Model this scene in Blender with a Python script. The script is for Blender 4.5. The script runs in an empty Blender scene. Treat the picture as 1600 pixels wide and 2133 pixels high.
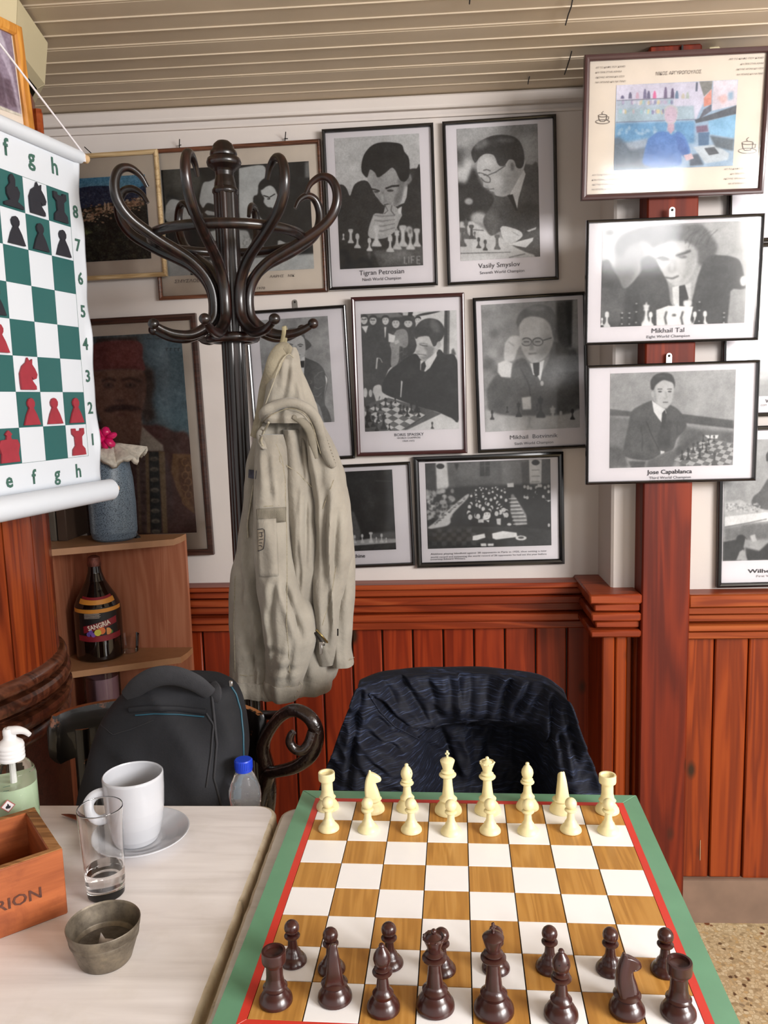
import bpy, math, random
import numpy as np
from mathutils import Vector, Matrix, noise
from mathutils.bvhtree import BVHTree
random.seed(7)
PI = math.pi
S = bpy.context.scene
COL = S.collection

# ------------------------------------------------------------------ camera, world, lights, exposure
F_PX = 1697.8
CAM = Vector((0, 0, 1.364))
R_RIGHT = Vector((0.9978989, 0.0584132, -0.0280287))
R_UP = Vector((0.0199286, 0.1349038, 0.9906583))
R_FWD = Vector((-0.0616487, 0.9891354, -0.1334563))
cd = bpy.data.cameras.new('camera')
cam = bpy.data.objects.new('camera', cd)
COL.objects.link(cam)
cd.sensor_fit = 'VERTICAL'
cd.sensor_height = 36.0
cd.lens = F_PX / 2133.0 * 36.0
cd.clip_start = 0.02
m = Matrix((R_RIGHT, R_UP, -R_FWD)).transposed().to_4x4()
m.translation = CAM
cam.matrix_world = m
S.camera = cam

w = bpy.data.worlds.new('world')
S.world = w
w.use_nodes = True
w.node_tree.nodes['Background'].inputs[0].default_value = (1.0, 0.968, 0.945, 1)
w.node_tree.nodes['Background'].inputs[1].default_value = 0.68


def area(name, loc, target, sx, sy, power, color):
    ld = bpy.data.lights.new(name, 'AREA')
    ld.shape = 'RECTANGLE'
    ld.size = sx
    ld.size_y = sy
    ld.energy = power
    ld.color = color
    o = bpy.data.objects.new(name, ld)
    COL.objects.link(o)
    o.location = loc
    o.rotation_euler = (Vector(target) - Vector(loc)).to_track_quat('-Z', 'Y').to_euler()
    return o


area('window_light_side', (2.2, -0.5, 1.80), (0.0, 1.2, 0.8), 1.3, 0.7, 84, (1.0, 0.98, 0.965))
area('window_light_glare', (1.30, -1.5, 2.02), (0.45, 1.94, 1.7), 0.46, 0.50, 11, (1.0, 0.99, 1.0))

S.cycles.max_bounces = 24
S.cycles.glossy_bounces = 10
S.cycles.transmission_bounces = 24
S.view_settings.view_transform = 'Standard'
S.view_settings.look = 'None'
S.view_settings.gamma = 1
S.view_settings.use_curve_mapping = False
S.view_settings.exposure = 0.47


# ------------------------------------------------------------------ where a point of the photograph lies in the room
def ray(u, v):
    return R_RIGHT * ((u - 800) / F_PX) + R_UP * ((1066.5 - v) / F_PX) + R_FWD


def at(u, v, Y):
    d = ray(u, v)
    return CAM + d * (Y / d.y)


def to_px(p):
    d = p - CAM
    k = d.dot(R_FWD)
    return 800 + F_PX * d.dot(R_RIGHT) / k, 1066.5 - F_PX * d.dot(R_UP) / k


def crease(p, lines, sig):
    """0..1 valley strength of a cloth point near hand-set fold lines, with a soft ridge beside each"""
    x, y = to_px(p)
    s_ = 0.0
    for (x0, y0, x1, y1, w_) in lines:
        dx, dy = x1 - x0, y1 - y0
        L2 = dx * dx + dy * dy
        t = max(0.0, min(1.0, ((x - x0) * dx + (y - y0) * dy) / L2))
        ex, ey = x - x0 - t * dx, y - y0 - t * dy
        d = math.hypot(ex, ey)
        side = (dx * ey - dy * ex)
        fade = min(1.0, 4 * t + .3, 4 * (1 - t) + .3)
        s_ += w_ * fade * (math.exp(-(d / sig) ** 2) - .55 * math.exp(-((d - sig * 2.2) / (sig * 1.2)) ** 2) * (1 if side > 0 else .6))
    return s_


def atz(u, v, z):
    d = ray(u, v)
    return CAM + d * ((z - CAM.z) / d.z)


# ------------------------------------------------------------------ mesh building
def support(prof):
    """holding loops close to both ends of long profile segments, so that shading stays true"""
    out = [prof[0]]
    for (r0, z0), (r1, z1) in zip(prof[:-1], prof[1:]):
        L = math.hypot(r1 - r0, z1 - z0)
        if .008 < L < .3:
            e = min(.0008 / L, .2)
            out += [(r0 + (r1 - r0) * e, z0 + (z1 - z0) * e), (r1 + (r0 - r1) * e, z1 + (z0 - z1) * e)]
        out.append((r1, z1))
    return out


class MB:
    def __init__(s):
        s.v = []
        s.f = []
        s.uv = None

    def add(s, vs, fs, M=None):
        n = len(s.v)
        s.v += [(M @ Vector(p)) if M is not None else Vector(p) for p in vs]
        s.f += [tuple(i + n for i in f) for f in fs]
        return s

    def box(s, c, d, rz=0.0, M=None, bev=0.0):
        x, y, z = d[0] / 2, d[1] / 2, d[2] / 2
        T = Matrix.Translation(Vector(c)) @ Matrix.Rotation(rz, 4, 'Z')
        if M is not None:
            T = M @ T
        if bev <= 0:
            vs = [(a * x, b * y, e * z) for e in (-1, 1) for b in (-1, 1) for a in (-1, 1)]
            fs = [(0, 2, 3, 1), (4, 5, 7, 6), (0, 1, 5, 4), (1, 3, 7, 5), (3, 2, 6, 7), (2, 0, 4, 6)]
            return s.add(vs, fs, T)
        b = min(bev, x * .9, y * .9, z * .9)
        vs = []
        fs = []
        idx = {}
        for sx in (-1, 1):
            for sy in (-1, 1):
                for sz in (-1, 1):
                    for ax in range(3):
                        p = [sx * (x - b), sy * (y - b), sz * (z - b)]
                        p[ax] = (sx * x, sy * y, sz * z)[ax]
                        idx[(sx, sy, sz, ax)] = len(vs)
                        vs.append(tuple(p))
        def q(*k):
            f = [idx[i] for i in k]
            ps = [Vector(vs[i]) for i in f]
            n = (ps[1] - ps[0]).cross(ps[2] - ps[0])
            ctr = sum(ps, Vector()) / len(ps)
            if n.dot(ctr) < 0:
                f.reverse()
            fs.append(tuple(f))
        for sg in (-1, 1):
            q((sg, -1, -1, 0), (sg, 1, -1, 0), (sg, 1, 1, 0), (sg, -1, 1, 0))
            q((-1, sg, -1, 1), (1, sg, -1, 1), (1, sg, 1, 1), (-1, sg, 1, 1))
            q((-1, -1, sg, 2), (1, -1, sg, 2), (1, 1, sg, 2), (-1, 1, sg, 2))
            for s2 in (-1, 1):
                q((sg, s2, -1, 0), (sg, s2, 1, 0), (sg, s2, 1, 1), (sg, s2, -1, 1))
                q((sg, -1, s2, 0), (sg, 1, s2, 0), (sg, 1, s2, 2), (sg, -1, s2, 2))
                q((-1, sg, s2, 1), (1, sg, s2, 1), (1, sg, s2, 2), (-1, sg, s2, 2))
                for s3 in (-1, 1):
                    q((sg, s2, s3, 0), (sg, s2, s3, 1), (sg, s2, s3, 2))
        return s.add(vs, fs, T)

    def lathe(s, prof, c=(0, 0, 0), n=32, M=None, cap=True, sy=1.0):
        prof = support(prof)
        vs = []
        fs = []
        k = len(prof)
        for r, z in prof:
            for i in range(n):
                a = 2 * PI * i / n
                vs.append((r * math.cos(a), r * math.sin(a) * sy, z))
        for j in range(k - 1):
            for i in range(n):
                i2 = (i + 1) % n
                fs.append((j * n + i, j * n + i2, (j + 1) * n + i2, (j + 1) * n + i))
        if cap:
            fs.append(tuple(reversed(range(n))))
            fs.append(tuple((k - 1) * n + i for i in range(n)))
        T = Matrix.Translation(Vector(c))
        if M is not None:
            T = T @ M
        return s.add(vs, fs, T)

    def tube(s, pts, r, n=10, flat=1.0, up=None, caps=True):
        pts = [Vector(p) for p in pts]
        if not hasattr(r, '__len__'):
            r = [r] * len(pts)
        vs = []
        fs = []
        t0 = (pts[1] - pts[0]).normalized()
        a = Vector(up) if up is not None else (Vector((0, 0, 1)) if abs(t0.z) < .9 else Vector((1, 0, 0)))
        nrm = (a - t0 * a.dot(t0)).normalized()
        for i, p in enumerate(pts):
            t = (pts[min(i + 1, len(pts) - 1)] - pts[max(i - 1, 0)]).normalized()
            nrm = (nrm - t * nrm.dot(t)).normalized()
            bn = t.cross(nrm)
            for k in range(n):
                an = 2 * PI * k / n
                vs.append(p + (nrm * math.cos(an) * flat + bn * math.sin(an)) * r[i])
        m_ = len(pts)
        for j in range(m_ - 1):
            for k in range(n):
                k2 = (k + 1) % n
                fs.append((j * n + k, j * n + k2, (j + 1) * n + k2, (j + 1) * n + k))
        if caps:
            fs.append(tuple(reversed(range(n))))
            fs.append(tuple((m_ - 1) * n + k for k in range(n)))
        return s.add(vs, fs)

    def prism(s, poly, M, t):
        # poly: 2-D outline (ccw) in the local XY plane of M, thickness t along local Z
        k = len(poly)
        vs = [(x, y, 0) for x, y in poly] + [(x, y, t) for x, y in poly]
        fs = [tuple(reversed(range(k))), tuple(range(k, 2 * k))]
        for i in range(k):
            j = (i + 1) % k
            fs.append((i, j, k + j, k + i))
        return s.add(vs, fs, M)

    def ball(s, c, r, n=16, sc=(1, 1, 1)):
        prof = [(max(1e-5, r * math.sin(PI * i / 10)), -r * math.cos(PI * i / 10)) for i in range(11)]
        return s.lathe(prof, c, n, Matrix.Diagonal((sc[0], sc[1], sc[2], 1)))

    def quad(s, a, b, c, d):
        return s.add([a, b, c, d], [(0, 1, 2, 3)])

    def build(s, name, mat, parent=None, smooth=True, ang=40, fixn=False):
        me = bpy.data.meshes.new(name)
        off = wloc(parent) if parent is not None else Vector()
        me.from_pydata([tuple(p - off) for p in s.v], [], s.f)
        if s.uv is not None:
            ul = me.uv_layers.new(name='UVMap')
            for li, q in enumerate(s.uv):
                ul.data[li].uv = q
        me.validate()
        if fixn:
            import bmesh
            b = bmesh.new()
            b.from_mesh(me)
            bmesh.ops.recalc_face_normals(b, faces=b.faces)
            b.to_mesh(me)
            b.free()
        me.update()
        if smooth:
            me.polygons.foreach_set('use_smooth', [True] * len(me.polygons))
            me.set_sharp_from_angle(angle=math.radians(ang))
        if mat is not None:
            me.materials.append(mat)
        o = bpy.data.objects.new(name, me)
        COL.objects.link(o)
        if parent is not None:
            o.parent = parent
        return o


def wloc(o):
    p = Vector()
    while o is not None:
        p = p + o.location
        o = o.parent
    return p


def thing(name, label, cat, loc=(0, 0, 0), group=None):
    o = bpy.data.objects.new(name, None)
    o.empty_display_size = .02
    COL.objects.link(o)
    o.location = loc
    return tag(o, label, cat, group)


def tag(o, label, cat, group=None):
    o['label'] = label
    o['category'] = cat
    if group:
        o['group'] = group
    return o


def struct(o):
    o['kind'] = 'structure'
    return o


def croot(name, loc=(0, 0, 0)):
    o = bpy.data.objects.new(name, None)
    COL.objects.link(o)
    o.location = loc
    o['kind'] = 'structure'
    return o


def copy_tree(o, parent=None):
    c = o.copy()
    COL.objects.link(c)
    c.parent = parent
    for ch in [x for x in o.children]:
        copy_tree(ch, c)
    return c


def catmull(pts, n=8):
    P = [np.array(p, float) for p in pts]
    P = [2 * P[0] - P[1]] + P + [2 * P[-1] - P[-2]]
    out = []
    for i in range(1, len(P) - 2):
        for k in range(n):
            t = k / n
            out.append(.5 * ((2 * P[i]) + (P[i + 1] - P[i - 1]) * t + (2 * P[i - 1] - 5 * P[i] + 4 * P[i + 1] - P[i + 2]) * t * t
                             + (3 * P[i] - P[i - 1] - 3 * P[i + 1] + P[i + 2]) * t ** 3))
    out.append(P[-2])
    return out


def ctube(mb, pts, r, n=10, k=8, flat=1.0, up=None):
    """smooth tube through pts; r a number or one radius per point"""
    if hasattr(r, '__len__'):
        q = catmull([tuple(p) + (rr,) for p, rr in zip(pts, r)], k)
        return mb.tube([x[:3] for x in q], [max(1e-4, float(x[3])) for x in q], n, flat, up)
    return mb.tube([x[:3] for x in catmull([tuple(p) for p in pts], k)], r, n, flat, up)


def loft(mb, rings, n=48, k=6, fold=None, cap=True, power=1.0):
    """rings: (y_px, x_left_px, x_right_px, Y, half_depth): a closed garment-like tube"""
    data = []
    for (v, xl, xr, Y, b) in rings:
        pl = at(xl, v, Y)
        pr = at(xr, v, Y)
        data.append(tuple(pl) + tuple(pr) + (b,))
    R = catmull(data, k)
    vs = []
    fs = []
    for j, q in enumerate(R):
        pl = Vector(q[0:3])
        pr = Vector(q[3:6])
        b = max(.002, float(q[6]))
        c = (pl + pr) / 2
        h = (pr - pl) / 2
        for i in range(n):
            a = 2 * PI * i / n
            ca, sa = math.cos(a), math.sin(a)
            if power != 1:
                ca = math.copysign(abs(ca) ** power, ca)
                sa = math.copysign(abs(sa) ** power, sa)
            p = c + h * ca + Vector((0, b * sa, 0))
            if fold:
                d = fold(a, j / (len(R) - 1), p)
                p = p + Vector((0, sa, 0)) * d + h.normalized() * ca * d * .35
            vs.append(p)
    for j in range(len(R) - 1):
        for i in range(n):
            i2 = (i + 1) % n
            fs.append((j * n + i, j * n + i2, (j + 1) * n + i2, (j + 1) * n + i))
    if cap:
        fs.append(tuple(range(n)))
        fs.append(tuple((len(R) - 1) * n + i for i in reversed(range(n))))
    mb.add(vs, [tuple(reversed(f)) for f in fs])
    return mb


def sheet(mb, grid, k=8, fold=None):
    """grid of rows of 3-D control points, bicubic"""
    rows = [catmull([tuple(p) for p in row], k) for row in grid]
    nu = len(rows[0])
    cols = [catmull([rows[j][i] for j in range(len(rows))], k) for i in range(nu)]
    nv = len(cols[0])
    vs = []
    for j in range(nv):
        for i in range(nu):
            p = Vector(cols[i][j])
            if fold:
                p = fold(i / (nu - 1), j / (nv - 1), p)
            vs.append(p)
    fs = [(j * nu + i, j * nu + i + 1, (j + 1) * nu + i + 1, (j + 1) * nu + i) for j in range(nv - 1) for i in range(nu - 1)]
    mb.add(vs, fs)
    return mb


def solid(o, t, off=0):
    md = o.modifiers.new('Solidify', 'SOLIDIFY')
    md.thickness = t
    md.offset = off
    return o


def surf(objs):
    vs = []
    fs = []
    for o in objs:
        n = len(vs)
        L = wloc(o)
        vs += [v.co + L for v in o.data.vertices]
        fs += [tuple(i + n for i in p.vertices) for p in o.data.polygons]
    bv = BVHTree.FromPolygons(vs, fs)

    def hit(u, v, lift=.001):
        d = ray(u, v).normalized()
        h = bv.ray_cast(CAM, d)
        if h[0] is None:
            h = bv.find_nearest(at(u, v, 1.6))
            return h[0] - d * lift
        return h[0] - d * lift
    return hit


# ------------------------------------------------------------------ materials
def lin(c):
    return tuple((x / 12.92 if x <= .04045 else ((x + .055) / 1.055) ** 2.4) for x in c)


def rgb(r, g, b):
    return lin((r / 255, g / 255, b / 255)) + (1,)


class NT:
    def __init__(s, name):
        s.m = bpy.data.materials.new(name)
        s.m.use_nodes = True
        s.t = s.m.node_tree
        s.b = s.t.nodes['Principled BSDF']
        s.out = s.t.nodes['Material Output']

    def n(s, typ, **kw):
        nd = s.t.nodes.new(typ)
        for k_, v_ in kw.items():
            if isinstance(k_, str) and hasattr(nd, k_):
                setattr(nd, k_, v_)
        return nd

    def l(s, a, b):
        s.t.links.new(a, b)

    def coords(s, scale=(1, 1, 1), rand=False, rot=(0, 0, 0)):
        tc = s.n('ShaderNodeTexCoord')
        mp = s.n('ShaderNodeMapping')
        mp.inputs['Scale'].default_value = scale
        mp.inputs['Rotation'].default_value = rot
        if rand:
            oi = s.n('ShaderNodeObjectInfo')
            va = s.n('ShaderNodeVectorMath', operation='MULTIPLY_ADD')
            cx = s.n('ShaderNodeCombineXYZ')
            s.l(oi.outputs['Random'], cx.inputs[0])
            s.l(oi.outputs['Random'], cx.inputs[1])
            s.l(oi.outputs['Random'], cx.inputs[2])
            s.l(cx.outputs[0], va.inputs[0])
            va.inputs[1].default_value = (3.7, 5.1, 9.3)
            s.l(tc.outputs['Object'], va.inputs[2])
            s.l(va.outputs[0], mp.inputs[0])
        else:
            s.l(tc.outputs['Object'], mp.inputs[0])
        return mp.outputs[0]

    def noise(s, vec, scale=5, detail=4, rough=.5, dist=0.0):
        nd = s.n('ShaderNodeTexNoise')
        s.l(vec, nd.inputs['Vector'])
        nd.inputs['Scale'].default_value = scale
        nd.inputs['Detail'].default_value = detail
        nd.inputs['Roughness'].default_value = rough
        nd.inputs['Distortion'].default_value = dist
        return nd.outputs['Fac']

    def ramp(s, fac, stops):
        nd = s.n('ShaderNodeValToRGB')
        e = nd.color_ramp.elements
        e[0].position = stops[0][0]
        e[0].color = stops[0][1]
        e[1].position = stops[-1][0]
        e[1].color = stops[-1][1]
        for p, c in stops[1:-1]:
            x = e.new(p)
            x.color = c
        s.l(fac, nd.inputs[0])
        return nd.outputs[0]

    def mix(s, fac, a, b, mode='MIX'):
        nd = s.n('ShaderNodeMix', data_type='RGBA', blend_type=mode)
        if isinstance(fac, float):
            nd.inputs[0].default_value = fac
        else:
            s.l(fac, nd.inputs[0])
        for i, c in ((6, a), (7, b)):
            if isinstance(c, tuple):
                nd.inputs[i].default_value = c
            else:
                s.l(c, nd.inputs[i])
        return nd.outputs[2]

    def bump(s, h, strength=.3, dist=.002):
        nd = s.n('ShaderNodeBump')
        nd.inputs['Strength'].default_value = strength
        nd.inputs['Distance'].default_value = dist
        s.l(h, nd.inputs['Height'])
        s.l(nd.outputs[0], s.b.inputs['Normal'])

    def math(s, op, a, b=None):
        nd = s.n('ShaderNodeMath', operation=op)
        for i, c in ((0, a), (1, b)):
            if c is None:
                continue
            if isinstance(c, (int, float)):
                nd.inputs[i].default_value = c
            else:
                s.l(c, nd.inputs[i])
        return nd.outputs[0]


def plain(name, col, rough=.5, metal=0.0, var=.12, nscale=20, bump=0.0, spec=.5, coat=0.0, bscale=None):
    t = NT(name)
    vec = t.coords()
    f = t.noise(vec, nscale, 4)
    dark = tuple(c * (1 - var) for c in col[:3]) + (1,)
    lite = tuple(min(1, c * (1 + var)) for c in col[:3]) + (1,)
    t.l(t.ramp(f, [(.3, dark), (.7, lite)]), t.b.inputs['Base Color'])
    t.b.inputs['Roughness'].default_value = rough
    t.b.inputs['Metallic'].default_value = metal
    t.b.inputs['Specular IOR Level'].default_value = spec
    t.b.inputs['Coat Weight'].default_value = coat
    t.b.inputs['Coat Roughness'].default_value = .12
    if bump > 0:
        t.bump(t.noise(vec, bscale or nscale * 6, 3), .5, bump)
    return t.m


def wood(name, c_dark, c_mid, c_light, axis='Z', rough=.35, coat=.3, knots=True, scale=1.0, rand=True, kn=(0.03, 0.012, 0.005, 1)):
    t = NT(name)
    st = {'Z': (14, 14, .9), 'X': (.9, 14, 14), 'Y': (14, .9, 14)}[axis]
    st = tuple(x * scale for x in st)
    vec = t.coords(st, rand)
    f1 = t.noise(vec, 1.0, 3, .5, .6)
    st2 = {'Z': (120, 120, 2), 'X': (2, 120, 120), 'Y': (120, 2, 120)}[axis]
    vec2 = t.coords(tuple(x * scale for x in st2), rand)
    f2 = t.noise(vec2, 1.0, 4, .6, .2)
    wv = t.math('SINE', t.math('MULTIPLY', f1, 42.0))
    g = t.math('ADD', t.math('MULTIPLY', wv, .16), t.math('ADD', t.math('MULTIPLY', f1, .55), t.math('MULTIPLY', f2, .42)))
    c = t.ramp(g, [(.25, c_dark), (.52, c_mid), (.8, c_light)])
    if knots:
        ks = {'Z': (8.5, 8.5, 4.2), 'X': (4.2, 8.5, 8.5), 'Y': (8.5, 4.2, 8.5)}[axis]
        v3 = t.coords(ks, rand)
        vo = t.n('ShaderNodeTexVoronoi')
        t.l(v3, vo.inputs['Vector'])
        vo.inputs['Scale'].default_value = 1.0
        kf = t.ramp(vo.outputs['Distance'], [(.055, (1, 1, 1, 1)), (.13, (0, 0, 0, 1))])
        c = t.mix(kf, c, kn)
    t.l(c, t.b.inputs['Base Color'])
    t.b.inputs['Roughness'].default_value = rough
    t.b.inputs['Specular IOR Level'].default_value = .5 if coat > .2 else .28
    t.b.inputs['Coat Weight'].default_value = coat if coat > .2 else coat * .5
    t.b.inputs['Coat Roughness'].default_value = .15
    t.bump(f2, .25, .0008)
    return t.m


def glassmat(name, col=(1, 1, 1, 1), rough=0.0, ior=1.45):
    t = NT(name)
    t.b.inputs['Base Color'].default_value = col
    t.b.inputs['Transmission Weight'].default_value = 1
    t.b.inputs['Roughness'].default_value = rough
    t.b.inputs['IOR'].default_value = ior
    return t.m


def pane_mat(name, rough=.085, f0=1.5):
    """thin picture glass: a clear sheet that reflects by its Fresnel law"""
    t = NT(name)
    tr = t.n('ShaderNodeBsdfTransparent')
    gl = t.n('ShaderNodeBsdfGlossy')
    gl.inputs['Roughness'].default_value = rough
    fr = t.n('ShaderNodeFresnel')
    fr.inputs['IOR'].default_value = f0
    mx = t.n('ShaderNodeMixShader')
    t.l(fr.outputs[0], mx.inputs[0])
    t.l(tr.outputs[0], mx.inputs[1])
    t.l(gl.outputs[0], mx.inputs[2])
    t.l(mx.outputs[0], t.out.inputs[0])
    return t.m


M = {}
M['plaster'] = plain('plaster', rgb(206, 198, 193), .8, var=.04, nscale=3, bump=.0015, bscale=25)
M['pine'] = wood('pine_orange', rgb(108, 38, 10), rgb(136, 54, 14), rgb(154, 68, 22), 'Z', .4, .12)
M['pine_post'] = wood('pine_post', rgb(84, 22, 7), rgb(108, 33, 10), rgb(128, 44, 13), 'Z', .55, .04, scale=.8)
M['pine_h'] = wood('pine_orange_rail', rgb(118, 46, 16), rgb(146, 66, 26), rgb(166, 88, 42), 'X', .4, .12, knots=False)
M['pine_red'] = wood('pine_red', rgb(106, 30, 9), rgb(130, 42, 14), rgb(146, 54, 20), 'Z', .4, .12)
M['pine_red_h'] = wood('pine_red_rail', rgb(104, 36, 14), rgb(134, 52, 22), rgb(154, 72, 36), 'X', .4, .12, knots=False)
M['pine_col'] = wood('pine_column', rgb(84, 28, 8), rgb(120, 46, 15), rgb(148, 66, 24), 'Z')
M['mahog'] = wood('dark_bentwood', rgb(12, 6, 5), rgb(25, 12, 10), rgb(46, 22, 17), 'Z', rough=.32, coat=.35, knots=False)
M['bubble'] = plain('blistered_dark_lacquer', rgb(30, 16, 12), .28, var=.4, nscale=60, bump=.003, bscale=160, coat=.5)
M['mdf'] = wood('beech_laminate', rgb(154, 92, 66), rgb(168, 106, 78), rgb(178, 118, 90), 'Z', .5, .1, knots=False, rand=False)
M['mdf_edge'] = plain('laminate_edge', rgb(164, 120, 84), .5, var=.06, nscale=40)
M['ceiling'] = plain('ceiling_slat_cream', rgb(200, 184, 162), .5, var=.05, nscale=6)
M['ceil_gap'] = plain('ceiling_joint_dark', rgb(110, 96, 76), .8)
M['cream'] = plain('cream_cornice', rgb(196, 184, 150), .5, var=.06, nscale=5)
M['black_frame'] = plain('black_frame_lacquer', rgb(18, 17, 18), .22, var=.1, coat=.4)
M['maroon_frame'] = plain('maroon_frame', rgb(58, 28, 30), .3, var=.15, coat=.3)
M['brown_frame'] = wood('brown_frame_wood', rgb(58, 32, 20), rgb(92, 54, 36), rgb(118, 74, 52), 'X', .35, .3, knots=False, scale=3)
M['dkbrown_frame'] = wood('dark_brown_frame_wood', rgb(36, 20, 14), rgb(54, 30, 22), rgb(70, 42, 32), 'X', .4, .3, knots=False, scale=3)
M['cream_frame'] = wood('pale_frame_wood', rgb(150, 122, 84), rgb(182, 156, 116), rgb(200, 176, 138), 'X', .4, .2, knots=False, scale=3)
M['orange_frame'] = wood('orange_frame_wood', rgb(176, 112, 44), rgb(204, 140, 60), rgb(220, 160, 80), 'Z', .4, .2, knots=False, scale=2)
M['plum_frame'] = plain('plum_frame_plastic', rgb(72, 48, 48), .3, var=.1, coat=.3)
M['paper'] = plain('paper_white', rgb(226, 221, 225), .7, var=.015, nscale=8)
M['paper_warm'] = plain('paper_warm', rgb(224, 212, 198), .7, var=.05, nscale=14)
M['ink'] = plain('caption_ink', rgb(70, 68, 74), .7, var=.02)
M['ink_dark'] = plain('caption_ink_dark', rgb(36, 34, 40), .7, var=.02)
M['ink_pale'] = plain('caption_ink_pale', rgb(120, 112, 108), .7, var=.02)
M['ink_green'] = plain('printed_green_ink', rgb(58, 96, 84), .7, var=.02)
M['glass'] = pane_mat('picture_glass')
M['steel'] = plain('steel_hanger', rgb(190, 186, 180), .3, 1.0, var=.05)
M['iron'] = plain('cast_iron_dark', rgb(32, 28, 26), .5, .3, var=.3, nscale=30)


def marble():
    t = NT('worn_white_marble')
    v = t.coords((3, 30, 10), False, (0, 0, .08))
    f = t.noise(v, 1.0, 6, .55, .9)
    v2 = t.coords((1, 1, 1))
    f2 = t.noise(v2, 14, 5, .6)
    c = t.ramp(f, [(.28, rgb(214, 207, 204)), (.5, rgb(232, 226, 224)), (.72, rgb(242, 237, 235))])
    c = t.mix(t.ramp(f2, [(.55, (0, 0, 0, 1)), (.8, (.3, .3, .3, 1))]), c, rgb(196, 188, 172))
    t.l(c, t.b.inputs['Base Color'])
    t.b.inputs['Roughness'].default_value = .38
    t.bump(f2, .2, .001)
    return t.m


def marble_edge():
    t = NT('chipped_marble_edge')
    v = t.coords((1, 1, 1))
    f = t.noise(v, 26, 6, .65)
    c = t.ramp(f, [(.30, rgb(112, 108, 94)), (.42, rgb(188, 172, 148)), (.7, rgb(214, 202, 182))])
    t.l(c, t.b.inputs['Base Color'])
    t.b.inputs['Roughness'].default_value = .5
    t.bump(f, .5, .003)
    return t.m


def terrazzo():
    t = NT('terrazzo_floor')
    v = t.coords((1, 1, 1))
    vo = t.n('ShaderNodeTexVoronoi')
    t.l(v, vo.inputs['Vector'])
    vo.inputs['Scale'].default_value = 110
    sep = t.n('ShaderNodeSeparateColor')
    t.l(vo.outputs['Color'], sep.inputs[0])
    c = t.ramp(sep.outputs[0], [(0, rgb(150, 130, 96)), (.25, rgb(196, 176, 138)), (.6, rgb(214, 200, 166)), (1, rgb(190, 160, 110))])
    dk = t.ramp(sep.outputs[1], [(.93, (0, 0, 0, 1)), (.96, (1, 1, 1, 1))])
    c = t.mix(dk, c, rgb(90, 66, 44))
    ed = t.n('ShaderNodeTexVoronoi', feature='DISTANCE_TO_EDGE')
    t.l(v, ed.inputs['Vector'])
    ed.inputs['Scale'].default_value = 110
    c = t.mix(t.ramp(ed.outputs['Distance'], [(.02, (1, 1, 1, 1)), (.12, (0, 0, 0, 1))]), c, rgb(176, 156, 120))
    v2 = t.n('ShaderNodeTexVoronoi')
    t.l(v, v2.inputs['Vector'])
    v2.inputs['Scale'].default_value = 16
    big = t.ramp(v2.outputs['Distance'], [(.10, (1, 1, 1, 1)), (.14, (0, 0, 0, 1))])
    c = t.mix(big, c, rgb(112, 62, 30))
    t.l(c, t.b.inputs['Base Color'])
    t.b.inputs['Roughness'].default_value = .4
    return t.m


M['marble'] = marble()
M['marble_edge'] = marble_edge()
M['terrazzo'] = terrazzo()
# ------------------------------------------------------------------ the room
YL, YR = 2.19, 2.03          # plaster of the left bay and of the pier / right bay
CEIL = 2.13
XP = at(1273, 1200, YR).x    # left edge of the plaster pier
fl = struct(MB().box((0, .6, -.03), (7, 4.6, .06)).build('floor', M['terrazzo'], smooth=False))
wb = struct(MB().box((-1.5 + XP / 2, YL + .05, 1.1), (3 + XP, .1, 2.2)).build('wall_back', M['plaster'], smooth=False))
wr = struct(MB().box(((3 + XP) / 2, YR + .13, 1.1), (3 - XP, .26, 2.2), bev=.006).build('wall_right', M['plaster'], smooth=False))
# ceiling: a slab that carries slats running along the wall
ce = struct(MB().box((0, .6, CEIL + .035), (7, 4.6, .05)).build('ceiling', M['ceil_gap'], smooth=False))
pitch = .0625
prof = [(-.0295, 0.0), (-.0295, -.006), (-.027, -.0085), (.0262, -.0085), (.0272, -.0108), (.0295, -.0108), (.0298, 0)]
mb = MB()
x0, x1 = -3.4, 3.4
k = len(prof)
mb.add([(x0, y, z) for y, z in prof] + [(x1, y, z) for y, z in prof],
       [tuple(range(k)), tuple(reversed(range(k, 2 * k)))] + [(i, i + k, (i + 1) % k + k, (i + 1) % k) for i in range(k)])
proto = mb.build('slat', M['ceiling'], ce, smooth=False, fixn=True)
ys = [YL - .031 - pitch * i for i in range(44)]
for i, y in enumerate(ys):
    o = proto if i == 0 else proto.copy()
    if i:
        COL.objects.link(o)
    o.parent = ce
    o.location = (0, y, CEIL + .0085 + .0015 * math.sin(i * 2.3))
# hair cracks / loose wires that hang across the slats
for pts in ([(1194, -6), (1190, 14), (1184, 30), (1178, 52)], [(1191, 107), (1187, 122), (1182, 138), (1176, 155)],
            [(1103, 160), (1101, 168), (1100, 175)], [(979, -4), (978, 8)]):
    ps = [atz(u, v, CEIL - .006) for u, v in pts]
    mb = MB()
    mb.tube(ps, .0014, 6)
    mb.build('crack', M['iron'], ce)
# cornice under the ceiling
c1 = struct(MB().box((-1.3, YL - .011, CEIL - .02), (3.4 + .02, .022, .032), bev=.006).build('trim_1', M['plaster']))
MB().box((-1.3, YL - .004, CEIL - .052), (3.4, .008, .006)).build('bead', M['plaster'], c1)


def rails(parent, xa, xb, yback, zs, outs, mat, ends=True):
    """stacked horizontal moulding boards: zs board limits from the top, outs how proud each is"""
    for (zt, zb, o_) in zip(zs[:-1], zs[1:], outs):
        MB().box(((xa + xb) / 2, yback - o_ / 2, (zt + zb) / 2), (xb - xa, o_, zt - zb - .0015), bev=.003).build('rail', mat, parent)


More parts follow.
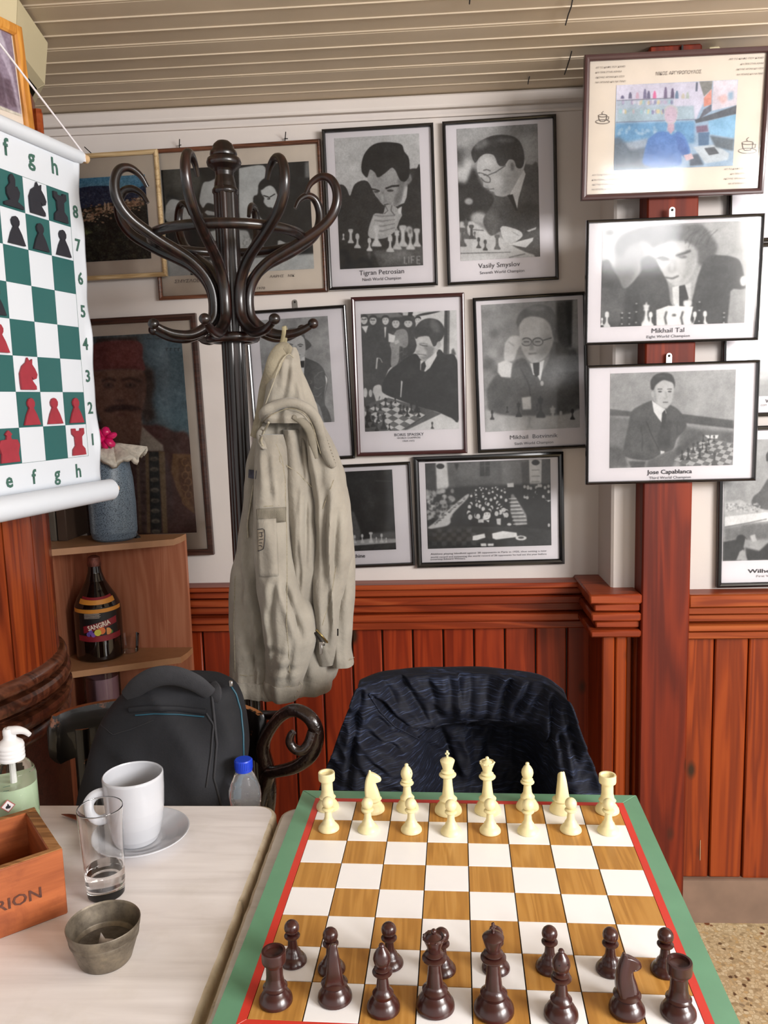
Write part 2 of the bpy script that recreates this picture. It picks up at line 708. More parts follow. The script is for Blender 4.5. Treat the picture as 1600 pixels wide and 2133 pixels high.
# left wainscot
wl = croot('trim_2')
zl = [at(1000, y, 2.14).z for y in (1213, 1225, 1241, 1258, 1277, 1294, 1311)]
rails(wl, -.955, .425, YL, zl, (.066, .052, .060, .040, .058, .050), M['pine_red_h'])
px_seams = [at(u, 1330, 2.165).x for u in (796, 860, 924, 987, 1053, 1117, 1181)]
wd = (px_seams[-1] - px_seams[0]) / 6
xs0 = px_seams[0] - wd * 10
i = 0
while xs0 + wd * i < XP - .02:
    xa = xs0 + wd * i
    xb = min(xa + wd, XP - .004)
    MB().box(((xa + xb) / 2, YL - .012, (zl[-1] + .09) / 2 + .005), (xb - xa - .004, .024, zl[-1] - .09 + .012), bev=.003).build('plank', M['pine_red'], wl)
    i += 1
MB().box((-.27, YL - .006, .42), (1.37, .012, .66)).build('backing', M['iron'], wl, smooth=False)
MB().box((-.27, YL - .004, .05), (1.37, .03, .10)).build('plinth', M['plaster'], wl, smooth=False)

# pier wainscot (the step in the wall) with its capital
pr_ = croot('trim_3')
xpa, xpb = at(1254, 1350, 1.99).x, .497
zc = [at(1290, 1180 + y / 2.962, 1.96).z for y in (180, 232, 286, 342, 392, 440)]
ztop = at(1275, 1233, 1.98).z
for j, (zt, zb, o_) in enumerate(zip([ztop] + zc[1:-1], zc[1:], (.075, .062, .070, .058, .072))):
    mb = MB()
    d = YL - (YR - o_)
    mb.box(((xpa - .012 - (o_ - .05) + xpb) / 2, YR - o_ + d / 2, (zt + zb) / 2), (xpb - xpa + .012 + (o_ - .05), d, zt - zb - .0015), bev=.004)
    mb.build('rail', M['pine_red_h'], pr_)
xs = [at(1200 + u / 2.962, 1400, 1.99).x for u in (160, 238, 243, 312, 318, 358, 364, 398)]
outs = (.040, .040, .018, .034)
for j in range(4):
    a, b = xs[2 * j], xs[2 * j + 1]
    o_ = outs[j]
    if j == 0:
        MB().box(((a + b) / 2, (YR - o_ + YL) / 2, (zc[-1] + .088) / 2), (b - a, YL - YR + o_, zc[-1] - .072), bev=.004).build('plank', M['pine'], pr_)
    else:
        MB().box(((a + b) / 2, YR - o_ / 2, (zc[-1] + .088) / 2), (b - a, o_, zc[-1] - .072), bev=.004).build('plank', M['pine'], pr_)
MB().box(((xpa + xpb) / 2, (YL + YR) / 2 + .002, .04), (xpb - xpa, YL - YR + .02, .08)).build('plinth', M['plaster'], pr_, smooth=False)

# the pine post between the bays
xa, xb = at(1340, 1010, 1.96).x, at(1443, 1010, 1.96).x
po = struct(MB().box(((xa + xb) / 2, (1.96 + YR + .004) / 2, CEIL / 2), (xb - xa, YR - 1.96 + .004, CEIL), bev=.004).build('trim_4', M['pine_post']))
MB().box(((xa + xb) / 2 + .012, 1.956, CEIL - .03), (.004, .006, .05)).build('dark_strip', M['iron'], po)
q = at(1487, 102, 1.955)
MB().box((q.x + .005, 1.99, CEIL - .012), (.026, .05, .012), bev=.003).build('clip', M['cream'], po)

# right wainscot
wq = croot('trim_5')
zr = [at(1500, 1180 + y / 2.962, 1.99).z for y in (158, 240, 292, 346, 394, 447)]
rails(wq, xb + .001, 3.0, YR, zr, (.064, .052, .038, .056, .046), M['pine_h'])
seam = at(1489, 1345, 2.01).x
for i in range(30):
    xa_ = seam - .083 + i * .083
    if i == 0:
        xa_ = xb + .001
    xb_ = seam + i * .083
    z0 = .121 - (.004 if i % 3 == 2 else 0)
    MB().box(((xa_ + xb_) / 2, YR - .010, (zr[-1] + z0) / 2 + .004), (xb_ - xa_ - .0035, .020, zr[-1] - z0 + .008), bev=.003).build('plank', M['pine'], wq)
MB().box((1.9, YR - .002, .45), (2.5, .006, .66)).build('backing', M['iron'], wq, smooth=False)
pl = plain('stone_plinth', rgb(128, 104, 88), .7, var=.15, nscale=12)
MB().box((1.75, YR + .01, .059), (2.5, .08, .124), bev=.003).build('plinth', pl, wq)
# small nail and stain on a plank
MB().tube([at(1459, 1750, 2.008), at(1458.5, 1792, 2.008)], .0007, 5).build('scratch', M['cream'], wq)

# round pine column on the left
CX, CY, CR = -1.1725, 1.60, .35
co = croot('wall_left', (CX, CY, 0))
MB().lathe([(CR - .012, .0), (CR - .012, CEIL)], (CX, CY, 0), 48).build('core', M['iron'], co)
na = 24
for i in range(na):
    a0 = 2 * PI * i / na + .012 / 2
    a1 = 2 * PI * (i + 1) / na
    for (z0, z1, r) in ((.84, 1.60, CR), (1.60, 2.0, CR + .04)):
        mb = MB()
        vs = []
        for z in (z0, z1):
            for rr in (r - .014, r):
                for t in (a0, (a0 + a1) / 2, a1 - .004):
                    vs.append((CX + rr * math.cos(t), CY + rr * math.sin(t), z))
        fs = [(3, 4, 10, 9), (4, 5, 11, 10), (0, 3, 9, 6), (5, 2, 8, 11), (6, 9, 10, 7), (7, 10, 11, 8), (0, 1, 4, 3), (1, 2, 5, 4), (1, 0, 6, 7), (2, 1, 7, 8)]
        mb.add(vs, fs)
        mb.build('stave', M['pine_col'], co, ang=30, fixn=True)
dk = wood('dark_column_moulding', rgb(46, 22, 12), rgb(82, 44, 28), rgb(112, 66, 44), 'X', .35, .4, knots=False)
prof = []
for (zc_, rr) in ((.825, .016), (.79, .022), (.752, .024), (.712, .016)):
    for j in range(9):
        t = -PI / 2 + PI * j / 8
        prof.append((CR + .001 + rr * math.cos(t) * .9, zc_ - rr * math.sin(t) * 1.0))
prof = sorted(prof, key=lambda p: -p[1])
MB().lathe([(CR - .01, .85)] + prof + [(CR - .01, .69)], (CX, CY, 0), 64, cap=False).build('moulding', dk, co, ang=60, fixn=True)
MB().lathe([(CR + .002, .10), (CR + .002, .70)], (CX, CY, 0), 48, cap=False).build('lower_drum', M['dkbrown_frame'], co, fixn=True)
MB().lathe([(CR + .02, 0), (CR + .02, .1), (CR, .11)], (CX, CY, 0), 48, cap=False).build('foot', M['dkbrown_frame'], co, fixn=True)
# cream ring under the ceiling, made of short straight pieces
for i in range(14):
    a0 = 2 * PI * i / 14 - .05
    a1 = 2 * PI * (i + 1) / 14 - .05 - .006
    mb = MB()
    vs = []
    for r, z in ((.396, 2.030), (.412, 2.040), (.424, 2.122), (.392, 2.122)):
        for t in (a0, a1):
            vs.append((CX + r * math.cos(t), CY + r * math.sin(t), z))
    mb.add(vs, [(0, 1, 3, 2), (2, 3, 5, 4), (4, 5, 7, 6), (6, 7, 1, 0), (0, 2, 4, 6), (7, 5, 3, 1)])
    mb.build('ring_piece', M['cream'], co, smooth=False, fixn=True)
for da in (.0, .05):
    t = math.atan2(-.3, 1) + .62 + da
    MB().tube([(CX + .396 * math.cos(t), CY + .396 * math.sin(t), 1.6), (CX + .396 * math.cos(t), CY + .396 * math.sin(t), 1.98)], .008, 8).build('bead', M['pine_h'], co)
# unseen frames added round the two daylight area lights (behind and to the right of the camera)
for k_, (nm, sx_, sy_) in enumerate((('window_light_side', 1.3, .7), ('window_light_glare', .46, .50))):
    lo = bpy.data.objects[nm]
    bpy.context.view_layer.update()
    LM = lo.matrix_world.copy()
    wn = croot('window_%d' % (k_ + 1))
    for dx, dy, wx, wy in ((0, sy_ / 2 + .03, sx_ + .12, .06), (0, -sy_ / 2 - .03, sx_ + .12, .06), (sx_ / 2 + .03, 0, .06, sy_), (-sx_ / 2 - .03, 0, .06, sy_)):
        MB().box((dx, dy, 0), (wx, wy, .05), M=LM).build('frame', M['cream'], wn, smooth=False)
# ------------------------------------------------------------------ flat prints: tonal drawings computed here
def boxblur(a, r):
    r = int(round(r))
    if r < 1:
        return a
    for ax in (0, 1):
        for _ in range(2):
            p = np.pad(a, [(r + 1, r) if k_ == ax else (0, 0) for k_ in range(2)], mode='edge')
            c = np.cumsum(p, axis=ax)
            n = a.shape[ax]
            hi = np.take(c, range(2 * r + 1, 2 * r + 1 + n), axis=ax)
            lo = np.take(c, range(0, n), axis=ax)
            a = (hi - lo) / (2 * r + 1)
    return a


def homog(src):
    """3x3 that takes the quad src (TL TR BR BL) to the unit square, y down"""
    dst = [(0, 0), (1, 0), (1, 1), (0, 1)]
    A = []
    for (x, y), (u, v) in zip(src, dst):
        A.append([x, y, 1, 0, 0, 0, -u * x, -u * y, -u])
        A.append([0, 0, 0, x, y, 1, -v * x, -v * y, -v])
    A = np.array(A, float)
    h = np.linalg.solve(A[:, :8], -A[:, 8])
    return np.append(h, 1).reshape(3, 3)


class Art:
    """draws in the coordinates of an enlarged view; quad = the four corners of the print there"""
    def __init__(s, quad, W, H, base, seed=1):
        s.W, s.H = W, H
        s.Hm = homog(quad)
        s.a = np.zeros((H, W, 3), np.float32)
        s.a[:] = s.c(base)
        s.rs = np.random.RandomState(seed)
        e = (np.hypot(quad[1][0] - quad[0][0], quad[1][1] - quad[0][1]))
        s.k = W / e

    def c(s, g):
        return np.array(g if hasattr(g, '__len__') else (g, g, g), np.float32) / 255

    def T(s, pts):
        p = np.array(pts, float)
        q = np.c_[p, np.ones(len(p))] @ s.Hm.T
        return q[:, :2] / q[:, 2:3] * (s.W, s.H)

    def mask(s, q):
        x0, y0 = np.floor(q.min(0)).astype(int) - 1
        x1, y1 = np.ceil(q.max(0)).astype(int) + 2
        x0, y0, x1, y1 = max(0, x0), max(0, y0), min(s.W, x1), min(s.H, y1)
        if x1 <= x0 or y1 <= y0:
            return None
        ss = 2
        X = x0 + (np.arange((x1 - x0) * ss) + .5) / ss
        Y = y0 + (np.arange((y1 - y0) * ss) + .5) / ss
        ins = np.zeros((len(Y), len(X)), bool)
        n = len(q)
        for i in range(n):
            ax, ay = q[i]
            bx, by = q[(i + 1) % n]
            if ay == by:
                continue
            r = (Y >= min(ay, by)) & (Y < max(ay, by))
            if not r.any():
                continue
            xi = ax + (Y[r] - ay) * (bx - ax) / (by - ay)
            ins[r] ^= X[None, :] < xi[:, None]
        mk = ins.reshape(y1 - y0, ss, x1 - x0, ss).mean((1, 3))
        return mk, x0, y0, x1, y1

    def put(s, mk, x0, y0, x1, y1, g, blur, al):
        if blur > .4:
            b = int(blur * 2 + 2)
            X0, Y0, X1, Y1 = max(0, x0 - b), max(0, y0 - b), min(s.W, x1 + b), min(s.H, y1 + b)
            full = np.zeros((Y1 - Y0, X1 - X0))
            full[y0 - Y0:y1 - Y0, x0 - X0:x1 - X0] = mk
            mk = boxblur(full, blur)
            x0, y0, x1, y1 = X0, Y0, X1, Y1
        m_ = (mk * al)[..., None]
        r = s.a[y0:y1, x0:x1]
        s.a[y0:y1, x0:x1] = r * (1 - m_) + s.c(g) * m_

    def P(s, g, pts, blur=0, al=1.0, sm=False):
        q = s.T(pts)
        if sm or (len(pts) >= 8 and blur >= 1 and len(pts) < 28):
            q = np.array(catmull([tuple(x) for x in np.vstack([q, q[:1]])], 4))
        r = s.mask(q)
        if r:
            s.put(*r, g, blur * s.k, al)
        return s

    def E(s, g, cx, cy, rx, ry, blur=0, al=1.0, ang=0):
        t = np.linspace(0, 2 * PI, 28, endpoint=False)
        ca, sa = math.cos(ang), math.sin(ang)
        return s.P(g, [(cx + rx * math.cos(x) * ca - ry * math.sin(x) * sa, cy + rx * math.cos(x) * sa + ry * math.sin(x) * ca) for x in t], blur, al)

    def L(s, g, pts, w_, blur=0, al=1.0):
        p = np.array(pts, float)
        up = []
        dn = []
        for i in range(len(p)):
            d = p[min(i + 1, len(p) - 1)] - p[max(i - 1, 0)]
            d = d / (np.hypot(*d) + 1e-9)
            nn = np.array([-d[1], d[0]]) * w_ / 2
            up.append(p[i] + nn)
            dn.append(p[i] - nn)
        return s.P(g, up + dn[::-1], blur, al)

    def noise(s, amp, cell=3, box=None):
        h, w_ = s.H // cell + 2, s.W // cell + 2
        n = s.rs.rand(h, w_)
        n = np.kron(n, np.ones((cell, cell)))[:s.H, :s.W]
        n = boxblur(n, max(1, cell // 2))
        n = (n - n.mean()) / (n.std() + 1e-6)
        s.a += (n[..., None] * amp / 255).astype(np.float32)
        return s

    def piece(s, g, x, y, h, kind='p', al=1.0):
        w_ = h * .42
        pr = {'p': [(-.5, 0), (-.5, .12), (-.2, .3), (-.14, .6), (-.3, .66), (-.3, .9), (-.12, 1)],
              'r': [(-.5, 0), (-.45, .14), (-.24, .3), (-.22, .75), (-.36, .8), (-.36, 1)],
              'k': [(-.5, 0), (-.42, .14), (-.2, .3), (-.12, .62), (-.3, .68), (-.22, .74), (-.32, .88), (-.08, .92), (-.08, 1)]}[kind]
        pts = [(x + a * w_, y - b * h) for a, b in pr] + [(x - a * w_, y - b * h) for a, b in reversed(pr)]
        return s.P(g, pts, h * .02, al)

    def checker(s, A_, B_, C_, D_, n, g1, g2, al=1.0):
        A_, B_, C_, D_ = [np.array(x, float) for x in (A_, B_, C_, D_)]
        f = lambda u, v: tuple((A_ * (1 - u) + B_ * u) * (1 - v) + (D_ * (1 - u) + C_ * u) * v)
        for i in range(n):
            for j in range(n):
                g = g1 if (i + j) % 2 else g2
                s.P(g, [f(i / n, j / n), f((i + 1) / n, j / n), f((i + 1) / n, (j + 1) / n), f(i / n, (j + 1) / n)], 0, al)
        return s

    def face(s, cx, cy, w_, h, g=180, turn=0.0, hair=60, glasses=False, tilt=0.0):
        """small head seen from the front: skin, brow and eye shadows, nose, mouth"""
        s.E(g, cx, cy, w_ / 2, h / 2, w_ * .03)
        o = turn * w_ * .2
        for sg in (-1, 1):
            s.E(g * .55, cx + o + sg * w_ * .2, cy - h * .06, w_ * .11, h * .045, w_ * .02, .8)
            s.L(hair, [(cx + o + sg * w_ * .08, cy - h * .15), (cx + o + sg * w_ * .32, cy - h * .17)], h * .03, w_ * .01, .7)
        s.P(g * .8, [(cx + o, cy - h * .05), (cx + o * 1.5 + w_ * .08, cy + h * .13), (cx + o - w_ * .04, cy + h * .14)], w_ * .02, .7)
        s.L(g * .5, [(cx + o - w_ * .14, cy + h * .25), (cx + o + w_ * .14, cy + h * .25)], h * .035, w_ * .01, .8)
        s.P(hair, [(cx - w_ * .55, cy - h * .05), (cx - w_ * .5, cy - h * .45), (cx, cy - h * .62), (cx + w_ * .5, cy - h * .45), (cx + w_ * .55, cy - h * .05), (cx + w_ * .42, cy - h * .25), (cx, cy - h * .33), (cx - w_ * .42, cy - h * .25)], w_ * .02)
        return s

    def image(s, name, lift=0.0):
        s.noise(4, 26).noise(2.5, 9)
        a = np.stack([boxblur(s.a[..., k_], .6) for k_ in range(3)], -1)
        a = np.clip((a - .06) / .96, 0, 1)
        a = lift + a * (1 - lift)
        img = bpy.data.images.new(name, s.W, s.H)
        buf = np.ones((s.H, s.W, 4), np.float32)
        buf[..., :3] = a[::-1]
        img.pixels.foreach_set(buf.ravel())
        img.pack()
        return img


def print_mat(name, img):
    t = NT(name)
    tx = t.n('ShaderNodeTexImage')
    tx.image = img
    tx.extension = 'EXTEND'
    uv = t.n('ShaderNodeUVMap')
    t.l(uv.outputs[0], tx.inputs[0])
    t.l(tx.outputs[0], t.b.inputs['Base Color'])
    t.b.inputs['Roughness'].default_value = .55
    return t.m


ART = {}


def art_petrosian():
    A = Art([(110, 205), (657, 170), (680, 1018), (147, 1048)], 360, 540, 196)
    A.noise(2, 8)
    A.P(46, [(123, 503), (165, 505), (190, 530), (212, 575), (245, 498), (325, 482), (400, 600), (560, 620), (585, 420), (600, 402), (640, 398), (665, 418), (685, 1025), (147, 1050)], 2)
    A.P(70, [(585, 410), (640, 400), (600, 500), (560, 520)], 8, .5)
    A.P(165, [(316, 445), (345, 395), (500, 390), (575, 440), (560, 500), (548, 580), (520, 640), (440, 638), (405, 612), (352, 525), (325, 470)], 2, 1, True)
    A.P(110, [(520, 470), (575, 440), (560, 520), (540, 600), (505, 640), (490, 600), (520, 540)], 7, .8)
    A.P(128, [(352, 525), (395, 560), (420, 610), (405, 612), (370, 560)], 6, .7)
    A.P(150, [(560, 440), (600, 430), (612, 470), (590, 500), (570, 500)], 3, .8)
    A.P(36, [(287, 420), (285, 380), (298, 320), (330, 270), (372, 240), (430, 228), (510, 232), (548, 248), (560, 285), (590, 330), (595, 395), (592, 445), (568, 480), (540, 476), (522, 450), (505, 412), (480, 392), (440, 425), (392, 455), (372, 425), (340, 405), (322, 455), (300, 440)], 1.5)
    A.E(58, 430, 270, 80, 22, 8, .5)
    A.L(40, [(350, 530), (378, 535), (402, 545)], 9, 2)
    A.L(40, [(440, 528), (480, 512), (528, 508)], 11, 2)
    A.E(60, 380, 548, 16, 6, 2, .9)
    A.E(60, 470, 540, 22, 7, 2, .9)
    A.P(120, [(412, 545), (405, 600), (425, 625), (450, 610), (438, 590), (432, 545)], 4, .6)
    A.E(205, 420, 590, 9, 25, 5, .6)
    A.L(70, [(430, 632), (455, 628), (500, 640)], 7, 2)
    A.P(178, [(425, 690), (440, 640), (470, 628), (500, 640), (545, 690), (530, 730), (500, 800), (440, 845), (360, 850), (328, 830), (332, 780), (352, 720), (372, 688)], 2, 1, True)
    for i in range(4):
        A.L(105, [(365 + i * 3, 700 + i * 33), (420, 705 + i * 32), (500, 700 + i * 26)], 5, 2, .7)
        A.L(205, [(370, 716 + i * 32), (430, 722 + i * 32)], 9, 3, .6)
    A.L(90, [(440, 640), (455, 670), (430, 690)], 6, 2, .8)
    A.L(90, [(480, 635), (475, 670), (500, 700)], 6, 2, .8)
    A.P(215, [(520, 655), (545, 640), (540, 690), (522, 690)], 2)
    A.P(95, [(360, 930), (520, 905), (680, 895), (680, 1015), (400, 1030)], 6, .9)
    A.P(150, [(390, 950), (560, 915), (600, 960), (450, 1010)], 12, .5)
    A.P(38, [(150, 880), (250, 890), (330, 960), (380, 1030), (147, 1050)], 8)
    for x, y, h, kd in ((168, 860, 42, 'p'), (215, 880, 90, 'r'), (258, 912, 95, 'p'), (335, 930, 85, 'p'), (380, 900, 150, 'k'), (468, 935, 110, 'p'), (512, 918, 135, 'k'), (550, 900, 135, 'r'), (598, 918, 125, 'p'), (640, 900, 115, 'r')):
        A.piece(196, x, y, h, kd)
        A.piece(225, x + 3, y - 4, h * .8, kd, .35)
    A.E(190, 590, 790, 22, 22, 4)
    A.E(120, 597, 800, 9, 16, 4)
    for x in (335, 520, 600):
        A.P(150, [(x - 12, 935), (x + 12, 935), (x + 6, 985), (x - 6, 985)], 6, .4)
    for pts in ([(560, 962), (560, 1008), (578, 1008)], [(588, 962), (588, 1008)], [(604, 1008), (604, 962), (624, 962)], [(604, 984), (620, 984)], [(662, 962), (640, 962), (640, 1008), (662, 1008)], [(640, 984), (658, 984)]):
        A.L(165, pts, 8, .8, .8)
    return A.noise(4, 2).noise(3, 1)


def art_smyslov():
    A = Art([(902, 143), (1420, 108), (1432, 962), (918, 995)], 340, 560, 150)
    A.P(178, [(900, 140), (1160, 120), (1190, 200), (1000, 260), (905, 240)], 30)
    A.P(165, [(1190, 120), (1425, 105), (1425, 380), (1340, 340), (1330, 240)], 10)
    A.P(120, [(1180, 120), (1420, 115), (1420, 170), (1300, 190)], 20, .8)
    A.E(210, 948, 400, 55, 85, 18)
    A.E(90, 920, 330, 30, 60, 20, .8)
    A.P(52, [(1000, 380), (1030, 420), (1060, 500), (1150, 590), (1120, 720), (912, 740), (905, 500), (960, 490)], 10)
    A.E(178, 975, 607, 27, 22, 5)
    A.E(190, 1040, 715, 55, 40, 10)
    A.P(204, [(916, 738), (1000, 735), (1090, 800), (1200, 850), (1380, 900), (1432, 965), (918, 998)], 4)
    A.P(92, [(1335, 365), (1380, 372), (1425, 400), (1434, 965), (1390, 950), (1330, 930), (1240, 880), (1190, 800), (1120, 830), (1085, 790), (1068, 720), (1130, 620), (1150, 560), (1240, 560)], 3)
    A.P(68, [(1150, 640), (1280, 620), (1425, 600), (1430, 760), (1300, 850), (1240, 780), (1180, 760)], 22, .7)
    A.P(120, [(1075, 700), (1130, 640), (1190, 740), (1130, 800)], 14, .5)
    A.P(196, [(1040, 318), (1030, 380), (1036, 430), (1068, 478), (1070, 508), (1082, 518), (1108, 522), (1110, 538), (1138, 545), (1150, 568), (1200, 575), (1245, 552), (1295, 500), (1330, 400), (1335, 330), (1250, 290), (1120, 285)], 1.5)
    A.P(160, [(1190, 420), (1300, 420), (1300, 500), (1245, 555), (1180, 570), (1200, 500)], 12, .7)
    A.P(66, [(1002, 335), (995, 290), (1020, 245), (1080, 205), (1150, 182), (1230, 182), (1290, 205), (1322, 255), (1335, 330), (1320, 388), (1285, 388), (1268, 345), (1235, 338), (1205, 378), (1168, 372), (1140, 312), (1092, 300), (1052, 320), (1020, 358)], 2)
    A.E(150, 1060, 240, 50, 26, 10, .7, -.4)
    A.E(130, 1215, 215, 60, 14, 8, .6)
    A.E(185, 1252, 385, 26, 44, 3)
    A.E(120, 1256, 382, 12, 26, 4, .8)
    A.L(80, [(1070, 408), (1092, 402), (1118, 410)], 6, 2)
    A.E(100, 1082, 436, 12, 5, 2, .8)
    A.E(222, 1110, 350, 40, 26, 14, .7)
    A.E(216, 1150, 470, 34, 30, 16, .6)
    A.P(150, [(1070, 500), (1100, 500), (1106, 522), (1085, 518)], 4, .6)
    A.L(95, [(1030, 425), (1060, 425), (1108, 450), (1112, 482), (1080, 480), (1055, 455)], 6, 1)
    A.L(95, [(1090, 442), (1150, 418), (1215, 375)], 6, 1)
    A.L(120, [(1110, 528), (1140, 525)], 6, 2)
    A.P(222, [(1240, 560), (1330, 400), (1342, 430), (1295, 590), (1285, 665), (1262, 600)], 1)
    A.P(46, [(1225, 568), (1258, 560), (1290, 665), (1278, 668)], 2)
    A.P(212, [(1175, 780), (1200, 765), (1290, 790), (1320, 820), (1300, 850), (1240, 880), (1195, 850)], 2, 1, True)
    A.L(140, [(1250, 800), (1300, 830)], 5, 2, .6)
    A.P(228, [(1270, 870), (1390, 838), (1385, 860), (1340, 905), (1230, 885)], 1)
    A.P(205, [(1345, 795), (1410, 770), (1405, 785), (1360, 802)], 1)
    A.L(90, [(918, 945), (1080, 940), (1240, 935)], 4, 1)
    A.L(120, [(1000, 790), (1070, 795)], 7, 2)
    A.L(110, [(1230, 970), (1335, 945)], 8, 2, .7)
    for x, y, h, kd, g in ((930, 900, 120, 'r', 95), (955, 850, 130, 'k', 100), (990, 850, 90, 'r', 90), (1035, 910, 70, 'p', 85), (1078, 925, 70, 'p', 90), (1155, 918, 95, 'r', 105), (1010, 852, 50, 'p', 110)):
        A.piece(g, x, y, h, kd)
    return A.noise(4, 2).noise(3, 1)


def art_archive():
    A = Art([(75, 182), (1395, 103), (1440, 1080), (110, 1140)], 520, 400, 44)
    A.P(70, [(80, 180), (400, 165), (430, 320), (330, 420), (100, 500)], 14)
    A.P(196, [(105, 500), (160, 440), (260, 460), (370, 470), (375, 540), (345, 600), (330, 640), (110, 640)], 3)
    A.P(60, [(110, 430), (160, 340), (300, 320), (375, 400), (370, 430), (300, 440), (220, 430)], 6)
    A.L(160, [(300, 360), (340, 400), (370, 410)], 10, 4, .6)
    A.L(40, [(300, 470), (370, 505)], 5, 1)
    A.P(200, [(412, 480), (410, 430), (445, 300), (500, 282), (580, 270), (580, 480), (480, 475), (440, 520)], 3)
    A.P(190, [(450, 560), (470, 540), (580, 565), (575, 590), (480, 585)], 2)
    A.P(180, [(420, 570), (432, 570), (435, 605), (422, 605)], 1)
    A.P(206, [(768, 165), (985, 140), (1000, 250), (945, 320), (930, 400), (892, 430), (882, 620), (770, 640)], 2)
    A.P(205, [(960, 350), (1010, 310), (1090, 305), (1150, 380), (1120, 520), (1100, 555), (1060, 520), (1020, 512), (985, 470), (990, 430), (965, 390)], 2)
    A.P(36, [(938, 330), (955, 290), (1010, 250), (1110, 240), (1190, 320), (1180, 420), (1130, 440), (1110, 400), (1085, 345), (1050, 320), (1010, 330), (965, 360)], 3)
    A.L(30, [(985, 410), (1030, 425), (1040, 440), (1020, 440)], 9, 1)
    A.L(30, [(1040, 425), (1090, 395)], 8, 1)
    A.L(170, [(1065, 520), (1085, 580)], 8, 1)
    A.P(196, [(895, 620), (940, 592), (985, 640), (930, 640)], 2)
    A.P(190, [(905, 510), (930, 540), (915, 565), (900, 560)], 2)
    A.P(196, [(470, 740), (580, 715), (770, 720), (840, 735), (870, 810), (980, 860), (900, 940), (600, 940), (500, 850)], 4)
    for i in range(26):
        A.piece(40, 490 + (i % 13) * 8, 880 + (i // 13) * 30, 60, 'p', .8)
    for i in range(60):
        A.E(120, 790 + A.rs.rand() * 90, 770 + A.rs.rand() * 110, 5, 5, 2, .5)
    A.P(200, [(1108, 820), (1130, 815), (1200, 850), (1300, 830), (1325, 860), (1250, 900), (1105, 915)], 3)
    A.P(150, [(1360, 110), (1395, 105), (1402, 250), (1360, 250)], 8, .8)
    A.P(190, [(100, 900), (320, 960), (320, 1140), (100, 1150)], 6)
    A.P(195, [(430, 1000), (1440, 940), (1445, 1090), (430, 1140)], 8)
    A.P(52, [(310, 1080), (470, 1060), (470, 1140), (310, 1145)], 3)
    A.a[:, :, 1:] *= 1.015
    return A.noise(3, 2)


def art_morphy():
    A = Art([(0, 187), (965, 105), (1020, 1590), (62, 1650)], 340, 500, 160)
    A.P(178, [(0, 180), (250, 140), (200, 400), (0, 500)], 60)
    A.P(140, [(0, 700), (400, 650), (300, 1600), (0, 1650)], 80, .7)
    A.noise(4, 14)
    A.P(104, [(370, 400), (375, 340), (420, 295), (500, 280), (580, 305), (625, 360), (640, 430), (600, 430), (560, 385), (470, 378), (400, 405)], 4)
    A.E(140, 520, 320, 70, 14, 8, .6)
    A.P(104, [(590, 350), (640, 420), (690, 460), (728, 520), (690, 560), (640, 590), (625, 520), (600, 420)], 4)
    A.P(104, [(370, 380), (400, 420), (390, 520), (365, 500)], 4)
    A.P(196, [(385, 470), (395, 410), (470, 378), (560, 375), (625, 420), (642, 520), (640, 600), (610, 690), (560, 742), (505, 738), (440, 680), (395, 580)], 3, 1, True)
    A.E(150, 440, 600, 40, 80, 12, .6)
    for a, b in ((400, 470), (535, 612)):
        A.L(80, [(a, 520), ((a + b) / 2, 505), (b, 515)], 12, 3)
        A.E(85, (a + b) / 2, 535, 24, 9, 3)
    A.P(150, [(495, 530), (480, 605), (515, 622), (540, 600), (520, 530)], 6, .7)
    A.L(105, [(500, 655), (530, 650), (570, 658)], 9, 3)
    A.P(228, [(585, 700), (630, 670), (632, 760), (620, 960), (570, 1000), (530, 820)], 2)
    A.P(66, [(525, 755), (560, 740), (625, 735), (620, 800), (615, 832), (530, 832)], 3)
    A.P(98, [(635, 690), (680, 710), (780, 750), (850, 800), (900, 880), (915, 1000), (890, 1180), (890, 1340), (940, 1440), (975, 1590), (880, 1600), (820, 1380), (720, 1260), (650, 1080), (612, 980), (622, 800)], 4)
    A.P(98, [(500, 800), (400, 860), (330, 1000), (320, 1300), (500, 1400), (640, 1200), (600, 980)], 8)
    for p in ([(760, 960), (820, 900), (880, 880)], [(750, 1100), (800, 1130), (870, 1090)], [(730, 1220), (790, 1240), (850, 1180)], [(690, 1010), (720, 1030), (690, 1060)]):
        A.L(158, p, 8, 4, .7)
    A.L(70, [(740, 930), (735, 1100), (700, 1200)], 10, 4, .6)
    A.L(80, [(905, 920), (940, 980), (935, 1060), (900, 1200), (885, 1350)], 5, 1, .8)
    A.P(228, [(905, 930), (935, 980), (925, 1060), (912, 1000)], 2)
    return A.noise(3, 2)


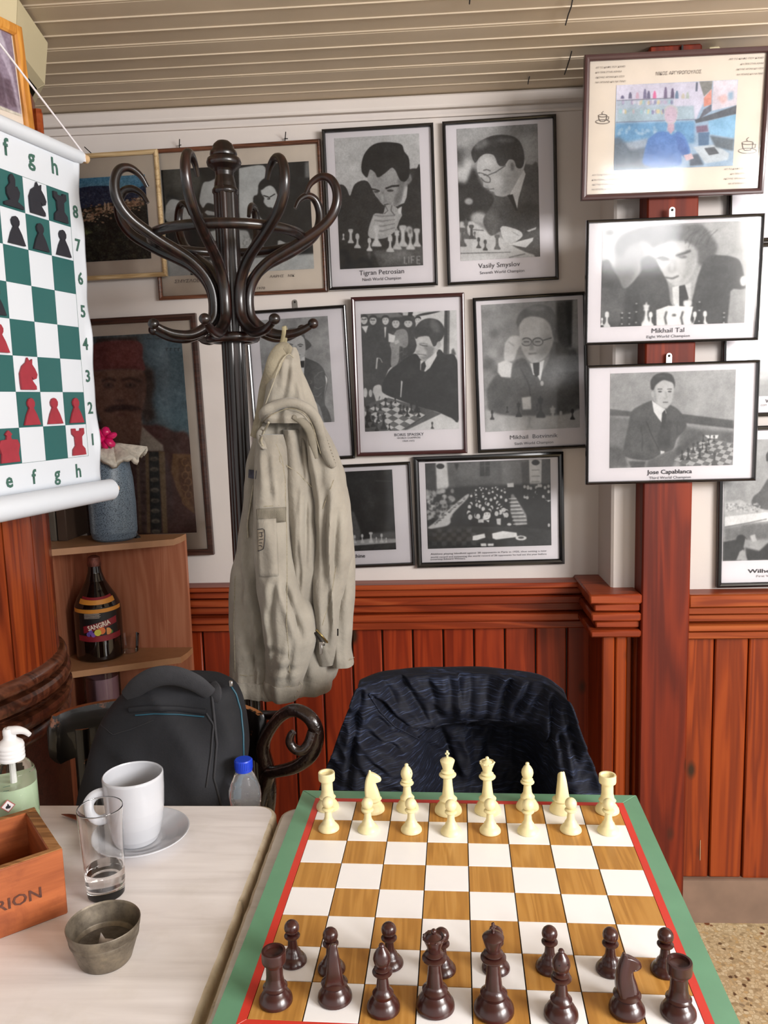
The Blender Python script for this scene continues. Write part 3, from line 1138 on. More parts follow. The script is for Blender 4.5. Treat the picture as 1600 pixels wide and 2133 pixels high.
def art_spassky():
    A = Art([(83, 160), (1485, 110), (1490, 1850), (133, 1857)], 380, 470, 214)
    A.P(66, [(83, 160), (640, 140), (700, 185), (860, 200), (880, 400), (870, 700), (640, 900), (470, 980), (330, 1420), (120, 1480)], 4)
    A.P(118, [(83, 160), (620, 140), (700, 200), (500, 215), (90, 210)], 8)
    A.P(40, [(775, 135), (840, 135), (838, 190), (1000, 185), (1250, 125), (1000, 150), (870, 190), (775, 195)], 3)
    for x, y, w_, h in ((130, 245, 100, 130), (260, 255, 100, 130), (440, 255, 96, 130), (590, 300, 110, 140), (770, 300, 120, 120), (912, 260, 80, 110)):
        A.face(x, y, w_, h, 205, -.2, 50)
    A.L(40, [(95, 235), (130, 240), (170, 230)], 9, 2)
    A.L(40, [(220, 250), (290, 250)], 8, 2)
    A.P(220, [(90, 340), (190, 330), (155, 440)], 2)
    A.P(214, [(420, 350), (450, 350), (440, 490), (428, 520)], 2)
    A.P(148, [(600, 400), (700, 380), (760, 450), (760, 620), (700, 660), (640, 640), (630, 830), (560, 960), (510, 900), (520, 700), (500, 600), (560, 460)], 5)
    for i in range(160):
        A.E(100 + 90 * A.rs.rand(), 520 + A.rs.rand() * 230, 420 + A.rs.rand() * 480, 8, 8, 2, .35)
    A.P(222, [(480, 440), (580, 480), (560, 580), (480, 570)], 2)
    A.P(190, [(560, 560), (620, 540), (640, 580), (580, 610)], 2)
    A.P(66, [(1310, 115), (1382, 115), (1362, 770), (1280, 760)], 2)
    A.P(120, [(1350, 115), (1382, 115), (1366, 770), (1340, 770)], 3, .8)
    A.P(60, [(1400, 700), (1430, 670), (1470, 770), (1400, 775)], 6, .8)
    A.P(42, [(620, 890), (760, 790), (880, 750), (1000, 860), (1205, 690), (1300, 760), (1480, 850), (1492, 1700), (1380, 1690), (1180, 1600), (900, 1520), (640, 1420), (400, 1310), (380, 1200), (480, 1000)], 3)
    A.P(60, [(700, 900), (880, 850), (900, 1000), (760, 1100)], 30, .5)
    A.P(198, [(860, 500), (960, 470), (1090, 500), (1200, 620), (1192, 720), (1070, 840), (1000, 850), (935, 820), (905, 770), (872, 735), (870, 690), (895, 640)], 2)
    A.P(110, [(990, 640), (1060, 620), (1150, 660), (1120, 800), (1000, 850), (930, 800), (1040, 760)], 14, .6)
    A.P(66, [(850, 470), (862, 390), (920, 300), (1000, 245), (1100, 228), (1220, 262), (1290, 350), (1305, 430), (1272, 520), (1200, 600), (1140, 645), (1100, 560), (1060, 492), (930, 500), (880, 530)], 5)
    A.E(130, 1160, 340, 60, 110, 18, .6, -.4)
    A.E(185, 1215, 620, 34, 50, 4)
    A.L(60, [(930, 612), (990, 632), (1050, 636)], 10, 4)
    A.L(70, [(925, 600), (980, 596), (1050, 610)], 8, 4, .7)
    A.L(70, [(895, 752), (960, 760), (1030, 772)], 7, 3)
    A.L(226, [(905, 765), (980, 774)], 6, 2)
    A.E(222, 960, 540, 50, 30, 16, .7)
    A.E(216, 900, 680, 18, 34, 8, .8)
    A.E(206, 1010, 720, 34, 26, 14, .6)
    A.P(170, [(880, 700), (940, 690), (930, 740), (880, 735)], 6, .6)
    A.P(222, [(940, 840), (1010, 862), (1180, 720), (1185, 780), (1080, 958), (1010, 1012), (935, 985)], 2)
    A.P(50, [(950, 900), (1000, 855), (1022, 930), (990, 1012), (945, 990)], 2)
    A.P(205, [(245, 1290), (262, 1215), (320, 1188), (368, 1205), (380, 1290), (400, 1440), (372, 1430), (345, 1350), (330, 1440), (345, 1480), (300, 1440), (270, 1350)], 3)
    A.E(200, 140, 1300, 30, 70, 3)
    A.E(195, 215, 1310, 26, 55, 3)
    A.L(210, [(315, 800), (300, 960)], 20, 2)
    A.L(210, [(315, 800), (360, 810), (388, 870)], 9, 2)
    A.P(220, [(655, 1130), (680, 1150), (665, 1270), (655, 1380), (640, 1375), (650, 1240)], 2)
    A.P(90, [(240, 1440), (470, 1380), (930, 1520), (1230, 1625), (720, 1845), (133, 1857), (130, 1500)], 3)
    A.checker((480, 1390), (1000, 1640), (560, 1900), (60, 1600), 6, 205, 105)
    A.P(96, [(960, 1530), (1230, 1625), (740, 1845), (700, 1845), (1010, 1640)], 3, .8)
    A.L(60, [(1010, 1640), (700, 1845)], 8, 1)
    for x, y, h, kd in ((200, 1720, 150, 'k'), (160, 1800, 160, 'p'), (250, 1790, 160, 'p'), (320, 1720, 130, 'p'), (400, 1830, 230, 'k'), (480, 1840, 90, 'p'), (300, 1850, 130, 'p'), (170, 1660, 170, 'r'), (640, 1620, 150, 'k'), (740, 1660, 150, 'p'), (800, 1610, 160, 'k'), (880, 1600, 230, 'k'), (905, 1665, 130, 'p'), (430, 1520, 140, 'p'), (510, 1540, 110, 'p'), (280, 1580, 110, 'p'), (570, 1460, 80, 'p'), (350, 1560, 100, 'p'), (690, 1600, 110, 'p')):
        A.piece(36, x, y, h, kd)
        A.E(170, x + 6, y - h * .7, 4, 8, 2, .7)
    A.piece(60, 1100, 1840, 100, 'p')
    return A.noise(3, 2)


def art_botvinnik():
    A = Art([(1077, 77), (1522, 50), (1530, 650), (1088, 663)], 360, 480, 150)
    for i in range(14):
        A.E(90 + 90 * A.rs.rand(), 1080 + A.rs.rand() * 160, 90 + A.rs.rand() * 300, 26, 22, 10, .7)
    A.P(88, [(1425, 60), (1497, 55), (1492, 270), (1440, 290), (1420, 180)], 6)
    A.P(66, [(1465, 58), (1500, 55), (1494, 270), (1478, 250)], 5)
    A.P(176, [(1500, 55), (1524, 52), (1528, 280), (1495, 270)], 4)
    A.P(190, [(1090, 560), (1530, 540), (1532, 652), (1088, 665)], 8)
    A.P(104, [(1235, 330), (1275, 325), (1330, 400), (1385, 330), (1400, 245), (1470, 280), (1522, 310), (1530, 560), (1260, 590), (1120, 570), (1100, 520), (1102, 460), (1140, 400), (1200, 370)], 4)
    A.P(80, [(1100, 470), (1150, 400), (1200, 420), (1210, 500), (1150, 570), (1110, 550)], 10, .7)
    A.P(150, [(1395, 250), (1470, 280), (1460, 420), (1400, 500), (1340, 500), (1400, 380)], 16, .5)
    A.L(60, [(1255, 370), (1290, 440), (1300, 500)], 5, 2, .6)
    A.P(206, [(1250, 170), (1270, 140), (1310, 128), (1360, 138), (1395, 175), (1408, 235), (1385, 300), (1330, 345), (1295, 335), (1262, 285), (1252, 230)], 2, 1, True)
    A.P(168, [(1360, 200), (1400, 220), (1385, 300), (1335, 345), (1330, 300)], 10, .6)
    A.P(112, [(1242, 185), (1238, 150), (1255, 112), (1300, 82), (1355, 74), (1405, 98), (1425, 160), (1418, 240), (1405, 215), (1395, 165), (1365, 138), (1310, 128), (1268, 142)], 3)
    A.E(160, 1330, 92, 46, 12, 6, .7)
    for cx in (1283, 1335):
        A.E(70, cx, 246, 26, 20, 1, .9)
        A.E(186, cx, 247, 22, 16, 1)
        A.L(90, [(cx - 12, 246), (cx + 12, 246)], 5, 1.5)
    A.L(70, [(1360, 240), (1400, 228)], 4, 1)
    A.P(150, [(1303, 245), (1295, 285), (1318, 285), (1312, 245)], 3, .7)
    A.L(110, [(1292, 302), (1330, 300)], 5, 2)
    A.P(208, [(1185, 250), (1210, 222), (1250, 220), (1265, 245), (1240, 285), (1225, 330), (1185, 335), (1178, 300)], 2, 1, True)
    A.L(130, [(1200, 245), (1225, 265)], 4, 2, .7)
    A.P(222, [(1150, 345), (1185, 330), (1216, 345), (1208, 412), (1165, 408), (1148, 385)], 2)
    A.P(228, [(1298, 345), (1325, 350), (1365, 330), (1345, 430), (1330, 400), (1312, 400)], 1)
    A.P(56, [(1312, 345), (1342, 342), (1340, 400), (1325, 410), (1315, 390)], 1.5)
    A.E(200, 1353, 440, 8, 12, 1)
    A.P(226, [(1258, 505), (1300, 500), (1302, 560), (1262, 562)], 2)
    for x, y, h, kd, g in ((1120, 606, 45, 'p', 60), (1190, 575, 30, 'p', 60), (1243, 595, 70, 'k', 60), (1345, 600, 100, 'k', 58), (1495, 612, 50, 'p', 56), (1293, 650, 60, 'p', 170), (1402, 645, 100, 'k', 196), (1440, 620, 50, 'p', 200), (1330, 570, 36, 'p', 80)):
        A.piece(g, x, y, h, kd)
    return A.noise(3, 2)


def art_alekhine():
    A = Art([(-60, 155), (375, 147), (387, 632), (-48, 640)], 300, 330, 38)
    A.P(58, [(170, 160), (260, 155), (270, 400), (200, 480)], 30, .8)
    A.P(96, [(100, 380), (140, 400), (175, 520), (165, 570), (100, 575)], 4)
    A.P(160, [(-40, 200), (60, 200), (80, 330), (20, 380), (-40, 360)], 12)
    A.L(90, [(275, 212), (375, 218)], 6, 3, .7)
    A.P(168, [(110, 575), (240, 560), (386, 565), (387, 592), (110, 606)], 3)
    A.P(120, [(240, 530), (386, 520), (386, 565), (240, 570)], 6, .7)
    A.P(52, [(110, 606), (387, 592), (387, 622), (110, 632)], 2)
    for x, h, kd in ((135, 50, 'p'), (182, 55, 'p'), (235, 65, 'r'), (268, 35, 'p'), (300, 55, 'p'), (328, 30, 'p')):
        A.piece(205, x, 588, h, kd)
    return A.noise(3, 1)


def art_blindfold():
    A = Art([(568, 105), (1330, 76), (1338, 603), (587, 623)], 460, 330, 98)
    A.P(66, [(568, 105), (640, 100), (640, 290), (575, 300)], 6)
    A.P(125, [(1030, 90), (1200, 85), (1200, 240), (1040, 245)], 6, .8)
    A.P(115, [(770, 105), (895, 100), (895, 200), (770, 210)], 8, .7)
    A.P(60, [(900, 92), (960, 90), (962, 180), (902, 182)], 1)
    A.L(150, [(930, 92), (931, 180)], 3, 1, .6)
    A.L(150, [(902, 120), (960, 118)], 3, 1, .6)
    A.P(206, [(632, 102), (700, 100), (712, 240), (690, 280), (640, 275)], 3)
    A.E(40, 660, 122, 24, 16, 2)
    A.P(40, [(745, 105), (770, 105), (760, 150)], 3)
    A.P(212, [(1198, 82), (1278, 80), (1275, 255), (1205, 250)], 2)
    A.E(40, 1240, 98, 24, 16, 2)
    for y in (145, 182, 215, 235):
        A.L(70, [(1215, y), (1265, y - 2)], 3, 1, .7)
    A.P(80, [(1150, 95), (1198, 90), (1200, 235), (1160, 235)], 4, .8)
    A.P(40, [(570, 275), (800, 245), (1340, 225), (1345, 605), (587, 625)], 8)
    A.P(216, [(1066, 225), (1106, 222), (1108, 248), (1068, 250)], 1)
    for i in range(70):
        x = 575 + A.rs.rand() * 170
        y = 270 + A.rs.rand() * 170
        A.E(150 + 60 * A.rs.rand(), x, y, 12, 14, 3, .8)
    for i in range(30):
        A.E(60, 575 + A.rs.rand() * 170, 290 + A.rs.rand() * 150, 8, 10, 3, .8)
    A.P(200, [(588, 490), (640, 450), (810, 300), (830, 312), (730, 420), (720, 470), (650, 508), (590, 500)], 3)
    for i in range(40):
        t_ = A.rs.rand()
        A.E(90, 610 + 200 * t_, 480 - 170 * t_ + A.rs.rand() * 14, 8, 3, 1, .7)
    A.P(150, [(1090, 292), (1105, 290), (1220, 470), (1120, 485), (1085, 400)], 3)
    for i in range(8):
        y = 320 + i * 22
        A.L(225, [(1075 + i * 4, y), (1125 + i * 11, y - 3)], 5, 1)
        A.L(60, [(1075 + i * 4, y + 9), (1125 + i * 11, y + 7)], 5, 1, .7)
    for i in range(60):
        t_ = (i / 60) ** 1.4
        y = 250 + t_ * 190
        x = 950 + (A.rs.rand() - .5) * (200 + 60 * t_)
        r = 7 + 12 * t_
        A.E(36, x, y - r * .5, r * 1.05, r * 1.1, 1)
        A.E(208, x, y, r * .75, r * .95, 1)
        A.P(30, [(x - r * 2, y + r * 3.2), (x - r * 1.2, y + r), (x + r * 1.2, y + r), (x + r * 2, y + r * 3.2)], 1)
    for i in range(26):
        x, y = 1170 + A.rs.rand() * 165, 240 + A.rs.rand() * 90
        A.E(195, x, y, 9, 11, 1)
        A.P(32, [(x - 20, y + 50), (x - 12, y + 11), (x + 12, y + 11), (x + 22, y + 50)], 1)
    A.P(34, [(1180, 350), (1340, 340), (1344, 600), (1200, 600)], 4)
    A.face(945, 418, 44, 56, 225, 0, 30)
    A.P(28, [(890, 490), (920, 450), (970, 445), (1000, 490)], 1)
    A.P(225, [(935, 450), (960, 448), (955, 465)], 1)
    A.face(1045, 385, 28, 34, 215, 0, 30)
    A.P(215, [(1038, 405), (1056, 405), (1052, 440)], 1)
    A.E(205, 1080, 475, 14, 9, 1)
    A.E(205, 1322, 480, 8, 12, 1)
    A.P(200, [(890, 445), (925, 440), (925, 465), (890, 465)], 2)
    A.P(205, [(1000, 440), (1030, 438), (1028, 480), (1005, 475)], 2)
    A.P(56, [(590, 505), (700, 485), (1150, 490), (1335, 510), (1338, 603), (587, 623)], 4)
    for i in range(9):
        for j in range(4):
            if (i + j) % 2:
                A.P(92, [(610 + i * 30, 500 + j * 26), (640 + i * 30, 500 + j * 26), (640 + i * 30, 524 + j * 26), (610 + i * 30, 524 + j * 26)], 2, .6)
    A.P(228, [(858, 545), (930, 530), (935, 555), (880, 572), (856, 572)], 2)
    A.P(232, [(975, 530), (1040, 515), (1125, 525), (1130, 552), (1000, 568), (978, 560)], 2)
    A.E(228, 1152, 558, 34, 15, 1)
    A.E(90, 1152, 556, 18, 7, 1)
    A.P(220, [(905, 590), (940, 590), (942, 608), (908, 608)], 1)
    A.P(220, [(948, 592), (985, 590), (985, 606), (950, 606)], 1)
    return A.noise(3, 2)


def art_cafe():
    A = Art([(400, 370), (1365, 330), (1340, 995), (385, 1040)], 460, 330, (150, 178, 205))
    A.P((212, 208, 226), [(400, 370), (1170, 340), (1040, 640), (400, 650)], 4)
    A.P((176, 190, 206), [(405, 490), (860, 475), (860, 540), (405, 560)], 2)
    A.P((160, 184, 196), [(410, 555), (1020, 530), (1030, 640), (400, 660)], 4, .9)
    for i in range(60):
        x = 430 + A.rs.rand() * 420
        col = [(120, 116, 160), (230, 220, 232), (190, 170, 200), (150, 200, 210), (220, 200, 150)][A.rs.randint(5)]
        A.E(col, x, 500 + A.rs.randint(2) * 72 + A.rs.rand() * 10, 10, 17, 2, .7)
    for x, h, c in ((450, 25, (90, 84, 120)), (512, 50, (84, 80, 110)), (570, 50, (210, 170, 190)), (630, 75, (110, 104, 140)), (660, 60, (90, 86, 120)), (708, 60, (224, 96, 150)), (795, 90, (112, 96, 130)), (850, 80, (84, 70, 104)), (885, 60, (90, 120, 150)), (935, 40, (200, 190, 170)), (970, 50, (180, 190, 180))):
        A.P(c, [(x - 14, 475), (x - 12, 475 - h * .6), (x - 5, 475 - h), (x + 5, 475 - h), (x + 12, 475 - h * .6), (x + 14, 475)], 2)
    A.L((110, 110, 130), [(405, 490), (860, 470)], 6, 1)
    A.L((120, 126, 150), [(400, 660), (1040, 636)], 7, 1)
    A.P((70, 78, 100), [(1035, 350), (1050, 350), (1048, 420), (1032, 420)], 2)
    A.P((120, 120, 116), [(1060, 345), (1165, 340), (1160, 400), (1100, 460)], 3)
    A.P((222, 140, 120), [(1100, 470), (1160, 400), (1160, 520), (1100, 540)], 2)
    A.P((80, 84, 100), [(1100, 560), (1160, 520), (1160, 570), (1060, 640)], 2)
    A.P((218, 208, 218), [(1170, 340), (1362, 332), (1362, 525), (1165, 570)], 3)
    A.P((224, 176, 170), [(1200, 470), (1270, 440), (1290, 480), (1250, 520)], 8, .8)
    A.P((120, 160, 190), [(1290, 430), (1330, 420), (1330, 480), (1290, 490)], 8, .8)
    A.P((70, 76, 88), [(1030, 640), (1365, 525), (1362, 592), (1160, 640), (1040, 665)], 2)
    A.P((128, 184, 220), [(1140, 650), (1360, 595), (1345, 780), (1150, 750)], 3)
    A.P((70, 140, 190), [(400, 670), (1030, 650), (1030, 820), (390, 840)], 8, .8)
    A.P((90, 130, 160), [(390, 830), (760, 790), (760, 1010), (388, 1038)], 8)
    A.P((78, 92, 108), [(388, 790), (420, 770), (520, 850), (760, 870), (760, 1010), (388, 1035)], 10, .8)
    A.P((168, 176, 190), [(470, 820), (660, 780), (660, 850), (520, 880)], 10, .8)
    for i in range(30):
        A.E((200, 214, 224), 420 + A.rs.rand() * 500, 690 + A.rs.rand() * 60, 12, 14, 3, .35)
    A.P((60, 116, 190), [(660, 790), (740, 735), (820, 735), (850, 760), (900, 730), (960, 780), (1000, 890), (960, 940), (930, 910), (910, 1000), (640, 1000), (630, 900)], 4)
    A.P((40, 90, 170), [(880, 760), (950, 790), (990, 890), (950, 930), (905, 870)], 5, .8)
    A.face(840, 610, 100, 140, 190, 0, 190)
    A.E((205, 172, 196), 840, 600, 50, 66, 4, .75)
    A.P((196, 160, 176), [(815, 670), (870, 670), (870, 720), (840, 750), (815, 720)], 4)
    A.P((110, 80, 110), [(1040, 690), (1130, 680), (1140, 730), (1050, 740)], 4)
    A.P((60, 100, 140), [(1060, 740), (1150, 735), (1145, 840), (1065, 840)], 3)
    A.P((196, 206, 214), [(1020, 850), (1200, 830), (1310, 900), (1300, 950), (1120, 980), (1060, 900)], 4)
    A.P((60, 66, 76), [(1110, 860), (1190, 850), (1230, 900), (1150, 915)], 3)
    A.P((66, 82, 96), [(1150, 760), (1345, 790), (1340, 880), (1200, 850)], 6)
    A.P((56, 70, 90), [(990, 920), (1060, 900), (1110, 990), (1000, 1000)], 6)
    A.P((214, 178, 184), [(945, 915), (1010, 900), (1030, 940), (970, 960)], 3)
    A.noise(4, 2)
    A.a = A.a * .8 + .16
    return A


def art_tal():
    A = Art([(285, 150), (1452, 122), (1432, 915), (285, 962)], 480, 340, 178)
    A.P(196, [(285, 150), (700, 140), (560, 400), (285, 420)], 40)
    A.E(120, 345, 200, 36, 24, 8)
    A.P(70, [(285, 440), (340, 420), (420, 560), (480, 650), (600, 520), (600, 420), (700, 400), (820, 600), (860, 780), (1000, 780), (1060, 560), (1130, 400), (1240, 390), (1320, 400), (1390, 440), (1430, 600), (1420, 660), (1320, 670), (1310, 925), (285, 962)], 6)
    A.P(104, [(285, 640), (480, 650), (470, 900), (285, 940)], 14, .8)
    A.P(96, [(600, 560), (840, 620), (850, 760), (600, 760)], 30, .5)
    A.P(92, [(350, 770), (520, 620), (600, 440), (640, 360), (620, 300), (480, 210), (400, 300)], 14, .5)
    A.P(206, [(700, 300), (720, 250), (860, 220), (1000, 240), (1060, 330), (1040, 480), (980, 590), (900, 628), (840, 600), (790, 540), (740, 440)], 4, 1, True)
    A.P(168, [(960, 300), (1060, 340), (1030, 500), (960, 600), (900, 620), (960, 500)], 16, .7)
    A.P(88, [(380, 330), (430, 230), (560, 170), (760, 150), (960, 142), (1080, 150), (1150, 220), (1210, 320), (1180, 400), (1100, 470), (1060, 440), (1050, 350), (980, 290), (860, 270), (760, 300), (700, 330), (640, 280), (520, 300), (440, 400)], 12, .85)
    A.E(130, 820, 190, 150, 20, 14, .6)
    for i in range(26):
        x = 420 + i * 28
        A.L(70 + 60 * (i % 3 == 0), [(x, 330 - 8 * (i % 5)), (x + 30, 240), (x + 90, 180 + 6 * (i % 4))], 7, 3, .45)
    A.L(86, [(730, 410), (780, 400), (830, 420)], 20, 6)
    A.L(86, [(880, 390), (950, 370), (1000, 350)], 20, 6)
    A.E(96, 790, 420, 34, 12, 5, .8)
    A.E(96, 935, 400, 36, 12, 5, .8)
    A.P(150, [(840, 400), (815, 500), (850, 530), (890, 510), (870, 400)], 10, .7)
    A.E(222, 855, 470, 14, 40, 8, .6)
    A.L(90, [(800, 560), (860, 570), (910, 548)], 12, 4)
    A.P(226, [(860, 640), (915, 625), (930, 780), (900, 800), (870, 760)], 3)
    A.P(215, [(960, 620), (1010, 600), (1010, 740), (970, 700)], 4, .9)
    A.P(60, [(915, 630), (960, 620), (990, 720), (980, 800), (920, 800)], 3)
    A.P(164, [(1320, 670), (1430, 650), (1432, 915), (1300, 925)], 6)
    A.E(220, 1415, 590, 24, 40, 5)
    for x, y, h, kd in ((335, 960, 125, 'p'), (295, 945, 60, 'p'), (655, 950, 190, 'k'), (692, 950, 115, 'p'), (985, 945, 200, 'r'), (1045, 945, 115, 'p'), (1125, 940, 115, 'p')):
        A.piece(232, x, y, h, kd)
    A.P(232, [(735, 820), (830, 785), (1030, 790), (1000, 945), (740, 945)], 3)
    for x in (820, 950):
        A.L(70, [(x, 830), (x - 14, 880), (x, 935)], 14, 4)
    A.E(90, 880, 860, 18, 10, 4)
    for x, y, h in ((455, 950, 110), (515, 950, 110), (570, 950, 190), (1075, 935, 190), (1270, 930, 95)):
        A.piece(52, x, y, h, 'k')
        for dy in (.95, .6, .15):
            A.E(215, x + 4, y - h * dy, 9, 6, 2, .8)
    return A.noise(3, 2)


def art_capablanca():
    A = Art([(328, 205), (1260, 178), (1245, 885), (328, 912)], 480, 370, 158)
    A.P(172, [(860, 190), (1260, 178), (1250, 540), (870, 500)], 20, .8)
    A.P(92, [(328, 470), (500, 490), (500, 525), (328, 520)], 4)
    A.P(84, [(850, 505), (1248, 555), (1248, 615), (860, 570)], 4)
    A.L(170, [(860, 585), (1248, 625)], 8, 3, .8)
    A.P(120, [(328, 525), (500, 540), (430, 800), (328, 760)], 12)
    A.P(96, [(328, 750), (430, 760), (470, 900), (328, 912)], 10)
    A.P(104, [(870, 600), (1010, 625), (1248, 640), (1246, 885), (860, 900), (820, 780)], 12)
    A.P(84, [(640, 405), (560, 440), (490, 490), (460, 620), (435, 740), (436, 820), (560, 850), (640, 845), (720, 800), (800, 770), (830, 690), (900, 600), (860, 500), (780, 440), (740, 470)], 4)
    A.P(108, [(500, 640), (560, 620), (620, 700), (600, 800), (480, 790)], 20, .5)
    A.P(62, [(720, 560), (790, 560), (780, 760), (700, 770), (680, 680)], 8, .8)
    A.L(56, [(600, 560), (640, 660), (700, 780)], 6, 2)
    A.L(58, [(560, 600), (575, 700), (570, 780)], 7, 4, .7)
    A.L(58, [(830, 560), (830, 680)], 7, 4, .7)
    A.P(226, [(640, 405), (660, 420), (740, 470), (748, 500), (718, 575), (690, 540), (655, 490)], 2)
    A.P(58, [(718, 500), (738, 475), (750, 520), (735, 620), (712, 590)], 2)
    A.P(190, [(640, 330), (640, 290), (690, 255), (770, 250), (800, 290), (800, 350), (785, 420), (745, 462), (700, 450), (662, 410), (648, 370)], 3, 1, True)
    A.P(146, [(640, 330), (662, 320), (680, 420), (660, 415)], 6, .7)
    A.P(56, [(632, 320), (630, 260), (665, 215), (730, 200), (785, 215), (810, 270), (806, 320), (798, 280), (760, 262), (720, 255), (670, 290), (650, 330)], 3)
    A.E(100, 700, 225, 40, 10, 6, .6)
    for a in (700, 772):
        A.L(70, [(a - 18, 322), (a + 16, 322)], 6, 2)
        A.E(80, a, 340, 14, 6, 2)
    A.L(140, [(742, 340), (750, 385), (730, 395)], 7, 3, .7)
    A.L(100, [(722, 420), (760, 420)], 7, 2)
    A.E(180, 645, 360, 12, 22, 2)
    A.P(228, [(708, 780), (740, 785), (735, 800), (708, 808)], 1)
    A.P(70, [(470, 860), (600, 860), (590, 905), (490, 908)], 6, .8)
    A.P(70, [(620, 850), (830, 760), (1000, 640), (1030, 650), (830, 830), (800, 900), (600, 905)], 10, .6)
    A.P(140, [(810, 840), (1040, 690), (1248, 720), (1245, 886), (940, 900)], 3)
    A.checker((1040, 690), (1300, 740), (1180, 960), (810, 850), 8, 178, 110)
    A.P(222, [(1035, 665), (1138, 662), (1130, 690), (1060, 688)], 1)
    for x, y, h, kd, g in ((870, 850, 75, 'k', 60), (915, 850, 95, 'k', 58), (952, 800, 85, 'k', 70), (1000, 840, 80, 'p', 64), (985, 770, 60, 'p', 72), (1048, 795, 70, 'k', 64), (1025, 715, 60, 'k', 70), (1110, 890, 110, 'k', 90), (1190, 745, 60, 'k', 120), (1105, 715, 50, 'p', 70), (1065, 740, 50, 'p', 66), (905, 905, 30, 'p', 180), (1075, 700, 40, 'p', 76), (1020, 770, 45, 'p', 70)):
        A.piece(g, x, y, h, kd)
    return A.noise(3, 1)


def art_village():
    A = Art([(-110, 530), (1112, 450), (1187, 1745), (-30, 1815)], 400, 440, (72, 138, 176))
    A.P((110, 160, 184), [(-100, 640), (700, 560), (900, 560), (900, 660), (-100, 700)], 40, .8)
    A.P((38, 52, 84), [(-110, 700), (100, 660), (300, 630), (500, 628), (640, 640), (800, 690), (1000, 660), (1130, 640), (1150, 1000), (-60, 1050)], 4)
    for i in range(70):
        A.E((96, 106, 120), 60 + A.rs.rand() * 1000, 720 + A.rs.rand() * 200, 22, 7, 3, .5)
    A.P((34, 38, 32), [(-60, 1000), (400, 940), (700, 880), (1130, 840), (1190, 1750), (-30, 1815)], 10)
    pal = [(170, 130, 98), (190, 150, 116), (150, 104, 78), (110, 84, 60), (196, 170, 140), (84, 72, 52)]
    for i in range(420):
        x = A.rs.rand() * 1080
        yc = 1150 - x * .26
        y = yc + A.rs.randn() * (70 - x * .03)
        c = pal[A.rs.randint(6)]
        r = 10 + A.rs.rand() * 14
        A.P(c, [(x - r, y), (x - r, y - r), (x, y - r * 1.5), (x + r, y - r), (x + r, y)], 1, .85)
    for dx in (490, 545):
        A.P((196, 164, 132), [(dx - 18, 1010), (dx - 14, 900), (dx, 870), (dx + 14, 900), (dx + 18, 1000)], 2)
    A.P((100, 116, 62), [(90, 1300), (180, 1270), (300, 1340), (200, 1380), (110, 1360)], 6)
    for i in range(260):
        g = A.rs.rand()
        A.E((34 + 50 * g, 40 + 44 * g, 30 + 30 * g), A.rs.rand() * 1150, 1250 + A.rs.rand() * 540, 30, 22, 8, .45)
    A.noise(9, 2).noise(5, 5)
    A.a = A.a * 1.08 + .04
    g_ = A.a.mean(2, keepdims=True)
    A.a = A.a * .8 + g_ * .2
    return A


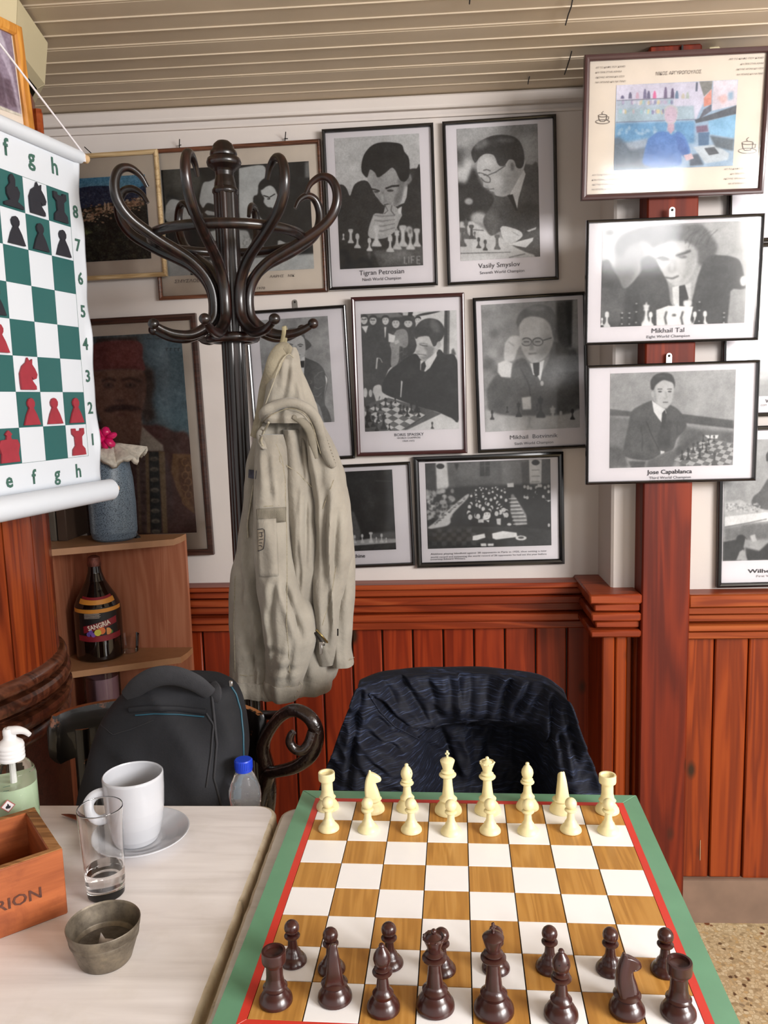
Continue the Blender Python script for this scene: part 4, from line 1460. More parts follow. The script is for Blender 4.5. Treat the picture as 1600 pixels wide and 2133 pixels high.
def art_elder():
    """faded oil portrait of a moustached man in a red cap and embroidered waistcoat"""
    A = Art([(20, 245), (940, 205), (1048, 1850), (150, 1900)], 400, 700, (66, 80, 84))
    A.P((78, 104, 116), [(620, 230), (945, 210), (1000, 1000), (860, 960), (700, 800)], 30)
    A.P((84, 116, 128), [(700, 800), (980, 850), (1010, 1090), (760, 980)], 40, .8)
    A.noise(3, 8)
    A.P((82, 50, 44), [(300, 900), (620, 960), (760, 970), (870, 1020), (1010, 1100), (1060, 1860), (150, 1900), (150, 1100)], 10)
    A.P((58, 46, 40), [(640, 470), (710, 520), (720, 640), (690, 760), (720, 900), (640, 960), (600, 800)], 16)
    A.P((56, 46, 42), [(250, 250), (580, 240), (590, 280), (240, 290)], 8)
    A.P((106, 48, 46), [(212, 520), (212, 400), (240, 290), (590, 276), (625, 420), (640, 520), (500, 505), (340, 510)], 4)
    A.P((122, 56, 50), [(330, 330), (560, 320), (590, 480), (340, 480)], 30, .6)
    A.P((112, 76, 60), [(215, 520), (340, 508), (560, 508), (640, 540), (645, 720), (610, 860), (600, 1100), (420, 1120), (300, 980), (230, 800)], 8)
    A.P((128, 92, 74), [(330, 520), (560, 515), (580, 570), (340, 575)], 14, .7)
    A.P((88, 60, 50), [(560, 560), (640, 560), (620, 850), (560, 900)], 18, .7)
    A.L((54, 36, 32), [(285, 605), (340, 580), (400, 600)], 18, 6)
    A.L((54, 36, 32), [(450, 595), (520, 580), (610, 610)], 18, 6)
    for x in (340, 520):
        A.E((74, 50, 44), x, 640, 46, 24, 8)
        A.E((124, 100, 84), x, 636, 26, 10, 4, .6)
        A.E((40, 28, 26), x, 636, 11, 11, 2)
    A.P((126, 90, 74), [(415, 620), (395, 740), (430, 770), (470, 745), (450, 620)], 12, .6)
    A.E((76, 50, 44), 430, 765, 44, 12, 8, .8)
    A.P((60, 38, 34), [(290, 850), (340, 815), (430, 795), (520, 800), (610, 830), (540, 850), (430, 845), (350, 862)], 6)
    A.L((96, 56, 50), [(400, 880), (480, 880)], 16, 6)
    A.P((150, 138, 124), [(612, 975), (700, 1060), (780, 1130), (790, 1180), (640, 1180), (590, 1130)], 5)
    A.P((92, 66, 60), [(560, 1290), (640, 1180), (660, 1180), (660, 1860), (590, 1860)], 3)
    A.P((44, 42, 40), [(665, 1185), (745, 1185), (760, 1860), (670, 1860)], 2)
    A.P((122, 94, 60), [(745, 1180), (795, 1185), (810, 1860), (770, 1860)], 3)
    A.P((106, 80, 62), [(560, 1290), (580, 1270), (600, 1860), (570, 1860)], 2)
    A.P((120, 92, 62), [(635, 1200), (662, 1190), (668, 1860), (640, 1860)], 3)
    for i in range(8):
        y = 1245 + i * 86
        A.E((120, 106, 88), 705 + i, y, 36, 18, 4, .9)
        A.E((60, 52, 46), 708 + i, y + 5, 22, 8, 4, .8)
        A.E((66, 48, 42), 612, y + 20, 18, 14, 5, .8)
    A.P((126, 88, 50), [(860, 1200), (1005, 1205), (1035, 1700), (960, 1640), (890, 1500), (845, 1350)], 4)
    A.P((104, 66, 36), [(905, 1240), (1000, 1230), (1020, 1620), (940, 1540), (905, 1400)], 4)
    for i in range(7):
        cx, cy = 960 + (i % 2) * 24, 1270 + i * 54
        t = np.linspace(0, 5.2, 12)
        A.L((156, 112, 62), [(cx + 26 * math.cos(a + i), cy + 30 * math.sin(a + i)) for a in t], 7, 2, .9)
    for x in (660, 730, 800):
        A.L((48, 62, 66), [(x, 258), (x + 40, 256)], 10, 3, .7)
    for x, s_ in ((820, 20), (850, 20), (885, 26), (915, 20)):
        A.L((44, 56, 58), [(x, 335), (x + 2, 360)], 6, 1)
        A.L((44, 56, 58), [(x, 340), (x + s_ * .8, 337)], 6, 1)
    A.noise(4, 2).noise(3, 6)
    A.a = A.a * 1.2 + .05
    g_ = A.a.mean(2, keepdims=True)
    A.a = A.a * .75 + g_ * .25
    return A


def art_player_right():
    """portrait at the right edge, largely hidden by the frames on the post"""
    A = Art([(475, 590), (1100, 580), (1070, 1850), (430, 1850)], 300, 420, 120)
    A.P(70, [(475, 590), (1100, 580), (1100, 740), (475, 760)], 12)
    A.P(205, [(470, 760), (1100, 740), (1090, 1000), (460, 1010)], 14)
    A.P(96, [(450, 1010), (1090, 990), (1090, 1200), (450, 1210)], 14, .8)
    A.P(90, [(225, 1380), (700, 1360), (700, 1700), (225, 1700)], 6)
    A.P(226, [(470, 1210), (560, 1260), (520, 1380), (490, 1300)], 3)
    A.P(80, [(560, 1210), (1090, 1180), (1080, 1650), (500, 1650)], 10, .8)
    A.P(170, [(430, 1650), (1090, 1640), (1090, 1850), (430, 1850)], 5)
    A.piece(222, 475, 1840, 170, 'r')
    A.piece(222, 700, 1840, 190, 'k')
    A.piece(60, 850, 1840, 130, 'p')
    return A.noise(3, 1)


def art_steinitz():
    A = Art([(150, 300), (1100, 290), (1080, 1640), (150, 1645)], 330, 440, 172)
    A.P(150, [(175, 780), (400, 770), (390, 1000), (175, 980)], 14, .8)
    A.P(96, [(640, 740), (560, 870), (480, 940), (475, 1030), (620, 1080), (900, 1080), (1080, 1000), (1060, 760), (800, 640)], 6)
    A.P(120, [(620, 480), (660, 400), (850, 380), (900, 560), (860, 700), (720, 720), (650, 600)], 8)
    A.P(206, [(660, 470), (840, 450), (850, 600), (760, 660), (680, 600)], 8)
    A.P(60, [(620, 470), (640, 430), (645, 540), (625, 540)], 4)
    A.P(186, [(170, 1000), (330, 960), (480, 1040), (620, 1090), (1080, 1110), (1080, 1190), (170, 1150)], 5)
    for i in range(120):
        x = 180 + A.rs.rand() * 380
        A.E(120 + 100 * A.rs.rand(), x, 1010 + A.rs.rand() * 90, 12, 11, 2, .7)
    A.P(222, [(165, 1150), (620, 1110), (1080, 1130), (1080, 1180), (500, 1220), (165, 1260)], 4)
    A.L(110, [(165, 1265), (420, 1225), (640, 1185)], 9, 2)
    A.P(118, [(165, 1275), (520, 1230), (1080, 1220), (1080, 1400), (165, 1420)], 14)
    A.P(56, [(155, 1430), (340, 1400), (380, 1370), (420, 1400), (360, 1640), (152, 1640)], 6)
    A.E(48, 350, 1410, 52, 56, 6)
    A.P(158, [(400, 1390), (460, 1460), (450, 1530), (380, 1500)], 5)
    A.P(54, [(400, 1500), (560, 1540), (660, 1450), (1080, 1440), (1080, 1640), (420, 1640)], 8)
    A.P(196, [(450, 1370), (510, 1350), (530, 1430), (480, 1440)], 6)
    A.P(170, [(300, 1640), (340, 1540), (380, 1520), (430, 1640)], 6)
    return A.noise(3, 2)


def art_temple():
    """hazy lilac picture high on the left, crossed by pale curved strokes"""
    A = Art([(-420, 60), (265, 460), (345, 1810), (-420, 1440)], 260, 420, (150, 134, 150))
    A.P((196, 184, 198), [(0, 560), (60, 500), (180, 700), (230, 1000), (330, 1700), (340, 1800), (290, 1720), (210, 1200), (100, 860)], 10, .8)
    A.P((110, 90, 102), [(-20, 950), (60, 1080), (120, 1640), (-20, 1560)], 16, .8)
    A.P((120, 100, 112), [(90, 1150), (200, 1200), (270, 1640), (130, 1620)], 16, .8)
    A.P((206, 198, 206), [(60, 470), (110, 480), (160, 640), (150, 720), (90, 600)], 10, .8)
    A.P((176, 160, 176), [(-300, 200), (0, 380), (0, 900), (-300, 800)], 30, .7)
    A.P((216, 210, 196), [(-420, 1380), (0, 1590), (345, 1770), (345, 1812), (-420, 1440)], 2)
    return A.noise(5, 6)


for fn in (art_petrosian, art_smyslov, art_archive, art_morphy, art_spassky, art_botvinnik, art_alekhine, art_blindfold, art_cafe,
           art_tal, art_capablanca, art_village, art_elder, art_player_right, art_steinitz, art_temple):
    ART[fn.__name__[4:]] = fn
# ------------------------------------------------------------------ words as flat lettering
def lettering(name, body, c, right, up, width, cap, mat, parent, align='C', lift=.0004, bold=0.0, shear=0.0):
    cu = bpy.data.curves.new(name, 'FONT')
    cu.body = body
    cu.size = 1.0
    cu.resolution_u = 2
    cu.offset = bold
    cu.shear = shear
    o = bpy.data.objects.new(name, cu)
    COL.objects.link(o)
    dg = bpy.context.evaluated_depsgraph_get()
    me = bpy.data.meshes.new_from_object(o.evaluated_get(dg))
    bpy.data.objects.remove(o)
    bpy.data.curves.remove(cu)
    xs_ = [v.co.x for v in me.vertices]
    if not xs_:
        return None
    x0_, x1_ = min(xs_), max(xs_)
    sy = cap / .73
    sx = width / (x1_ - x0_) if width else sy
    nrm = right.cross(up).normalized()
    off = {'C': (x0_ + x1_) / 2, 'L': x0_, 'R': x1_}[align]
    L = wloc(parent)
    for v in me.vertices:
        v.co = c + right * (v.co.x - off) * sx + up * v.co.y * sy + nrm * lift - L
    me.name = name
    me.materials.append(mat)
    ob = bpy.data.objects.new(name, me)
    COL.objects.link(ob)
    ob.parent = parent
    return ob


def zpx(z, x, y):
    return (z[0] + x / z[2], z[1] + y / z[2])


def framed(label, corners, Y, fw, mat, paper='paper', art=None, z=None, quad=None, caps=(), thick=.014, lean=0.0, glass=True,
           hanger=None, nails=(), group=None, name='picture_frame', plane_n=None, plane_p=None, mat2=None, inner=0.0):
    def on(u, v):
        if plane_n is None:
            return at(u, v, Y)
        d = ray(u, v)
        return CAM + d * ((plane_p - CAM).dot(plane_n) / d.dot(plane_n))
    P = [on(*c_) for c_ in corners]
    c = sum(P, Vector()) / 4
    right = ((P[1] - P[0]) + (P[2] - P[3])).normalized()
    nrm0 = Vector((0, -1, 0)) if plane_n is None else plane_n.copy()
    up = nrm0.cross(right).normalized()
    W = ((P[1] - P[0]).length + (P[2] - P[3]).length) / 2
    H = ((P[0] - P[3]).length + (P[1] - P[2]).length) / 2
    loc = lambda u, v: (((on(u, v) - c).dot(right)), ((on(u, v) - c).dot(up)))
    # lean the whole picture forward about its centre
    up2 = (up * math.cos(lean) + nrm0 * math.sin(lean)).normalized()
    nrm = right.cross(up2).normalized()
    W3 = lambda a, b, h=0.0: c + right * a + up2 * b + nrm * h
    t = thing(name, label, 'picture', W3(0, -H / 2, -thick), group)
    # moulding: four mitred sides with a stepped section
    mb = MB()
    w2, h2 = W / 2, H / 2
    sec = [(0, -thick), (0, -.002), (.0015, 0), (fw * .45, .0012), (fw * .8, -.0005), (fw, -.004), (fw, -.0095)]
    vs = []
    for d_, h in sec:
        for sx, sy in ((-1, -1), (1, -1), (1, 1), (-1, 1)):
            vs.append(W3(sx * (w2 - d_), sy * (h2 - d_), h))
    fs = []
    for j in range(len(sec) - 1):
        for i in range(4):
            i2 = (i + 1) % 4
            fs.append((j * 4 + i, j * 4 + i2, (j + 1) * 4 + i2, (j + 1) * 4 + i))
    mb.add(vs, fs).build('moulding', mat, t, ang=25)
    i_ = fw + inner
    if inner:
        mb = MB()
        mb.add([W3(sx * (w2 - d_), sy * (h2 - d_), -.0055) for d_ in (fw - .001, i_) for sx, sy in ((-1, -1), (1, -1), (1, 1), (-1, 1))],
               [(i, (i + 1) % 4, (i + 1) % 4 + 4, i + 4) for i in range(4)]).build('slip', mat2, t, smooth=False)
    a, b = w2 - fw + .001, h2 - fw + .001
    MB().add([W3(sx * (w2 - .002), sy * (h2 - .002), hh) for hh in (-thick, -.0105) for sx, sy in ((-1, -1), (1, -1), (1, 1), (-1, 1))],
             [(3, 2, 1, 0), (4, 5, 6, 7), (0, 1, 5, 4), (1, 2, 6, 5), (2, 3, 7, 6), (3, 0, 4, 7)]).build('backing', M['iron'], t, smooth=False)
    MB().quad(W3(-a, -b, -.0090), W3(a, -b, -.0090), W3(a, b, -.0090), W3(-a, b, -.0090)).build('paper', M[paper], t, smooth=False)
    if art:
        q = [loc(*zpx(z, *p)) for p in quad]
        l_ = (q[0][0] + q[3][0]) / 2
        r_ = (q[1][0] + q[2][0]) / 2
        tp = (q[0][1] + q[1][1]) / 2
        bt = (q[2][1] + q[3][1]) / 2
        A = ART[art]()
        # clip the print to the opening
        L2, R2, T2, B2 = max(l_, -a), min(r_, a), min(tp, b), max(bt, -b)
        mb = MB()
        mb.quad(W3(L2, B2, -.008), W3(R2, B2, -.008), W3(R2, T2, -.008), W3(L2, T2, -.008))
        fu = lambda x: (x - l_) / (r_ - l_)
        fv = lambda y: (y - bt) / (tp - bt)
        mb.uv = [(fu(L2), fv(B2)), (fu(R2), fv(B2)), (fu(R2), fv(T2)), (fu(L2), fv(T2))]
        mb.build('print', print_mat('print_' + art, A.image('print_' + art)), t, smooth=False)
    for cp in caps:
        txt, xl, xr, yb, cap, ink = cp[:6]
        kw = cp[6] if len(cp) > 6 else {}
        zz = kw.pop('z', z)
        al, bl = loc(*zpx(zz, xl, yb))
        ar, br = loc(*zpx(zz, xr, yb))
        k_ = (ar - al) / (xr - xl)
        lettering('caption', txt, W3((al + ar) / 2, (bl + br) / 2, -.0076), right, up2, ar - al, cap * k_, M[ink], t, **kw)
    if glass:
        MB().quad(W3(-a, -b, -.0045), W3(a, -b, -.0045), W3(a, b, -.0045), W3(-a, b, -.0045)).build('glass_pane', M['glass'], t, smooth=False)
    if hanger:
        a0, b0 = loc(*hanger)
        mb = MB()
        pts = []
        for k_ in range(13):
            an = PI * k_ / 12
            pts.append((a0 + .0065 * math.cos(an), h2 + .016 + .0065 * math.sin(an)))
        pts += [(a0 - .0065, h2 - .006), (a0 + .0065, h2 - .006)]
        MM = Matrix((right, up2, nrm)).transposed().to_4x4()
        MM.translation = c + nrm * (-.012)
        mb.prism(pts, MM, .0012)
        h_ = mb.build('hanger', M['steel'], t, smooth=False)
        mb = MB()
        mb.ball(W3(a0, h2 + .016, -.010), .0028, 10)
        mb.build('nail', M['iron'], h_)
    for (u0, v0, u1, v1) in nails:
        MB().tube([on(u0, v0) + nrm0 * .012, on(u1, v1) - nrm0 * .01], .0013, 6).build('nail', M['iron'], t)
    return t


Z7 = (660, 220, 3.077)
Z8 = (520, 600, 2.222)
WC = {}
framed('Black-framed portrait of a dark-haired man behind clasped hands, captioned Ninth World Champion',
       [(671, 268), (903, 255), (912, 593), (684, 605)], 2.166, .0085, M['black_frame'], art='petrosian', z=Z7,
       quad=[(110, 205), (657, 170), (680, 1018), (147, 1048)],
       caps=[('Tigran Petrosian', 272, 560, 1078, 31, 'ink'), ('Ninth World Champion', 292, 540, 1116, 20, 'ink')])
framed('Black-framed photograph of a bespectacled man in profile, captioned Seventh World Champion',
       [(920, 253), (1160, 236), (1164, 582), (934, 594)], 2.172, .0085, M['black_frame'], art='smyslov', z=Z7,
       quad=[(902, 143), (1420, 108), (1432, 962), (918, 995)],
       caps=[('Vasily Smyslov', 1037, 1305, 1032, 31, 'ink'), ('Seventh World Champion', 1047, 1333, 1070, 19, 'ink')])
ZA = (320, 310, 4.324)
framed('Wide brown wooden frame with an old photograph, behind the top of the coat stand',
       [(318, 309), (667, 290), (682, 606), (320, 627)], 2.178, .010, M['brown_frame'], 'paper_warm', 'archive', ZA,
       [(75, 182), (1395, 103), (1440, 1080), (110, 1140)],
       caps=[('ΣΜΥΣΛΟΒ', 180, 410, 1200, 28, 'ink_pale', dict(shear=.15)), ('ΛΑΡΗΣ   ΝΙΚ', 1040, 1270, 1152, 22, 'ink_pale', dict(shear=.15)),
             ('1970', 925, 1000, 1262, 22, 'ink_pale', dict(shear=.15))], thick=.011,
       nails=[(377, 293, 371, 308), (380, 305, 372, 300), (597, 278, 592, 292), (601, 292, 592, 286)])
ZV = (150, 300, 7.354)
framed('Pale wooden frame with a colour view of a hillside village under a blue sky',
       [(96, 323), (330, 311), (343, 573), (108, 589)], 2.158, .011, M['cream_frame'], 'paper_warm', 'village', ZV,
       [(-110, 530), (1112, 450), (1187, 1745), (-30, 1815)], thick=.012, nails=[(180, 309, 187, 317)])
ZE = (140, 640, 3.95)
framed('Dark brown frame with a faded painted portrait of a moustached man in a red cap',
       [(148, 664), (410, 654), (441, 1154), (176, 1168)], 2.172, .017, M['dkbrown_frame'], 'paper_warm', 'elder', ZE,
       [(20, 245), (940, 205), (1048, 1850), (150, 1900)], thick=.016)
framed('Black-framed grey portrait of a young man with folded arms, half hidden by the jacket',
       [(512, 647), (722, 635), (737, 954), (530, 967)], 2.176, .0085, M['black_frame'], art='morphy', z=(540, 640, 6.665),
       quad=[(0, 187), (965, 105), (1020, 1590), (62, 1650)], hanger=(613, 630))
framed('Maroon-framed photograph of a smiling man in a suit moving a piece before onlookers',
       [(732, 619), (968, 609), (973, 944), (742, 951)], 2.160, .010, M['maroon_frame'], art='spassky', z=(740, 630, 6.957),
       quad=[(83, 160), (1485, 110), (1490, 1850), (133, 1857)],
       caps=[('BORIS SPASSKY', 568, 995, 1934, 42, 'ink'), ('WORLD CHAMPION', 608, 943, 1977, 29, 'ink'), ('1969-1972', 690, 860, 2020, 24, 'ink')])
framed('Black-framed photograph of an older man adjusting his round glasses, captioned Sixth World Champion',
       [(986, 620), (1222, 607), (1228, 932), (995, 944)], 2.170, .0085, M['black_frame'], art='botvinnik', z=Z8,
       quad=[(1077, 77), (1522, 50), (1530, 650), (1088, 663)],
       caps=[('Mikhail  Botvinnik', 1207, 1428, 696, 20, 'ink'), ('Sixth World Champion', 1228, 1408, 723, 13, 'ink')])
ZL = (690, 930, 2.909)
framed('Black-framed dark photograph captioned Alekhine, its left half hidden behind the khaki jacket',
       [(632, 972), (858, 962), (861, 1178), (636, 1188)], 2.176, .0085, M['black_frame'], art='alekhine', z=ZL,
       quad=[(-60, 155), (375, 147), (387, 632), (-48, 640)], caps=[('Alekhine', 84, 205, 678, 23, 'ink_dark', dict(bold=.01))])
framed('Thick black frame with a crowded hall photograph and three-line caption, above the rail',
       [(862, 953), (1174, 940), (1177, 1176), (868, 1183)], 2.174, .014, M['black_frame'], art='blindfold', z=ZL,
       quad=[(568, 105), (1330, 76), (1338, 603), (587, 623)],
       caps=[('Alekhine playing blindfold against 28 opponents in Paris in 1925, thus setting a new', 603, 1308, 650, 11, 'ink'),
             ('world record and surpassing the world record of 26 opponents he had set the year before', 603, 1308, 669, 11, 'ink'),
             ('(courtesy Edward Winter).', 603, 815, 689, 11, 'ink')], thick=.015)
# on the pine post
ZT = (1180, 430, 3.81)
framed('Black-framed photograph of a man bent over white pieces, middle one on the pine post',
       [(1219, 461), (1592, 444), (1583, 709), (1222, 718)], 1.936, .0065, M['black_frame'], art='tal', z=ZT,
       quad=[(285, 150), (1452, 122), (1432, 915), (285, 962)], lean=.055,
       caps=[('Mikhail Tal', 690, 950, 998, 38, 'ink'), ('Eight World Champion', 650, 995, 1038, 22, 'ink')], hanger=(1401, 450))
ZC = (1180, 720, 3.555)
framed('Black-framed photograph of a seated young man in a suit, lowest on the pine post',
       [(1222, 762), (1583, 749), (1577, 1002), (1222, 1010)], 1.942, .0065, M['black_frame'], art='capablanca', z=ZC,
       quad=[(328, 205), (1260, 178), (1245, 885), (328, 912)], lean=.02,
       caps=[('Jose Capablanca', 605, 940, 951, 33, 'ink_dark', dict(bold=.012)), ('Third World Champion', 622, 932, 988, 20, 'ink')], hanger=(1396, 752))
ZK = (1180, 80, 3.81)
greek_l = ['ΑΠ ΤΟ ΚΑΦΕ ΠΟΥ ΚΑΝΕΙ', 'ΚΑΙ ΠΡΙΝ ΣΤΗΝ ΑΘΗΝΑ', 'ΑΚΟΥΝΕ ΧΡΟΝΙΑ ΚΑΙ ΟΣΟΙ', 'ΝΑ ΜΠΑΙΝΕΙ ΚΑΙ ΝΑ ΠΙΝΕΙ']
cp = [('ΝΙΚΟΣ ΑΡΓΥΡΟΠΟΥΛΟΣ', 710, 1070, 288, 26, 'ink_pale')]
for i, tx in enumerate(greek_l):
    cp.append((tx, 230, (465, 437, 460, 470)[i], 240 + i * 38, 13, 'ink_pale', dict(shear=.2)))
    cp.append((tx, (1285, 1380, 1345, 1352)[i], 1562, 172 + i * 40, 13, 'ink_pale', dict(shear=.2)))
    cp.append((tx, 213, (465, 470, 440, 425)[i], 1076 + i * 38, 13, 'ink_pale', dict(shear=.2)))
    cp.append((tx, (1272, 1325, 1270, 1310)[i], 1512, 1028 + i * 38, 13, 'ink_pale', dict(shear=.2)))
tc = framed('Large plum-framed colour poster of a kitchen bar with cup drawings, topmost on the post',
            [(1218, 119), (1606, 98), (1598, 401), (1212, 414)], 1.925, .0125, M['plum_frame'], 'paper_warm', 'cafe', ZK,
            [(400, 370), (1365, 330), (1340, 995), (385, 1040)], caps=cp, lean=.09, thick=.016)
for (cx, cy, s_) in ((287, 635, 55), (1445, 850, 72)):
    mb = MB()
    f = lambda x, y: at(*zpx(ZK, cx + x * s_, cy + y * s_), 1.9325) + Vector((0, 0, 0))
    # follow the lean of the poster
    mid = at(1408, 258, 1.925)
    def g(x, y):
        p = f(x, y)
        h = p.z - mid.z
        return Vector((p.x, 1.9325 - .09 * h, p.z))
    t = np.linspace(0, 2 * PI, 20)
    for pts in ([(.62 * math.cos(a), -.35 + .18 * math.sin(a)) for a in t], [(-.62, -.35), (-.5, .2), (-.3, .45), (.3, .45), (.5, .2), (.62, -.35)],
                [(1.0 * math.cos(a), .5 + .28 * math.sin(a)) for a in t], [(.55, -.2), (.9, -.2), (.85, .15), (.5, .2)],
                [(0, -.5), (-.12, -.75), (.1, -.95)]):
        mb.tube([g(x, y) for x, y in pts], .0007, 4)
    mb.build('cup_drawing', M['ink_pale'], tc)
# right bay
ZP = (1480, 390, 4.266)
framed('Black-framed white sheet on the right wall, peeping out behind the two upper post pictures',
       [(1526, 160), (1775, 146), (1770, 493), (1515, 507)], 2.012, .009, M['black_frame'])
framed('Black-framed photograph at the right edge with a caption starting V, above the Wilhelm one',
       [(1514, 510), (1766, 497), (1756, 862), (1502, 869)], 2.012, .009, M['black_frame'], art='player_right', z=ZP,
       quad=[(475, 590), (1100, 580), (1070, 1850), (225, 1850)], caps=[('V', 500, 530, 1915, 34, 'ink_dark', dict(bold=.012)), ('COM', 457, 510, 1945, 18, 'ink_pale')])
ZS = (1480, 860, 5.333)
framed('Black-framed photograph captioned Wilhelm on the right wall, just above the rail',
       [(1505, 889), (1754, 882), (1746, 1218), (1490, 1226)], 2.012, .011, M['black_frame'], art='steinitz', z=ZS,
       quad=[(175, 300), (1100, 290), (1080, 1640), (150, 1645)],
       caps=[('Wilhelm Steinitz', 430, 1110, 1778, 46, 'ink_dark', dict(bold=.01)), ('First World Champion', 527, 1010, 1826, 26, 'ink_pale')])
# high on the column
bn = Vector((math.cos(.2262), -math.sin(.2262), 0))
bP = Vector((-.6918, 1.6, 1.274))
framed('Orange-brown wooden frame with a hazy lilac picture, hung on the column above the demonstration board',
       [(-110, -20), (50, 58), (74, 300), (-110, 240)], 0, .020, M['orange_frame'], 'paper_warm', 'temple', (0, 0, 7.357),
       [(-420, 60), (265, 460), (345, 1810), (-420, 1440)], plane_n=bn, plane_p=bP - bn * .052, thick=.018)
# ------------------------------------------------------------------ demonstration chess banner
SQ = .06324
BY = .2262
U = Vector((-math.sin(BY), -math.cos(BY), .0)).normalized()      # along a rank, h towards a
Wv = Vector((0, 0, 1))
BN = bn


def bpt(i, j, h=0.0):
    return bP + U * (i * SQ) + Wv * (j * SQ) + BN * h


ban = thing('demonstration_board', 'White vinyl demonstration chessboard with green squares, hanging from a rod on the left', 'chessboard', bpt(4, -1.2))
vinyl = plain('white_vinyl', rgb(212, 217, 224), .45, var=.012, nscale=3)
green_print = plain('green_print', rgb(44, 94, 92), .45, var=.03, nscale=10)


def wav(i, j):
    e = max(0, -i) / .55
    return .0035 * math.sin(j * 2.1 + .4) * e + .002 * math.sin(j * 3.7) * e


mb = MB()
cols_ = [-.62, -.55, -.4, -.25, 0, 2, 4, 6, 8, 8.6]
rows_ = [-.85 + k * .2 for k in range(50)] + [9.2]
vs = []
for j in rows_:
    for i in cols_:
        ii = i + (wav(i, j) * 9 if i < -.5 else 0)
        vs.append(bpt(ii, j, wav(i, j) if i < -.5 else 0))
nc = len(cols_)
mb.add(vs, [(r * nc + c, r * nc + c + 1, (r + 1) * nc + c + 1, (r + 1) * nc + c) for r in range(len(rows_) - 1) for c in range(nc - 1)])
solid(mb.build('sheet', vinyl, ban), .0006, 0)
mb = MB()
for i in range(8):
    for j in range(8):
        if (i + j) % 2:      # h1 is light
            mb.quad(bpt(i, j, .0008), bpt(i + 1, j, .0008), bpt(i + 1, j + 1, .0008), bpt(i, j + 1, .0008))
mb.build('green_squares', green_print, ban, smooth=False)
mb = MB()
for a, b in (((0, 0), (8, 0)), ((8, 0), (8, 8)), ((8, 8), (0, 8)), ((0, 8), (0, 0))):
    mb.tube([bpt(*a, .0006), bpt(*b, .0006)], .0003, 4)
mb.build('border_line', M['ink_green'], ban)
Rv = -U
for k, ch in enumerate('hgfedcba'):
    lettering('letter', ch, bpt(k + .56, 8.42, .0009), Rv, Wv, None, .030, M['ink_green'], ban, bold=.022)
    lettering('letter', ch, bpt(k + .56, -.62, .0009), Rv, Wv, None, .027, M['ink_green'], ban, bold=.022)
for k in range(8):
    lettering('number', str(k + 1), bpt(-.26, k + .33, .0009), Rv, Wv, None, .024, M['ink_green'], ban, bold=.02, lift=.001)
dowel = plain('birch_dowel', rgb(206, 172, 130), .5, var=.08, nscale=40)
mb = MB()
mb.tube([bpt(-.95, 9.22, .004), bpt(9, 9.22, .004)], .0085, 16)
mb.build('top_rod', dowel, ban)
mb = MB()
mb.tube([bpt(-.62, 9.2, .004), bpt(8.6, 9.2, .004)], .0125, 18)
mb.build('top_hem', vinyl, ban)
mb = MB()
mb.tube([bpt(-1.15, -1.16, .010), bpt(9, -1.16, .010)], .0075, 16)
mb.build('bottom_rod', dowel, ban)
mb = MB()
for j0, rr in ((-1.16, .022),):
    pts = [bpt(-.78, j0, .010), bpt(8.6, j0, .010)]
    mb.tube(pts, rr, 24)
mb.build('bottom_hem', vinyl, ban)
pa = bpt(-.72, 9.3, .010)
pb = atz(10, 92, 2.0)
dq_ = ray(0, 92)
cq0 = CAM + dq_ * ((bpt(0, 0, .010) - CAM).dot(BN) / dq_.dot(BN))
ti = (cq0 - bP).dot(U) / SQ
top = pa + (cq0 - pa) * ((4 + .72) / (ti + .72))
mb = MB()
mb.tube([pa, pa + (top - pa) * 1.0], .0018, 8)
mb.tube([pa, pa + Vector((0, 0, -.014))], .0026, 8)
mb.build('cord', M['paper'], ban)

felt_b = plain('black_magnet_foam', rgb(34, 34, 42), .7, var=.1, nscale=60)
felt_r = plain('red_magnet_foam', rgb(150, 44, 56), .65, var=.08, nscale=60)
SH = {
    'pawn': [(-.36, 0), (.36, 0), (.22, .32), (.09, .52), (.15, .6), (.16, .70), (.09, .80), (0, .83), (-.09, .80), (-.16, .70), (-.15, .6), (-.09, .52), (-.22, .32)],
    'rook': [(-.33, 0), (.33, 0), (.3, .2), (.16, .32), (.17, .6), (.3, .7), (.3, .88), (.14, .88), (.12, .8), (-.12, .8), (-.14, .88), (-.3, .88), (-.3, .7), (-.17, .6), (-.16, .32), (-.3, .2)],
    'knight': [(-.34, 0), (.3, 0), (.3, .1), (.16, .25), (.1, .4), (.2, .3), (.33, .34), (.38, .46), (.3, .62), (.18, .76), (.2, .92), (.08, .84), (.0, .96), (-.06, .82), (-.24, .7), (-.36, .48), (-.36, .2)],
    'bishop': [(-.4, 0), (.4, 0), (.4, .08), (.16, .18), (.24, .32), (.28, .46), (.18, .62), (.1, .58), (.12, .8), (.06, .9), (0, .94), (-.06, .9), (-.12, .8), (-.1, .66), (-.26, .5), (-.26, .32), (-.16, .18), (-.4, .08)],
    'king': [(-.38, 0), (.38, 0), (.34, .25), (.42, .5), (.34, .66), (.1, .68), (.08, .78), (.14, .82), (.08, .88), (0, .94), (-.08, .88), (-.14, .82), (-.08, .78), (-.1, .68), (-.34, .66), (-.42, .5), (-.34, .25)],
}
DB = [('bishop', 'b', 2, 7), ('knight', 'b', 1, 7), ('rook', 'b', 0, 7), ('pawn', 'b', 2, 6), ('pawn', 'b', 1, 6), ('pawn', 'b', 0, 6),
      ('knight', 'r', 2, 2), ('pawn', 'r', 2, 1), ('pawn', 'r', 1, 1), ('pawn', 'r', 0, 1), ('rook', 'r', 0, 0), ('king', 'r', 3, 0),
      ('pawn', 'b', 3, 4), ('pawn', 'r', 3, 3)]
cname = {'b': 'black', 'r': 'dark red'}
